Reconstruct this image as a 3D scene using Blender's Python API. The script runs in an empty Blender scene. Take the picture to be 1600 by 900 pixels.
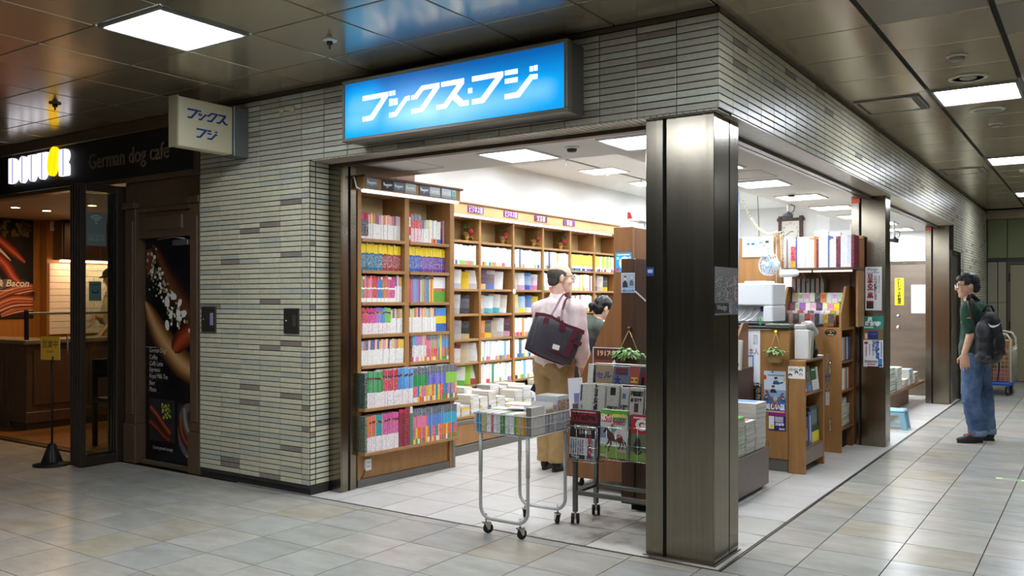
import bpy, bmesh, math, random
from mathutils import Vector, Matrix, Euler, noise as mnoise
random.seed(7)
SC = bpy.context.scene
COL = SC.collection
PI = math.pi

# ------------------------------------------------------------------ camera, world, exposure
YAW = 0.596495
CAM_AT = Vector((1.651, -4.358, 1.42))
cam_data = bpy.data.cameras.new('camera')
cam = bpy.data.objects.new('camera', cam_data)
COL.objects.link(cam)
cam.location = CAM_AT
cam.rotation_euler = (PI / 2, 0, YAW)
cam_data.sensor_width = 36.0
cam_data.lens = 1357.288 / 1600 * 36.0
cam_data.shift_y = 17.18 / 1600
cam_data.clip_end = 100
SC.camera = cam
world = bpy.data.worlds.new('world')
SC.world = world
world.use_nodes = True
world.node_tree.nodes['Background'].inputs[0].default_value = (0.9, 0.95, 1.0, 1)
world.node_tree.nodes['Background'].inputs[1].default_value = 0.0
SC.view_settings.view_transform = 'Standard'
SC.view_settings.look = 'None'
SC.view_settings.gamma = 1
SC.view_settings.use_curve_mapping = False
SC.view_settings.exposure = 0.14
HALL_LIGHT = 35.0      # emission of the corridor ceiling panels
SHOP_LIGHT = 36.0       # emission of the shop ceiling panels
SIGN_LIGHT = 1.0

# ------------------------------------------------------------------ helpers
def lin(c):
    if isinstance(c, str):
        c = c.lstrip('#'); c = tuple(int(c[i:i + 2], 16) for i in (0, 2, 4))
    if max(c) > 1.0: c = tuple(x / 255.0 for x in c)
    return tuple(x / 12.92 if x <= 0.04045 else ((x + 0.055) / 1.055) ** 2.4 for x in c[:3])

MATS = {}
def mat(name, color=(200, 200, 200), rough=0.5, metal=0.0, emit=None, strength=1.0, vary=0.0, vscale=6.0, bump=0.0, bscale=60.0,
        stretch=(1, 1, 1), aniso=0.0, use_col=False, spec=0.5, alpha=1.0, trans=0.0, ior=1.45, rvary=0.0, color2=None, rnd=0.0, coat=0.0, thresh=None, detail=6):
    """Principled material; colour broken up by noise (vary / color2), optional per-object tone (rnd) and vertex-print colour (use_col)."""
    if name in MATS: return MATS[name]
    m = bpy.data.materials.new(name); m.use_nodes = True
    nt = m.node_tree; N = nt.nodes; L = nt.links
    b = N['Principled BSDF']
    base = lin(color)
    b.inputs['Roughness'].default_value = rough
    b.inputs['Metallic'].default_value = metal
    b.inputs['Specular IOR Level'].default_value = spec
    b.inputs['Alpha'].default_value = alpha
    b.inputs['Transmission Weight'].default_value = trans
    b.inputs['IOR'].default_value = ior
    b.inputs['Coat Weight'].default_value = coat
    if aniso: b.inputs['Anisotropic'].default_value = aniso
    src = None
    if use_col:
        a = N.new('ShaderNodeAttribute'); a.attribute_name = 'Col'
        src = a.outputs['Color']
        g = N.new('ShaderNodeNewGeometry')
        # alpha < 1 marks small print: noise-broken rows of ink
        mp = N.new('ShaderNodeMapping'); mp.inputs['Scale'].default_value = (1, 1, 1)
        L.new(g.outputs['Position'], mp.inputs['Vector'])
        n = N.new('ShaderNodeTexNoise'); n.inputs['Scale'].default_value = 170; n.inputs['Detail'].default_value = 1.0
        L.new(mp.outputs['Vector'], n.inputs['Vector'])
        st = N.new('ShaderNodeMath'); st.operation = 'GREATER_THAN'; st.inputs[1].default_value = 0.57
        L.new(n.outputs['Fac'], st.inputs[0])
        inv = N.new('ShaderNodeMath'); inv.operation = 'SUBTRACT'; inv.inputs[0].default_value = 1.0
        L.new(a.outputs['Alpha'], inv.inputs[1])
        mu = N.new('ShaderNodeMath'); mu.operation = 'MULTIPLY'
        L.new(st.outputs[0], mu.inputs[0]); L.new(inv.outputs[0], mu.inputs[1])
        bw = N.new('ShaderNodeRGBToBW'); L.new(src, bw.inputs[0])
        gt = N.new('ShaderNodeMath'); gt.operation = 'LESS_THAN'; gt.inputs[1].default_value = 0.22
        L.new(bw.outputs[0], gt.inputs[0])
        ink = N.new('ShaderNodeMix'); ink.data_type = 'RGBA'
        ink.inputs['A'].default_value = (0.03, 0.03, 0.04, 1); ink.inputs['B'].default_value = (0.8, 0.8, 0.76, 1)
        L.new(gt.outputs[0], ink.inputs['Factor'])
        mx = N.new('ShaderNodeMix'); mx.data_type = 'RGBA'
        L.new(mu.outputs[0], mx.inputs['Factor']); L.new(src, mx.inputs['A']); L.new(ink.outputs['Result'], mx.inputs['B'])
        src = mx.outputs['Result']
    if vary or color2 or rnd or bump or rvary:
        tc = N.new('ShaderNodeNewGeometry')
        oi = N.new('ShaderNodeObjectInfo')
        off = N.new('ShaderNodeVectorMath'); off.operation = 'SCALE'; off.inputs[0].default_value = (17.3, 9.1, 5.7)
        L.new(oi.outputs['Random'], off.inputs['Scale'])
        add = N.new('ShaderNodeVectorMath'); add.operation = 'ADD'
        L.new(tc.outputs['Position'], add.inputs[0])
        if rnd: L.new(off.outputs[0], add.inputs[1])
        mp = N.new('ShaderNodeMapping'); mp.inputs['Scale'].default_value = stretch
        L.new(add.outputs[0], mp.inputs['Vector'])
        if vary or color2:
            n = N.new('ShaderNodeTexNoise'); n.inputs['Scale'].default_value = vscale; n.inputs['Detail'].default_value = detail; n.inputs['Roughness'].default_value = 0.62
            L.new(mp.outputs['Vector'], n.inputs['Vector'])
            r = N.new('ShaderNodeValToRGB')
            if thresh:
                r.color_ramp.elements[0].position, r.color_ramp.elements[1].position = thresh
            else:
                r.color_ramp.elements[0].position = 0.3; r.color_ramp.elements[1].position = 0.7
            c2 = lin(color2) if color2 else tuple(x * (1 - vary) for x in base)
            c1 = base if color2 else tuple(min(1, x * (1 + vary * 0.5)) for x in base)
            r.color_ramp.elements[0].color = (*c2, 1); r.color_ramp.elements[1].color = (*c1, 1)
            L.new(n.outputs['Fac'], r.inputs['Fac'])
            if src is None: src = r.outputs['Color']
        if rnd:
            hv = N.new('ShaderNodeMath'); hv.operation = 'MULTIPLY_ADD'
            hv.inputs[1].default_value = 2 * rnd; hv.inputs[2].default_value = 1 - rnd
            L.new(oi.outputs['Random'], hv.inputs[0])
            hs = N.new('ShaderNodeHueSaturation')
            L.new(hv.outputs[0], hs.inputs['Value'])
            if src is None: hs.inputs['Color'].default_value = (*base, 1)
            else: L.new(src, hs.inputs['Color'])
            src = hs.outputs['Color']
        if bump or rvary:
            n2 = N.new('ShaderNodeTexNoise'); n2.inputs['Scale'].default_value = bscale; n2.inputs['Detail'].default_value = 4
            L.new(mp.outputs['Vector'], n2.inputs['Vector'])
            if bump:
                bp = N.new('ShaderNodeBump'); bp.inputs['Strength'].default_value = bump; bp.inputs['Distance'].default_value = 0.01
                L.new(n2.outputs['Fac'], bp.inputs['Height']); L.new(bp.outputs['Normal'], b.inputs['Normal'])
            if rvary:
                mr = N.new('ShaderNodeMapRange'); mr.inputs['To Min'].default_value = max(0.02, rough - rvary); mr.inputs['To Max'].default_value = rough + rvary
                L.new(n2.outputs['Fac'], mr.inputs['Value']); L.new(mr.outputs[0], b.inputs['Roughness'])
    if src is not None: L.new(src, b.inputs['Base Color'])
    else: b.inputs['Base Color'].default_value = (*base, 1)
    if emit is not None:
        b.inputs['Emission Color'].default_value = (*lin(emit), 1)
        b.inputs['Emission Strength'].default_value = strength
    MATS[name] = m
    return m

def children_props(o, label=None, cat=None, group=None, kind=None):
    if label: o['label'] = label
    if cat: o['category'] = cat
    if group: o['group'] = group
    if kind: o['kind'] = kind
    return o
tag = children_props

WM = {}    # object name -> its world matrix (kept by hand: no depsgraph update needed)
def wm(o): return WM.get(o.name, Matrix.Identity(4)) if o else Matrix.Identity(4)

def link(o, parent=None, loc=None, rot=None):
    COL.objects.link(o)
    m = Matrix.Identity(4)
    if loc is not None or rot is not None:
        m = Matrix.Translation(Vector(loc or (0, 0, 0))) @ Euler(rot or (0, 0, 0)).to_matrix().to_4x4()
        o.location = loc or (0, 0, 0); o.rotation_euler = rot or (0, 0, 0)
    if parent: o.parent = parent
    WM[o.name] = wm(parent) @ m
    return o

def empty(name, loc, label=None, cat=None, group=None, rotz=0.0, kind=None, parent=None):
    o = bpy.data.objects.new(name, None); o.empty_display_size = 0.05
    link(o, parent, loc, (0, 0, rotz))
    return tag(o, label, cat, group, kind)

class MB:
    """Collects faces (with material slot and print colour) and links them as ONE mesh object."""
    def __init__(s): s.v = []; s.f = []; s.m = []; s.c = []; s.mi = 0; s.col = (1, 1, 1, 1); s.sm = []; s.smooth = False; s.M = None
    def use(s, mi=None, col=None, a=1.0):
        if mi is not None: s.mi = mi
        if col is not None: s.col = (*lin(col), a)
        return s
    def pt(s, p):
        p = Vector(p)
        if s.M is not None: p = s.M @ p
        s.v.append(p); return len(s.v) - 1
    def face(s, idx, col=None):
        s.f.append(list(idx)); s.m.append(s.mi); s.c.append(col or s.col); s.sm.append(s.smooth)
    def poly(s, pts, col=None): s.face([s.pt(p) for p in pts], col)
    def box(s, x0, x1, y0, y1, z0, z1, skip=''):
        if x0 > x1: x0, x1 = x1, x0
        if y0 > y1: y0, y1 = y1, y0
        if z0 > z1: z0, z1 = z1, z0
        i = [s.pt((x, y, z)) for z in (z0, z1) for y in (y0, y1) for x in (x0, x1)]
        for k, q in (('b', (0, 2, 3, 1)), ('t', (4, 5, 7, 6)), ('-y', (0, 1, 5, 4)), ('+y', (2, 6, 7, 3)), ('-x', (0, 4, 6, 2)), ('+x', (1, 3, 7, 5))):
            if k not in skip.split(): s.face([i[j] for j in q])
        return s
    def bbox(s, x0, x1, y0, y1, z0, z1, r=0.004):
        """box with chamfered edges"""
        if x0 > x1: x0, x1 = x1, x0
        if y0 > y1: y0, y1 = y1, y0
        if z0 > z1: z0, z1 = z1, z0
        r = min(r, (x1 - x0) * .45, (y1 - y0) * .45, (z1 - z0) * .45)
        bm = bmesh.new(); bmesh.ops.create_cube(bm, size=1)
        for v in bm.verts: v.co = ((x0 + x1) / 2 + v.co.x * (x1 - x0), (y0 + y1) / 2 + v.co.y * (y1 - y0), (z0 + z1) / 2 + v.co.z * (z1 - z0))
        bmesh.ops.bevel(bm, geom=bm.edges[:], offset=r, segments=1, affect='EDGES', profile=0.5)
        s.addbm(bm); return s
    def addbm(s, bm):
        bm.verts.index_update(); n = len(s.v)
        for v in bm.verts: s.pt(v.co)
        for f in bm.faces: s.face([n + v.index for v in f.verts])
        bm.free()
    def prism(s, pts, d, axis='y', o=0.0):
        """2-D polygon extruded: axis y -> pts are (x, z), from y=o to o+d; axis x -> (y, z); axis z -> (x, y)"""
        mk = {'y': lambda p, t: (p[0], t, p[1]), 'x': lambda p, t: (t, p[0], p[1]), 'z': lambda p, t: (p[0], p[1], t)}[axis]
        a = [s.pt(mk(p, o)) for p in pts]; b = [s.pt(mk(p, o + d)) for p in pts]; n = len(pts)
        s.face(a); s.face(b[::-1])
        for i in range(n): s.face([a[i], b[i], b[(i + 1) % n], a[(i + 1) % n]])
        return s
    def tube(s, path, r, n=8, closed=False, caps=True):
        P = [Vector(p) for p in path]; rings = []
        R = r if isinstance(r, (list, tuple)) else [r] * len(P)
        up = None
        for i, p in enumerate(P):
            a = P[i - 1] if (i > 0 or closed) else P[i]; b = P[(i + 1) % len(P)] if (i < len(P) - 1 or closed) else P[i]
            t = (b - a).normalized()
            if up is None:
                up = Vector((0, 0, 1)) if abs(t.z) < 0.9 else Vector((1, 0, 0))
            u = (up - t * up.dot(t))
            u = u.normalized() if u.length > 1e-6 else t.orthogonal().normalized()
            up = u; w = t.cross(u)
            rings.append([s.pt(p + (u * math.cos(2 * PI * k / n) + w * math.sin(2 * PI * k / n)) * R[i]) for k in range(n)])
        sm = s.smooth; s.smooth = True
        for i in range(len(rings) - (0 if closed else 1)):
            A, B = rings[i], rings[(i + 1) % len(rings)]
            for k in range(n): s.face([A[k], A[(k + 1) % n], B[(k + 1) % n], B[k]])
        s.smooth = sm
        if caps and not closed: s.face(rings[0][::-1]); s.face(rings[-1])
        return s
    def lathe(s, prof, c=(0, 0, 0), n=20, axis='z', caps=True):
        """prof: [(radius, height)] about an axis through c"""
        c = Vector(c); rings = []
        for r, h in prof:
            ring = []
            for k in range(n):
                a = 2 * PI * k / n; x, y = r * math.cos(a), r * math.sin(a)
                p = {'z': (x, y, h), 'x': (h, x, y), 'y': (y, h, x)}[axis]
                ring.append(s.pt(c + Vector(p)))
            rings.append(ring)
        sm = s.smooth; s.smooth = True
        for A, B in zip(rings, rings[1:]):
            for k in range(n): s.face([A[k], A[(k + 1) % n], B[(k + 1) % n], B[k]])
        s.smooth = sm
        if caps: s.face(rings[0][::-1]); s.face(rings[-1])
        return s
    def ell(s, c, r, nu=14, nv=9):
        c = Vector(c); r = (r, r, r) if not isinstance(r, (tuple, list)) else r
        rings = []
        for j in range(nv + 1):
            ph = PI * j / nv
            rings.append([s.pt(c + Vector((r[0] * math.sin(ph) * math.cos(2 * PI * k / nu), r[1] * math.sin(ph) * math.sin(2 * PI * k / nu), r[2] * math.cos(ph)))) for k in range(nu)])
        sm = s.smooth; s.smooth = True
        for A, B in zip(rings, rings[1:]):
            for k in range(nu): s.face([A[k], B[k], B[(k + 1) % nu], A[(k + 1) % nu]])
        s.smooth = sm
        return s
    def mesh(s, name, mats, inv=None):
        me = bpy.data.meshes.new(name)
        vs = [(inv @ v) if inv else v for v in s.v]
        me.from_pydata([tuple(v) for v in vs], [], s.f)
        for m in (mats if isinstance(mats, (list, tuple)) else [mats]): me.materials.append(m)
        me.polygons.foreach_set('material_index', s.m)
        me.polygons.foreach_set('use_smooth', s.sm)
        ca = me.color_attributes.new('Col', 'FLOAT_COLOR', 'CORNER')
        buf = []
        for f, c in zip(s.f, s.c): buf.extend(list(c) * len(f))
        ca.data.foreach_set('color', buf)
        me.update()
        return me
    def build(s, name, mats, parent=None, local=False, fix=False, **props):
        inv = None if (local or parent is None) else wm(parent).inverted()
        me = s.mesh(name, mats, inv)
        if fix:
            bm = bmesh.new(); bm.from_mesh(me); bmesh.ops.recalc_face_normals(bm, faces=bm.faces); bm.to_mesh(me); bm.free()
        o = bpy.data.objects.new(name, me)
        link(o, parent)
        return tag(o, **props)

def put(name, me, parent=None, loc=(0, 0, 0), rot=(0, 0, 0), **props):
    o = bpy.data.objects.new(name, me); link(o, parent, loc, rot); return tag(o, **props)

_txt = {}
def text_mesh(body, size=1.0, depth=0.0, shear=0.0, bold=0.0, spacing=1.0, line=1.0, ax='CENTER', sx=1.0):
    """flat lettering in its own xz plane (facing -y), centred; returns verts and faces"""
    key = (body, size, depth, shear, bold, spacing, line, ax, sx)
    if key in _txt: return _txt[key]
    cu = bpy.data.curves.new('lettering', 'FONT'); cu.body = body; cu.size = size; cu.extrude = depth; cu.shear = shear; cu.offset = bold
    cu.space_character = spacing; cu.space_line = line; cu.align_x = ax; cu.align_y = 'CENTER'; cu.resolution_u = 2
    o = bpy.data.objects.new('lettering', cu); COL.objects.link(o)
    dg = bpy.context.evaluated_depsgraph_get()
    me = bpy.data.meshes.new_from_object(o.evaluated_get(dg))
    V = [(v.co.x * sx, -v.co.z, v.co.y) for v in me.vertices]; F = [list(p.vertices) for p in me.polygons]
    bpy.data.objects.remove(o); bpy.data.curves.remove(cu); bpy.data.meshes.remove(me)
    _txt[key] = (V, F); return V, F

def frame(o, ux, uz):
    """matrix whose x runs along ux, z along uz and -y out of the face"""
    ux = Vector(ux).normalized(); uz = Vector(uz).normalized(); uy = uz.cross(ux)
    M = Matrix((( ux.x, uy.x, uz.x, o[0]), (ux.y, uy.y, uz.y, o[1]), (ux.z, uy.z, uz.z, o[2]), (0, 0, 0, 1)))
    return M
def on_y(x, y, z): return frame((x, y, z), (1, 0, 0), (0, 0, 1))      # facing -y
def on_x(x, y, z): return frame((x, y, z), (0, 1, 0), (0, 0, 1))      # facing +x

def write(mb, body, M, size, col, out=0.0015, mi=0, wide=None, vert=False, **kw):
    """adds lettering to mb on frame M (x right, z up), centred at its origin; wide limits the total width"""
    if vert: body = '\n'.join(body); kw.setdefault('line', 0.9)
    V, F = text_mesh(body, size=size, **kw)
    if not V: return
    k = 1.0
    w = max(v[0] for v in V) - min(v[0] for v in V)
    if wide and w > 0: k = wide / w
    cz = (max(v[2] for v in V) + min(v[2] for v in V)) / 2; cx = (max(v[0] for v in V) + min(v[0] for v in V)) / 2 if kw.get('ax', 'CENTER') == 'CENTER' else 0
    sM = mb.M; mb.M = None; mb.use(mi, col)
    n = len(mb.v)
    for v in V: mb.pt(M @ Vector(((v[0] - cx) * k, v[1] - out, v[2] - cz)))
    for f in F: mb.face([n + i for i in f])
    mb.M = sM

def rect(mb, M, x0, x1, z0, z1, col, out=0.001, mi=0, a=1.0):
    mb.use(mi, col, a)
    sM = mb.M; mb.M = None
    mb.poly([M @ Vector(p) for p in ((x0, -out, z0), (x1, -out, z0), (x1, -out, z1), (x0, -out, z1))]); mb.M = sM
def shape(mb, M, pts, col, out=0.0012, mi=0, a=1.0):
    mb.use(mi, col, a)
    sM = mb.M; mb.M = None
    mb.poly([M @ Vector((p[0], -out, p[1])) for p in pts]); mb.M = sM
def disc(mb, M, cx, cz, rx, rz, col, out=0.0012, mi=0, n=20, rot=0.0, a=1.0):
    c, s_ = math.cos(rot), math.sin(rot)
    P = []
    for k in range(n):
        x, z = rx * math.cos(2 * PI * k / n), rz * math.sin(2 * PI * k / n)
        P.append((cx + x * c - z * s_, cz + x * s_ + z * c))
    shape(mb, M, P, col, out, mi, a)
def stroke(mb, M, path, widths, cols, out=0.0014, mi=0):
    """a printed band along a 2-D path whose colour runs across it (a photographed sausage, a strip of bacon)"""
    n = len(cols); P = [Vector(p) for p in path]
    if len(P) > 2:                     # round the path off (Catmull-Rom)
        Q, W_ = [], []; wl = widths if isinstance(widths, (list, tuple)) else [widths] * len(P); m = len(P) - 1
        for i in range(m):
            a, b_, c, d = P[max(i - 1, 0)], P[i], P[i + 1], P[min(i + 2, m)]
            for k in range(4):
                t = k / 4; Q.append(.5 * (2 * b_ + (c - a) * t + (2 * a - 5 * b_ + 4 * c - d) * t * t + (3 * b_ - a - 3 * c + d) * t ** 3)); W_.append(wl[i] + (wl[i + 1] - wl[i]) * t)
        P = Q + [P[-1]]; widths = W_ + [wl[-1]]
    R = []
    for i, p in enumerate(P):
        t = (P[min(i + 1, len(P) - 1)] - P[max(i - 1, 0)]).normalized(); q = Vector((-t.y, t.x))
        w = widths[i] if isinstance(widths, (list, tuple)) else widths
        R.append([p + q * w * (k / n - 0.5) for k in range(n + 1)])
    sM = mb.M; mb.M = None
    for A, B in zip(R, R[1:]):
        for k in range(n):
            mb.use(mi, cols[k])
            mb.poly([M @ Vector((q.x, -out, q.y)) for q in (A[k], B[k], B[k + 1], A[k + 1])])
    mb.M = sM
def arc(cx, cz, rx, rz, a0, a1, n=14): return [(cx + rx * math.cos(math.radians(a0 + (a1 - a0) * i / n)), cz + rz * math.sin(math.radians(a0 + (a1 - a0) * i / n))) for i in range(n + 1)]

ORD = 'first second third fourth fifth sixth seventh eighth ninth tenth eleventh twelfth thirteenth fourteenth fifteenth sixteenth seventeenth eighteenth nineteenth twentieth'.split()
ORD += ['twenty-' + w for w in ORD[:9]] + ['thirtieth'] + ['thirty-' + w for w in ORD[:9]] + ['fortieth']
def nth(i): return ORD[i]
CF = Vector((-math.sin(YAW), math.cos(YAW), 0)); CR = Vector((math.cos(YAW), math.sin(YAW), 0))
def in_view(p, margin=0.08):
    """rough test that a point lies inside the photograph's field of view; returns its distance or None"""
    d = Vector(p) - CAM_AT; t = d.dot(CF)
    if t < 0.3: return None
    u = d.dot(CR) / t * 1357 / 1600; w = d.z / t * 1357 / 900
    return t if abs(u) < 0.5 + margin and abs(w - 0.02) < 0.5 + margin else None

# ------------------------------------------------------------------ materials
PRINT = mat('printed_paper', use_col=True, rough=0.45)
PRINTM = mat('printed_matte', use_col=True, rough=0.75)
STEEL = mat('brushed_steel', (140, 132, 117), 0.19, 1.0, vary=0.12, vscale=4.0, stretch=(16, 16, 0.3), rvary=0.03, bscale=3)
STEELD = mat('satin_steel', (140, 134, 124), 0.34, 1.0, vary=0.08, vscale=3.0, stretch=(14, 14, 0.4))
CHROME = mat('chromed_metal', (196, 194, 188), 0.18, 1.0)
ALU = mat('grey_aluminium', (142, 142, 136), 0.4, 0.8)
GREYPAINT = mat('grey_paint', (128, 126, 118), 0.5)
WHITEPAINT = mat('white_paint', (232, 232, 228), 0.55)
WHITEPL = mat('white_plastic', (228, 229, 226), 0.4)
BLACK = mat('black_plastic', (22, 22, 24), 0.45)
RUBBER = mat('black_rubber', (26, 26, 27), 0.7)
GAP = mat('dark_gap', (14, 13, 12), 0.9)
WOOD = mat('oak_veneer', (164, 120, 70), 0.42, vary=0.2, vscale=7, stretch=(3, 3, 0.35), bump=0.03, bscale=90)
WOODH = mat('oak_shelf', (166, 124, 76), 0.42, vary=0.2, vscale=7, stretch=(3, 0.5, 3))
WOODP = mat('pale_back_board', (206, 182, 132), 0.5, vary=0.1, vscale=8, stretch=(2, 2, 0.4))
WOODB = mat('brown_counter_wood', (124, 82, 46), 0.4, vary=0.22, vscale=8, stretch=(3, 3, 0.3))
WOODD = mat('dark_counter_wood', (78, 50, 30), 0.4, vary=0.25, vscale=9, stretch=(3, 3, 0.25))
CAFEW = mat('dark_cafe_wood', (92, 72, 54), 0.42, vary=0.25, vscale=9, stretch=(3, 3, 0.3))
CAFEO = mat('amber_cafe_wood', (170, 114, 52), 0.4, vary=0.25, vscale=7, stretch=(3, 3, 0.3))
GLASS = mat('clear_glass', (235, 240, 238), 0.02, trans=1.0, ior=1.3)
ACRYL = mat('clear_acrylic', (236, 240, 242), 0.04, trans=1.0, ior=1.2)
PAPER = mat('page_paper', (226, 221, 208), 0.8, vary=0.06, vscale=120, stretch=(1, 1, 6))

# ================================================================== SETTING
# ---- floors
STONE = [mat('floor_stone_pale', (186, 183, 174), 0.22, vscale=2.6, stretch=(1, 2.4, 1), rnd=0.04, color2=(158, 153, 141), thresh=(0.22, 0.66), detail=9),
         mat('floor_stone_grey', (178, 178, 171), 0.22, vscale=2.6, stretch=(1.2, 2.6, 1), rnd=0.05, color2=(152, 150, 141), thresh=(0.24, 0.66), detail=9),
         mat('floor_stone_warm', (184, 178, 163), 0.24, vscale=2.4, stretch=(1, 2.2, 1), rnd=0.04, color2=(154, 146, 126), thresh=(0.24, 0.64), detail=9)]
SHOPSTONE = mat('shop_floor_stone', (214, 212, 207), 0.28, vscale=2.6, stretch=(1, 1.8, 1), rnd=0.03, color2=(190, 187, 179), thresh=(0.2, 0.62), detail=9)
SHOPDIRTY = mat('worn_shop_stone', (196, 192, 183), 0.34, vscale=2.4, rnd=0.04, color2=(92, 78, 62), thresh=(0.36, 0.52), detail=9)
JOINT = mat('floor_joint', (34, 30, 30), 0.9)

def tile_mesh(sx, sy, m, cache={}):
    key = (round(sx, 3), round(sy, 3), m.name)
    if key not in cache:
        b = MB(); e = 0.0016
        b.prism([(0.003, 0.003), (sx - 0.003, 0.003), (sx - 0.003, sy - 0.003), (0.003, sy - 0.003)], 0.012, 'z', -0.012)
        cache[key] = b.mesh('floor_tile', [m])
    return cache[key]

def lay_floor(slab, cells, choose, most=290):
    """cells: (x0, x1, y0, y1). The ones that show largest become floor_tile objects, the rest one joined part."""
    def key(c):
        p = ((c[0] + c[1]) / 2, (c[2] + c[3]) / 2, 0); t = in_view(p)
        return (0, t / max(0.05, (c[1] - c[0]) * (c[3] - c[2])) ** 0.25) if t else (1, (Vector(p) - CAM_AT).length)
    cells = sorted(cells, key=key)
    rest = MB()
    mats = []
    for i, c in enumerate(cells):
        m = choose(c)
        if i < most and key(c)[0] == 0:
            put('floor_tile', tile_mesh(c[1] - c[0], c[3] - c[2], m), slab, (c[0], c[2], 0))
        else:
            if m not in mats: mats.append(m)
            rest.use(mats.index(m)); rest.box(c[0] + .003, c[1] - .003, c[2] + .003, c[3] - .003, -0.012, 0.0, 'b')
    if rest.f: rest.build('floor_tile_far', mats, slab, kind='stuff')

def clip(cells, x0, x1, y0, y1):
    out = []
    for a, b, c, d in cells:
        a, b, c, d = max(a, x0), min(b, x1), max(c, y0), min(d, y1)
        if b - a > 0.012 and d - c > 0.012: out.append((a, b, c, d))
    return out
grid = [(.305 + .4 * i, .705 + .4 * i, -.098 + .4 * j, .302 + .4 * j) for i in range(-24, 11) for j in range(-36, 33)]
hall_cells = clip(grid, -9.2, 4.4, -14.0, -0.006) + clip(grid, 0.008, 4.4, 0.0, 12.9)
b = MB(); b.box(-9.3, 4.4, -14.0, 0.0, -.06, -.008); b.box(0.0, 4.4, 0.0, 12.9, -.06, -.008)
floor = b.build('floor', [JOINT], kind='structure', label='pale stone tile floor of the underground passage')
rf = random.Random(3)
lay_floor(floor, hall_cells, lambda c: rf.choices(STONE, (6, 4, .9))[0], 295)
sgrid = [(-.012 - .4 * (i + 1), -.012 - .4 * i, .005 + .4 * j, .405 + .4 * j) for i in range(10) for j in range(24)]
b = MB(); b.box(-3.9, 0.0, 0.0, 9.7, -.06, -.008)
shop_floor = b.build('floor', [JOINT], kind='structure', label='bright stone tile floor inside the bookshop')
lay_floor(shop_floor, clip(sgrid, -3.9, -.012, .012, 9.7), lambda c: SHOPDIRTY if (c[0] > -1.3 and c[2] < 1.0) or (c[0] > -.5 and c[2] < 2.0 and rf.random() < .4) else SHOPSTONE, 290)
b = MB(); b.box(-4.3, 0.0, -0.006, 0.006, -.004, .001); b.box(-0.006, 0.006, 0.0, 9.3, -.004, .001)
b.build('trim_1', [mat('threshold_metal', (86, 80, 74), 0.4, 0.8)], kind='structure', label='dark metal groove along the shop threshold')
b = MB(); b.box(-14.0, -4.36, 0.10, 6.0, -.06, 0.0)
cafe_floor = b.build('floor', [mat('cafe_floor_base', (70, 48, 28), 0.6)], kind='structure', label='brown plank floor of the cafe')
CFW = [mat('cafe_plank_%s' % n, c, 0.4, vary=0.25, vscale=6, stretch=(1, 6, 1), rnd=0.15) for n, c in (('amber', (146, 100, 50)), ('brown', (128, 86, 42)))]
for i in range(28):
    b = MB(); b.bbox(-9.9 + .2 * i + .002, -9.9 + .2 * i + .198, 0.11, 3.2, 0, .006, .001); b.build('plank', [CFW[i % 2]], cafe_floor)
b = MB(); b.box(-9.3, -5.5, 0.02, 0.1, -.01, .004); b.build('trim_2', [mat('cafe_threshold_metal', (96, 82, 60), 0.4, 0.7)], kind='structure', label='metal threshold of the cafe')

# ---- glazed wall tiles
GLAZE = [mat('tile_cream', (206, 201, 174), 0.3, vary=0.12, vscale=30, rnd=0.07, bump=0.05, bscale=50),
         mat('tile_sage', (188, 190, 172), 0.3, vary=0.12, vscale=30, rnd=0.07, bump=0.05, bscale=50),
         mat('tile_mauve', (144, 133, 122), 0.32, vary=0.15, vscale=30, rnd=0.08, bump=0.05, bscale=50)]
GLAZED = [mat('tile_buff', (176, 171, 154), 0.28, vary=0.12, vscale=30, rnd=0.07, bump=0.05, bscale=50), GLAZE[1], GLAZE[2]]
MORTAR = mat('tile_mortar', (52, 49, 45), 0.9)
PIT = 0.0385; TH = 0.0325
rt = random.Random(11)
def glaze_tone(): return rt.choices((0, 1, 2), (76, 20, 4))[0]
def wtile(w, m, side, cache={}):
    key = (round(w, 3), m.name, side)
    if key not in cache:
        bm = MB(); e = .0022; t = .007
        # a shallow slab with a chamfered face; side y: faces -y and runs along x, side x: faces +x and runs along y
        o = [(0, 0), (w, 0), (w, TH), (0, TH)]; i_ = [(e, e), (w - e, e), (w - e, TH - e), (e, TH - e)]
        f = (lambda p, d: (p[0], d, p[1])) if side == 'y' else (lambda p, d: (-d, p[0], p[1]))
        a = [bm.pt(f(p, t)) for p in o]; m_ = [bm.pt(f(p, e)) for p in o]; c = [bm.pt(f(p, 0)) for p in i_]
        bm.face(c)
        for k in range(4):
            n = (k + 1) % 4
            bm.face([m_[k], m_[n], c[n], c[k]]); bm.face([a[k], a[n], m_[n], m_[k]])
        cache[key] = bm.mesh('wall_tile', [m])
    return cache[key]
def lay_tiles(parent, cells, side, at, mats, most):
    """cells (u0, z0, width): a run of tiles on the plane y=at or x=at; the nearest are wall_tile objects"""
    def dist(c):
        p = (c[0], at, c[1]) if side == 'y' else (at, c[0], c[1])
        return (Vector(p) - CAM_AT).length / c[2] ** .3
    cells = sorted(cells, key=dist); rest = MB()
    for i, (u, z, w) in enumerate(cells):
        k = glaze_tone()
        me = wtile(w, mats[k], side)
        loc = (u, at, z) if side == 'y' else (at, u, z)
        if i < most: put('wall_tile', me, parent, loc)
        else:
            rest.use(k); n = len(rest.v)
            for v in me.vertices: rest.pt(v.co + Vector(loc))
            for p in me.polygons: rest.face([n + q for q in p.vertices])
    if rest.f: rest.build('wall_tile_far', mats, parent, kind='stuff')
def runs(edges, z0, z1, g=.005):
    out = []; n = int((z1 - z0) / PIT + 1e-6)
    for j in range(n):
        for a, c in zip(edges, edges[1:]): out.append((a + g / 2, z0 + PIT * j + .003, c - a - g))
    return out
Z0 = 2.42
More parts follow.
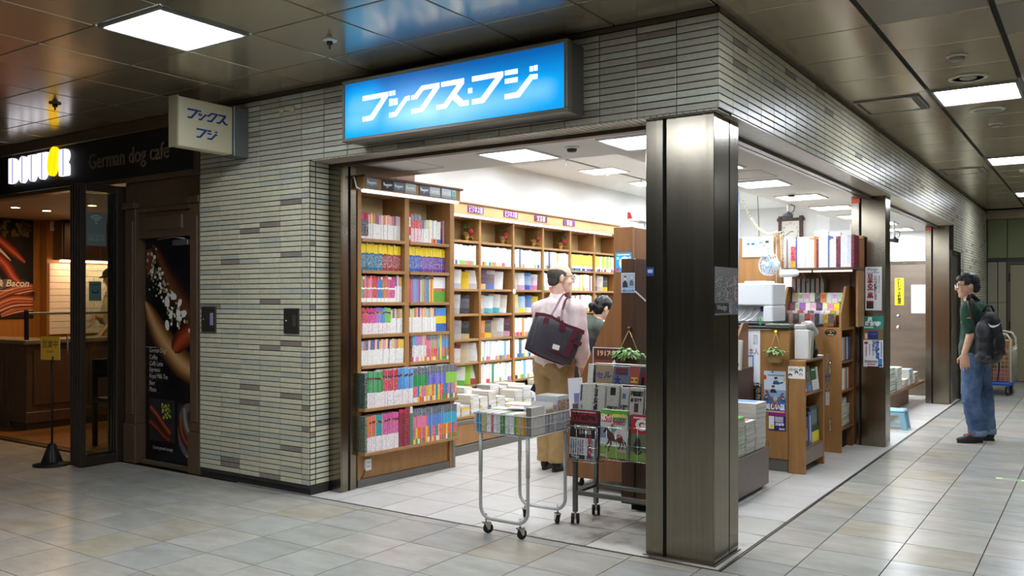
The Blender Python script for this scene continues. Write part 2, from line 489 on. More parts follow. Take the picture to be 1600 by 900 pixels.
ROW0 = Z0 - PIT * 61           # lowest row of the pier (about 7 cm up)
pier_e = [-4.335, -4.078, -3.848, -3.617, -3.385, -3.156, -3.075]
b = MB(); b.box(-4.335, -3.075, .006, .195, 0.045, 2.42); b.box(-4.335, -3.081, .02, .19, 0, .05)
pier = b.build('wall_left', [MORTAR], kind='structure', label='pier of narrow cream glazed tiles beside the shop opening')
lay_tiles(pier, runs(pier_e, ROW0, Z0), 'y', 0.0, GLAZE, 295)
b = MB(); b.box(-3.2, -3.0815, .0065, .195, 0.045, 2.42)
ret = b.build('wall_reveal', [MORTAR], kind='structure', label='narrow tiled return of the pier facing the shop opening')
lay_tiles(ret, runs([0.0065, 0.062, 0.195], ROW0, Z0), 'x', -3.0745, GLAZE, 130)
# beam over the shop front
front_e = [-4.335, -4.078, -3.848, -3.617, -3.385, -3.156, -2.925, -2.694, -2.46, -2.23, -2.0, -1.767, -1.64, -1.407, -1.174, -.941, -.709, -.476, -.241, -.0075]
b = MB(); b.box(-4.335, -.0065, .006, .19, 2.42, 2.95)
beam = b.build('wall_front', [MORTAR], kind='structure', label='tiled lintel over the shop front')
lay_tiles(beam, runs(front_e, Z0, 2.925), 'y', 0.0, GLAZED, 290)
b = MB()
x = -3.05
while x < -.02:
    b.box(x, x + TH, .005, .185, 2.413, 2.4205); x += PIT
b.build('soffit_tile', [GLAZED[0]], beam, kind='stuff')
b = MB(); b.use(0); b.box(-4.335, -.0065, -.004, .01, 2.922, 2.95); b.build('trim_3', [mat('bronze_trim', (96, 88, 72), 0.4, 0.6)], kind='structure', label='thin bronze trim above the tiled lintel')
# beam along the passage
side_e = [0.0] + [.205 + .2355 * k for k in range(54)]
b = MB(); b.box(-.19, -.0065, .19, 12.85, 2.42, 2.95)
beam2 = b.build('wall_right', [MORTAR], kind='structure', label='long tiled lintel along the passage side of the shop')
lay_tiles(beam2, runs(side_e, Z0, 2.925), 'x', 0.0, [GLAZE[0], GLAZE[1], GLAZE[2]], 298)
b = MB()
y = .2
while y < 8.6:
    b.box(-.185, -.006, y, y + TH, 2.413, 2.4205); y += PIT
b.build('soffit_tile', [GLAZED[0]], beam2, kind='stuff')
b = MB(); b.box(-.012, .004, 0, 12.85, 2.922, 2.95); b.build('trim_4', [MATS['bronze_trim']], kind='structure', label='thin bronze trim above the passage lintel')
# tiled wall beyond the last steel post
b = MB(); b.box(-.19, -.0065, 9.42, 12.85, 0.0, 2.42); b.box(-.19, -.0065, 8.7, 9.42, 2.08, 2.42)
farwall = b.build('wall_far_pier', [MORTAR], kind='structure', label='tiled wall beyond the shop, behind the man with the backpack')
lay_tiles(farwall, runs([9.42 + .2355 * k for k in range(15)], ROW0, Z0) + runs([8.7, 8.95, 9.18, 9.42], Z0 - PIT * 9, Z0), 'x', 0.0, GLAZE, 0)

# ---- hall ceiling of satin metal panels
CEIL = [mat('ceiling_metal_bronze', (176, 164, 138), 0.19, 0.6, rvary=0.04, bscale=5, rnd=0.1, spec=0.6, vary=0.06, vscale=3),
        mat('ceiling_metal_perforated', (136, 127, 108), 0.3, 0.35, rnd=0.05, vary=0.35, vscale=160)]
CGAP = mat('ceiling_joint', (32, 28, 24), 0.8)
xl = [-.01 + .6 * k for k in range(-15, 1)] + [.595, 1.18, 1.78, 2.38, 2.98, 3.58, 4.2]
yl = [-.45 - .6 * k for k in range(22, -1, -1)] + [.19 + .6125 * k for k in range(21)]
b = MB(); b.box(-9.4, 4.4, -14.0, 0.0, 2.966, 3.03); b.box(0.0, 4.4, 0.0, 12.9, 2.966, 3.03)
ceil = b.build('ceiling', [CGAP], kind='structure', label='bronze metal panel ceiling of the passage')
LIGHT_CELLS = {}
def cell(x, y):
    i = max(k for k in range(len(xl) - 1) if xl[k] <= x); j = max(k for k in range(len(yl) - 1) if yl[k] <= y); return i, j
lights_hall = [(-2.7, -1.35), (.9, 2.95), (.9, 6.7), (.9, 10.3), (.9, -1.0), (-1.5, -3.3), (-1.5, -5.7), (-1.5, -8.1), (-1.5, -10.5), (3.3, -3.3), (3.3, 6.7)]
for x, y in lights_hall: LIGHT_CELLS[cell(x, y)] = (x, y)
n = 0; rest = MB()
cl = []
for i in range(len(xl) - 1):
    for j in range(len(yl) - 1):
        x0, x1, y0, y1 = xl[i], xl[i + 1], yl[j], yl[j + 1]
        if (x1 < 0.1 and y1 > 0.25): continue
        if x1 < 0.1 and y1 > 0: y1 = -.005
        if (i, j) in LIGHT_CELLS: continue
        c = Vector(((x0 + x1) / 2, (y0 + y1) / 2, 2.95)); t = in_view(c, .2)
        cl.append(((0, t) if t else (1, (c - CAM_AT).length), x0, x1, y0, y1, i, j))
cl.sort()
pm = {}
for k, (key, x0, x1, y0, y1, i, j) in enumerate(cl):
    gx0 = .014 if abs(x0 - .595) < .01 or abs(x0 - 1.18) < .01 else .006; gx1 = .014 if abs(x1 - .595) < .01 or abs(x1 - 1.18) < .01 else .006
    w, d = x1 - x0 - gx0 - gx1, y1 - y0 - .01
    perf = (xl[i] > .5 and xl[i] < .7 and -.5 < yl[j] < .3) or (xl[i] > 1.1 and .7 < yl[j] < 1.1)
    mi = 1 if perf else 0
    if k < 290 and key[0] == 0:
        kk = (round(w, 3), round(d, 3), mi)
        if kk not in pm:
            q = MB(); q.bbox(0, w, 0, d, 0, .02, .003); pm[kk] = q.mesh('ceiling_panel', [CEIL[mi]])
        put('ceiling_panel', pm[kk], ceil, (x0 + gx0, y0 + .005, 2.95))
    else:
        rest.use(mi); rest.box(x0 + gx0, x1 - gx1, y0 + .005, y1 - .005, 2.95, 2.97)
rest.build('ceiling_panel_far', CEIL, ceil, kind='stuff')

HALLGLOW = mat('hall_diffuser', (240, 244, 250), 0.5, emit=(235, 243, 255), strength=HALL_LIGHT)
SHOPGLOW = mat('shop_diffuser', (244, 246, 250), 0.5, emit=(240, 246, 255), strength=SHOP_LIGHT)
def ceiling_light(x0, x1, y0, y1, z, label, glow, frame_m, group):
    t = empty('ceiling_light', ((x0 + x1) / 2, (y0 + y1) / 2, z), label, 'ceiling light', group)
    f = .022
    b = MB()
    for a in ((x0, x1, y0, y0 + f), (x0, x1, y1 - f, y1), (x0, x0 + f, y0 + f, y1 - f), (x1 - f, x1, y0 + f, y1 - f)): b.bbox(*a, z - .012, z + .012, .004)
    b.build('frame', [frame_m], t)
    b = MB(); b.box(x0 + f, x1 - f, y0 + f, y1 - f, z - .004, z + .004); b.build('diffuser', [glow], t)
HL = {(-2.7, -1.35): 'square white ceiling light in the bronze ceiling before the tiled pier',
      (.9, 2.95): 'square ceiling light over the passage, nearest of its row along the shop',
      (.9, 6.7): 'square ceiling light over the passage, second along the shop', (.9, 10.3): 'square ceiling light over the passage, farthest, before the green end wall',
      (.9, -1.0): 'square ceiling light at the crossing of the passages', 
      (-1.5, -3.3): 'square ceiling light in the wide hall facing the blue sign', (-1.5, -5.7): 'square ceiling light in the wide hall, second away from the blue sign', (-1.5, -8.1): 'square ceiling light in the wide hall, third away from the blue sign', (-1.5, -10.5): 'square ceiling light in the wide hall, fourth away from the blue sign', (3.3, -3.3): 'square ceiling light by the far side wall at the crossing', (3.3, 6.7): 'square ceiling light by the far side wall down the passage'}
for (i, j), (x, y) in LIGHT_CELLS.items():
    y0, y1 = (yl[j] + .008, yl[j + 1] - .008)
    ceiling_light(xl[i] + .012, xl[i + 1] - .012, y0, y1, 2.948, HL[(x, y)], HALLGLOW, GREYPAINT, 'hall ceiling lights')

# ---- shop shell
SW = mat('shop_wall_white', (226, 226, 222), 0.8, vary=0.04, vscale=1.5)
SCW = mat('shop_ceiling_white', (216, 213, 206), 0.8, vary=0.08, vscale=1.2)
b = MB(); b.box(-3.9, -3.8, .2, 9.7, 0, 3.0); b.build('wall_shop_left', [SW], kind='structure', label='white wall behind the long run of bookshelves')
b = MB(); b.box(-3.9, 0.0, 9.6, 9.7, 0, 3.0); b.build('wall_shop_back', [SW], kind='structure', label='white back wall of the bookshop')
b = MB(); b.box(-3.9, -3.085, .2, .3, 0, 3.0); b.build('wall_shop_front', [SW], kind='structure', label='inside of the front pier')
b = MB(); b.box(-3.9, -.19, .19, 1.03, 2.425, 2.5); b.box(-1.13, -.19, 1.03, 9.6, 2.425, 2.5); b.box(-3.9, -1.13, 1.03, 1.06, 2.5, 2.95); b.box(-1.16, -1.13, 1.03, 9.6, 2.5, 2.95)
lowc = b.build('ceiling_low', [SCW], kind='structure', label='lowered white ceiling along the shop fronts')
b = MB(); b.box(-3.9, -.2, 1.0, 9.7, 2.89, 2.96); b.build('ceiling_high', [SW], kind='structure', label='raised white ceiling of the bookshop')
b = MB()     # access hatches and their fine joints in the lowered ceiling
for x0, x1, y0, y1 in ((-2.95, -2.5, .38, .83), (-1.0, -.55, 2.3, 2.75)):
    for a in ((x0, x1, y0, y0 + .006), (x0, x1, y1, y1 + .006), (x0, x0 + .006, y0, y1), (x1, x1 + .006, y0, y1)): b.box(*a, 2.4235, 2.43)
b.build('hatch_joint', [mat('hatch_grey', (150, 146, 138), .8)], lowc)
b = MB(); b.box(-3.075, -.19, .19, .235, 2.39, 2.425); b.box(-3.075, -.19, .265, .30, 2.40, 2.425); b.build('trim_5', [mat('shutter_rail', (92, 76, 64), 0.4, 0.7)], kind='structure', label='shutter rail under the front lintel')
b = MB(); b.box(-.235, -.19, .44, 8.6, 2.39, 2.425); b.box(-.30, -.265, .44, 8.6, 2.40, 2.425); b.build('trim_6', [mat('shutter_rail_steel', (120, 116, 110), 0.3, 0.9)], kind='structure', label='shutter rail under the passage lintel')
shop_lights = [(-1.92, -1.5, .45, .9, 2.424, 'shop ceiling light just inside the front, above the open aisle'), (-.985, -.565, .45, .9, 2.424, 'shop ceiling light just inside the front, beside the big steel pillar')]
for k in range(7): shop_lights.append((-1.0, -.58, 1.68 + 1.2 * k, 2.11 + 1.2 * k, 2.424, 'shop ceiling light on the lowered ceiling along the passage, %s from the front' % nth(k)))
for r, x in ((0, -3.3), (1, -2.1)):  # inner row and the unseen wall-row panels are added for illumination
    for k in range(6):
        shop_lights.append((x, x + .46, 1.75 + 1.25 * k, 2.18 + 1.25 * k, 2.888, 'shop ceiling light on the raised ceiling, %s row, %s from the front' % (('wall', 'added inner')[r], nth(k))))
for a in shop_lights: ceiling_light(*a, SHOPGLOW, WHITEPAINT, 'shop ceiling lights')

# ---- steel posts and jambs
def steel_post(name, label, x0, x1, y0, y1, gx, gy, gw=.02, gd=.012):
    b = MB(); b.box(x0 + .01, x1 - .01, y0 + .01, y1 - .002, 0, 2.42)
    o = b.build(name, [GAP], kind='structure', label=label)
    def pan(*a):
        q = MB(); q.bbox(*a, .002); q.build('steel_panel', [STEEL], o)
    e = .012
    pan(x0, gx - gw / 2, y0, y0 + e, .004, 2.42); pan(gx + gw / 2, x1, y0, y0 + e, .004, 2.42)
    if gy:
        pan(x1 - e, x1, y0 + e + .0005, gy - gd / 2, .004, 2.42); pan(x1 - e, x1, gy + gd / 2, y1, .004, 2.42)
    else: pan(x1 - e, x1, y0 + e + .0005, y1, .004, 2.42)
    pan(x0, x0 + e, y0 + e + .0005, y1, .004, 2.42); pan(x0 + e + .001, x1 - e - .001, y1 - .002, y1 + .008, .004, 2.42)
    return o
steel_post('trim_7', 'big brushed steel pillar at the corner of the shop', -.448, -.052, .058, .432, -.335, .29)
steel_post('trim_8', 'steel post with two notices on it', -.372, -.06, 4.52, 4.74, -.29, None)
steel_post('trim_9', 'steel post at the far end of the shop front', -.338, -.045, 8.6, 8.69, -.255, None)
b = MB(); b.box(-.46, -.04, .045, .05, 0, .006); b.box(-.046, -.04, .045, .44, 0, .006); b.build('trim_10', [mat('pillar_foot', (120, 112, 98), 0.5, 0.5)], kind='structure', label='thin foot plate around the steel pillar')
b = MB(); b.box(-3.09, -2.96, .2, .35, 0, 2.42); jm = b.build('trim_11', [GAP], kind='structure', label='steel shutter jamb beside the tall bookcase')
for a in ((-3.082, -2.952, .193, .205), (-2.964, -2.952, .2055, .268), (-2.964, -2.952, .292, .352)):
    q = MB(); q.bbox(*a, .002, 2.42, .002); q.build('steel_panel', [STEEL], jm)
# orange stickers on the shutter rails' ends
# side door at the far post, seen edge-on
b = MB(); b.box(-.08, -.03, 8.7, 8.74, 0, 2.08); b.box(-.08, -.03, 9.36, 9.42, 0, 2.08); b.box(-.08, -.03, 8.74, 9.36, 2.03, 2.08)
d1 = b.build('door_1', [STEEL], kind='structure', label='steel framed side door at the far end')
b = MB(); b.bbox(-.075, -.05, 8.742, 9.358, .004, 2.028, .002); b.build('door_leaf', [STEELD], d1)
# back door
b = MB(); b.box(-1.03, -.97, 9.57, 9.6, 0, 1.98); b.box(-.97, .0, 9.57, 9.6, 1.935, 1.98); b.box(-.06, 0, 9.57, 9.6, 0, 1.935)
d2 = b.build('door_2', [STEEL], kind='structure', label='steel back door of the shop with a yellow notice')
b = MB(); b.bbox(-.968, -.062, 9.575, 9.597, .004, 1.933, .002); b.build('door_leaf', [mat('door_steel', (150, 138, 126), 0.3, 1.0, vary=.18, vscale=2, stretch=(1, 1, 5))], d2)
b = MB(); b.lathe([(.0, -.03), (.028, -.03), (.03, -.01), (.012, -.006), (.012, .0)], (-.86, 9.574, 1.0), 16, 'y'); b.build('door_knob', [CHROME], d2)
b = MB(); b.lathe([(.0, -.012), (.024, -.012), (.026, .0)], (-.86, 9.574, 1.17), 16, 'y'); b.build('lock_rosette', [CHROME], d2)

# ---- passage end and far sides
EG = mat('end_panel_green', (120, 126, 84), 0.5, vary=.06, vscale=2); EL = mat('end_panel_pale', (148, 142, 118), 0.5, vary=.06, vscale=2)
b = MB(); b.box(-.2, 4.4, 12.86, 13.0, 0, 3.0); ew = b.build('wall_end', [GAP], kind='structure', label='end wall of green and beige panels')
for x0, x1, z0, z1, m in ((.0, .30, 2.13, 2.80, EG), (.305, 1.1, 2.13, 2.80, EG), (1.105, 2.0, 2.13, 2.80, EG), (2.005, 4.4, 2.13, 2.8, EG), (.0, .155, 1.36, 2.06, EL), (.16, .29, 1.36, 2.06, EL), (.0, .155, .03, 1.355, EL), (.16, .29, .03, 1.355, EL), (1.3, 4.4, .03, 2.06, EL)):
    q = MB(); q.bbox(x0 + .003, x1 - .003, 12.84, 12.862, z0, z1, .003); q.build('wall_panel', [m], ew)
b = MB(); b.box(0, 4.4, 12.835, 12.862, 2.063, 2.127); b.build('rail', [mat('dark_rail', (46, 46, 42), .5)], ew)
b = MB(); b.box(0, 4.4, 12.70, 12.86, 2.80, 2.95); b.build('bulkhead', [CEIL[0]], ew)
b = MB(); b.box(.30, .34, 12.82, 12.862, 0, 2.06); b.box(.34, 1.25, 12.82, 12.862, 2.01, 2.06); b.box(1.25, 1.29, 12.82, 12.862, 0, 2.06)
d3 = b.build('door_3', [mat('door_frame_brown', (84, 74, 58), .5)], kind='structure', label='beige double door in the end wall')
b = MB(); b.bbox(.345, 1.245, 12.835, 12.86, .01, 2.005, .003); b.build('door_leaf', [mat('door_leaf_beige', (150, 140, 112), .5)], d3)
b = MB(); b.lathe([(.014, 0), (.014, .14)], (.335, 12.815, 1.72), 8); b.lathe([(.014, 0), (.014, .14)], (.335, 12.815, .9), 8); b.build('hinge', [mat('hinge_dark', (60, 54, 44), .5, .5)], d3)
PLW = mat('hall_wall_plain', (104, 100, 91), .6, vary=.1, vscale=2)
b = MB(); b.box(4.4, 4.5, -14, 13, 0, 3); b.build('wall_opposite', [PLW], kind='structure', label='plain wall across the passage')
b = MB(); b.box(-9.5, 4.5, -14.1, -14.0, 0, 3); b.build('wall_behind', [PLW], kind='structure', label='plain wall across the hall')
b = MB(); b.box(-9.5, -9.4, -14, .0, 0, 3); b.build('wall_hall_end', [PLW], kind='structure', label='plain end wall of the hall')

# ================================================================== SIGNS ON THE FRONT
GLYPH = {
'bu': [[(-0.686, 0.083), (-0.461, 0.084), (-0.461, 0.055), (-0.587, -0.075), (-0.597, -0.083), (-0.686, -0.084), (-0.686, -0.054), (-0.619, -0.052), (-0.515, 0.053), (-0.686, 0.051)], [(-0.454, 0.085), (-0.431, 0.085), (-0.431, 0.053), (-0.454, 0.054)], [(-0.426, 0.085), (-0.401, 0.085), (-0.401, 0.054), (-0.426, 0.054)]],
'tsu': [[(-0.454, 0.035), (-0.421, 0.035), (-0.421, -0.010), (-0.454, -0.011)], [(-0.415, 0.032), (-0.382, 0.033), (-0.382, -0.009), (-0.415, -0.010)], [(-0.454, -0.055), (-0.407, -0.053), (-0.318, 0.033), (-0.280, 0.036), (-0.280, 0.005), (-0.305, 0.003), (-0.393, -0.083), (-0.454, -0.084)]],
'ku': [[(-0.269, 0.032), (-0.241, 0.035), (-0.184, 0.083), (-0.040, 0.083), (-0.040, 0.053), (-0.171, -0.081), (-0.269, -0.083), (-0.269, -0.053), (-0.197, -0.053), (-0.090, 0.054), (-0.168, 0.054), (-0.220, 0.006), (-0.269, 0.005)]],
'su': [[(-0.028, 0.083), (0.149, 0.084), (0.149, 0.052), (0.091, -0.005), (0.144, -0.052), (0.183, -0.052), (0.183, -0.084), (0.117, -0.083), (0.060, -0.034), (0.012, -0.082), (-0.066, -0.083), (-0.066, -0.053), (-0.008, -0.052), (0.095, 0.052), (-0.028, 0.053)]],
'dot': [[(0.178, 0.017), (0.210, 0.017), (0.210, -0.014), (0.178, -0.014)]],
'fu': [[(0.208, 0.084), (0.436, 0.083), (0.436, 0.053), (0.301, -0.079), (0.294, -0.084), (0.208, -0.084), (0.208, -0.053), (0.273, -0.052), (0.380, 0.053), (0.208, 0.052)]],
'ji': [[(0.446, 0.083), (0.537, 0.084), (0.537, 0.054), (0.446, 0.055)], [(0.446, 0.035), (0.537, 0.035), (0.537, 0.006), (0.446, 0.006)], [(0.618, 0.082), (0.643, 0.082), (0.643, 0.052), (0.618, 0.053)], [(0.647, 0.084), (0.673, 0.084), (0.673, 0.052), (0.647, 0.053)], [(0.445, -0.054), (0.529, -0.052), (0.621, 0.036), (0.673, 0.034), (0.673, 0.005), (0.639, 0.005), (0.549, -0.084), (0.445, -0.084)]],
}
def blue_glow():
    m = bpy.data.materials.new('backlit_blue'); m.use_nodes = True; nt = m.node_tree; N, L = nt.nodes, nt.links
    b = N['Principled BSDF']; b.inputs['Base Color'].default_value = (*lin((0, 90, 170)), 1); b.inputs['Roughness'].default_value = .3
    g = N.new('ShaderNodeNewGeometry'); sp = N.new('ShaderNodeSeparateXYZ'); L.new(g.outputs['Position'], sp.inputs[0])
    # fluorescent tubes behind the lower half of the acrylic: two soft bright bars, dim top edge
    def soft(cx, cz, rx, rz):
        a = N.new('ShaderNodeMath'); a.operation = 'SUBTRACT'; a.inputs[1].default_value = cx; L.new(sp.outputs['X'], a.inputs[0])
        a2 = N.new('ShaderNodeMath'); a2.operation = 'DIVIDE'; a2.inputs[1].default_value = rx; L.new(a.outputs[0], a2.inputs[0])
        c = N.new('ShaderNodeMath'); c.operation = 'SUBTRACT'; c.inputs[1].default_value = cz; L.new(sp.outputs['Z'], c.inputs[0])
        c2 = N.new('ShaderNodeMath'); c2.operation = 'DIVIDE'; c2.inputs[1].default_value = rz; L.new(c.outputs[0], c2.inputs[0])
        p1 = N.new('ShaderNodeMath'); p1.operation = 'POWER'; p1.inputs[1].default_value = 4; L.new(a2.outputs[0], p1.inputs[0])
        p2 = N.new('ShaderNodeMath'); p2.operation = 'POWER'; p2.inputs[1].default_value = 2; L.new(c2.outputs[0], p2.inputs[0])
        s = N.new('ShaderNodeMath'); s.operation = 'ADD'; L.new(p1.outputs[0], s.inputs[0]); L.new(p2.outputs[0], s.inputs[1])
        e = N.new('ShaderNodeMath'); e.operation = 'MULTIPLY'; e.inputs[1].default_value = -1; L.new(s.outputs[0], e.inputs[0])
        x = N.new('ShaderNodeMath'); x.operation = 'EXPONENT'; L.new(e.outputs[0], x.inputs[0]); return x.outputs[0]
    parts = [soft(-2.36, 2.60, .16, .075), soft(-1.93, 2.575, .26, .06), soft(-1.35, 2.575, .38, .07), soft(-1.05, 2.60, .17, .07), soft(-2.36, 2.70, .15, .12)]
    tot = parts[0]
    for p in parts[1:]:
        ad = N.new('ShaderNodeMath'); ad.operation = 'MAXIMUM'; L.new(tot, ad.inputs[0]); L.new(p, ad.inputs[1]); tot = ad.outputs[0]
    mz = N.new('ShaderNodeMapRange'); mz.inputs['From Min'].default_value = 2.83; mz.inputs['From Max'].default_value = 2.66; L.new(sp.outputs['Z'], mz.inputs['Value'])
    mx = N.new('ShaderNodeMath'); mx.operation = 'MULTIPLY'; mx.inputs[1].default_value = .38; L.new(mz.outputs[0], mx.inputs[0])
    sm = N.new('ShaderNodeMath'); sm.operation = 'MULTIPLY_ADD'; sm.inputs[1].default_value = .48; L.new(tot, sm.inputs[0]); L.new(mx.outputs[0], sm.inputs[2])
    r = N.new('ShaderNodeValToRGB'); el = r.color_ramp.elements
    el[0].position = 0.0; el[0].color = (*lin((2, 84, 158)), 1)
    el[1].position = 1.0; el[1].color = (*lin((128, 206, 250)), 1)
    e = el.new(.45); e.color = (*lin((0, 160, 232)), 1)
    L.new(sm.outputs[0], r.inputs['Fac']); L.new(r.outputs['Color'], b.inputs['Emission Color']); b.inputs['Emission Strength'].default_value = SIGN_LIGHT
    return m
SIGNF = mat('sign_frame', (122, 120, 104), .45, .4)
sg = empty('shop_sign', (-1.67, -.1, 2.43), 'long blue backlit sign with angular white katakana over the shop front', 'sign')
b = MB()
for a in ((-2.54, -.80, 2.845, 2.868), (-2.54, -.80, 2.462, 2.485)): b.bbox(a[0], a[1], -.205, -.15, a[2], a[3], .004)
for a in ((-2.54, -2.517), (-.823, -.80)): b.bbox(a[0], a[1], -.205, -.15, 2.485, 2.845, .004)
b.build('frame', [SIGNF], sg)
b = MB(); b.box(-2.53, -.81, -.15, -.002, 2.466, 2.864, '-y'); b.poly([(-2.53, -.15, 2.466), (-.81, -.15, 2.466), (-.81, -.15, 2.864), (-2.53, -.15, 2.864)]); b.build('housing', [mat('sign_housing', (104, 102, 96), .4, .5)], sg)
b = MB(); b.box(-2.52, -.82, -.197, -.190, 2.483, 2.847); face = b.build('face', [blue_glow()], sg)
b = MB(); M = on_y(-1.67, -.198, 2.665)
for k in GLYPH: [shape(b, M, p, (255, 255, 255), .001) for p in GLYPH[k]]
b.build('lettering', [mat('sign_lettering', (235, 240, 250), .4, emit=(236, 240, 252), strength=1.05)], face)

ps = empty('projecting_sign', (-3.8, -.3, 2.5), 'small white projecting sign with blue katakana over the pier', 'sign')
PSW = mat('sign_panel_cream', (196, 190, 160), .45)
b = MB(); b.bbox(-3.85, -3.753, -.601, -.136, 2.506, 2.86, .006); panel = b.build('panel', [PSW], ps)
b = MB(); b.bbox(-3.856, -3.75, -.61, -.598, 2.50, 2.866, .003); b.build('edge', [mat('sign_edge', (146, 138, 112), .45)], ps)
b = MB(); b.bbox(-3.87, -3.738, -.134, .0, 2.495, 2.868, .004); br = b.build('bracket', [mat('bracket_grey', (112, 116, 116), .45, .3)], ps)
for y in (-.105, -.05):
    for z in (2.55, 2.82):
        b = MB(); b.lathe([(.007, -.001), (.007, .004), (.0, .006)], (-3.738, y, z), 8, 'x'); b.build('screw', [GREYPAINT], br)
b = MB()
for word, x0, y0, z0, sc in ((('bu', 'tsu', 'ku', 'su'), -.0845, -.355, 2.75, .396), (('fu', 'ji'), .44, -.3635, 2.62, .385)):
    M = on_x(-3.7525, y0, z0)
    for k in word:
        for p in GLYPH[k]: shape(b, M, [((q[0] - (x0 if word[0] == 'fu' else -.2515)) * sc, q[1] * sc * 1.08) for q in p], (20, 62, 128))
b.build('lettering', [PRINT], panel)

for u, z, nm in ((-3.361, 2.813, 'cafe side'), (-3.246, 2.809, 'sign side')):
    b = MB(); b.lathe([(.026, -.002), (.026, -.014), (.012, -.018), (.009, -.034), (.0, -.036)], (u, .0, z), 14, 'y'); b.v = [Vector((v.x, v.y, v.z)) for v in b.v]
    tag(b.build('cable_outlet', [mat('outlet_ivory', (186, 180, 140), .5)]), 'round ivory cable outlet on the tiled lintel, the one on the %s' % nm, 'cable outlet', 'cable outlets')
for x0, x1, z0, z1, lab, scr in ((-3.333, -3.176, 1.165, 1.352, 'dark metal switch plate with a keyhole on the tiled pier, nearer the bookshelves', (70, 66, 60)), (-4.3, -4.125, 1.158, 1.36, 'metal switch plate with a pale violet display at the cafe edge of the pier', (150, 148, 190))):
    t = empty('switch_plate', ((x0 + x1) / 2, 0, z0), lab, 'switch plate')
    b = MB(); b.bbox(x0, x1, -.014, .004, z0, z1, .003); b.build('plate', [mat('plate_metal', (100, 94, 84), .35, .8)], t)
    b = MB(); b.box(x1 - .062, x1 - .022, -.0155, -.012, z0 + .055, z1 - .05); b.build('display', [mat('display_%d' % scr[0], scr, .3)], t)
    b = MB(); b.lathe([(.008, 0), (.008, -.006), (.0, -.006)], (x0 + .03, -.013, (z0 + z1) / 2), 10, 'y'); b.build('keyhole', [CHROME], t)

# ---- fittings on the hall ceiling
def sprinkler(x, y, z, label, m=WHITEPAINT):
    t = empty('sprinkler', (x, y, z), label, 'sprinkler', 'sprinklers')
    b = MB(); b.lathe([(.045, .002), (.043, -.008), (.018, -.012), (.0, -.012)], (x, y, z), 18); b.build('rosette', [m], t)
    b = MB(); b.lathe([(.02, -.012), (.018, -.03), (.006, -.036), (.006, -.055), (.0, -.056)], (x, y, z), 12); b.build('head', [mat('sprinkler_dark', (70, 62, 50), .4, .6)], t)
sprinkler(-2.118, -.722, 2.95, 'small ceiling sprinkler above the long blue sign')
sprinkler(-5.111, -.751, 2.95, 'small ceiling sprinkler above the lit cafe letters', mat('rosette_brass', (110, 96, 70), .4, .6))
def disc_fitting(name, x, y, r, label, cat, rings, z=2.95):
    t = empty(name, (x, y, z), label, cat)
    b = MB(); b.lathe([(r, .002), (r, -.006), (r * .82, -.014), (r * .78, -.006)], (x, y, z), 28); b.build('rim', [mat('fitting_ivory', (196, 190, 170), .5)], t)
    b = MB(); b.lathe(rings, (x, y, z), 28); b.build('core', [mat('fitting_grey', (140, 136, 124), .5)], t)
disc_fitting('smoke_detector', .897, 1.732, .062, 'small round smoke detector, nearest over the passage', 'smoke detector', [(.05, -.004), (.042, -.028), (.03, -.034), (.0, -.034)])
disc_fitting('ceiling_speaker', .888, 2.375, .125, 'dark round ceiling speaker just before the nearest passage light', 'speaker', [(.1, -.006), (.07, -.001), (.03, -.016), (.0, -.016)])
disc_fitting('ceiling_speaker', .888, 3.6, .13, 'round ceiling diffuser just beyond the nearest passage light', 'speaker', [(.108, -.006), (.09, -.018), (.05, -.02), (.0, -.02)])
disc_fitting('smoke_detector', .885, 4.275, .055, 'small smoke detector beyond the round ceiling diffuser', 'smoke detector', [(.045, -.004), (.038, -.026), (.028, -.032), (.0, -.032)])
disc_fitting('smoke_detector', .885, 7.6, .05, 'small smoke detector beyond the second passage light', 'smoke detector', [(.04, -.004), (.034, -.026), (.0, -.03)])
def grille(x0, x1, y0, y1, label):
    t = empty('air_vent', ((x0 + x1) / 2, (y0 + y1) / 2, 2.95), label, 'air vent', 'air vents')
    b = MB()
    for a in ((x0, x1, y0, y0 + .02), (x0, x1, y1 - .02, y1), (x0, x0 + .02, y0 + .02, y1 - .02), (x1 - .02, x1, y0 + .02, y1 - .02)): b.bbox(*a, 2.936, 2.952, .003)
    b.build('frame', [GREYPAINT], t)
    b = MB(); b.bbox(x0 + .04, x1 - .06, y0 + .04, y1 - .04, 2.938, 2.95, .003); b.build('plate', [CEIL[0]], t)
    for k in range(3):
        q = MB(); q.bbox(x1 - .055 + k * .012, x1 - .048 + k * .012, y0 + .03, y1 - .03, 2.938, 2.95, .001); q.build('slat', [GREYPAINT], t)
grille(.05, .52, 2.72, 3.24, 'square air vent in the ceiling by the long tiled lintel, the nearer one')
grille(.05, .52, 7.0, 7.5, 'square air vent in the ceiling by the long tiled lintel, the farther one')
for x, y, z, lab in ((-1.25, .62, 2.424, 'dark smoke detector on the shop ceiling by the front light'), (-.8, 4.0, 2.424, 'smoke detector on the lowered shop ceiling')):
    t = empty('smoke_detector', (x, y, z), lab, 'smoke detector')
    b = MB(); b.lathe([(.05, .001), (.05, -.006), (.036, -.012)], (x, y, z), 18); b.build('base', [WHITEPAINT], t)
    b = MB(); b.lathe([(.035, -.01), (.03, -.03), (.0, -.034)], (x, y, z), 16); b.build('core', [mat('detector_dark', (60, 58, 56), .5)], t)
t = empty('picture_rail', (-3.0, 4.6, 2.88), 'thin picture rail with little hooks under the raised shop ceiling', 'rail')
b = MB(); b.box(-3.006, -2.994, 2.0, 8.5, 2.878, 2.89); b.build('rail', [GREYPAINT], t)
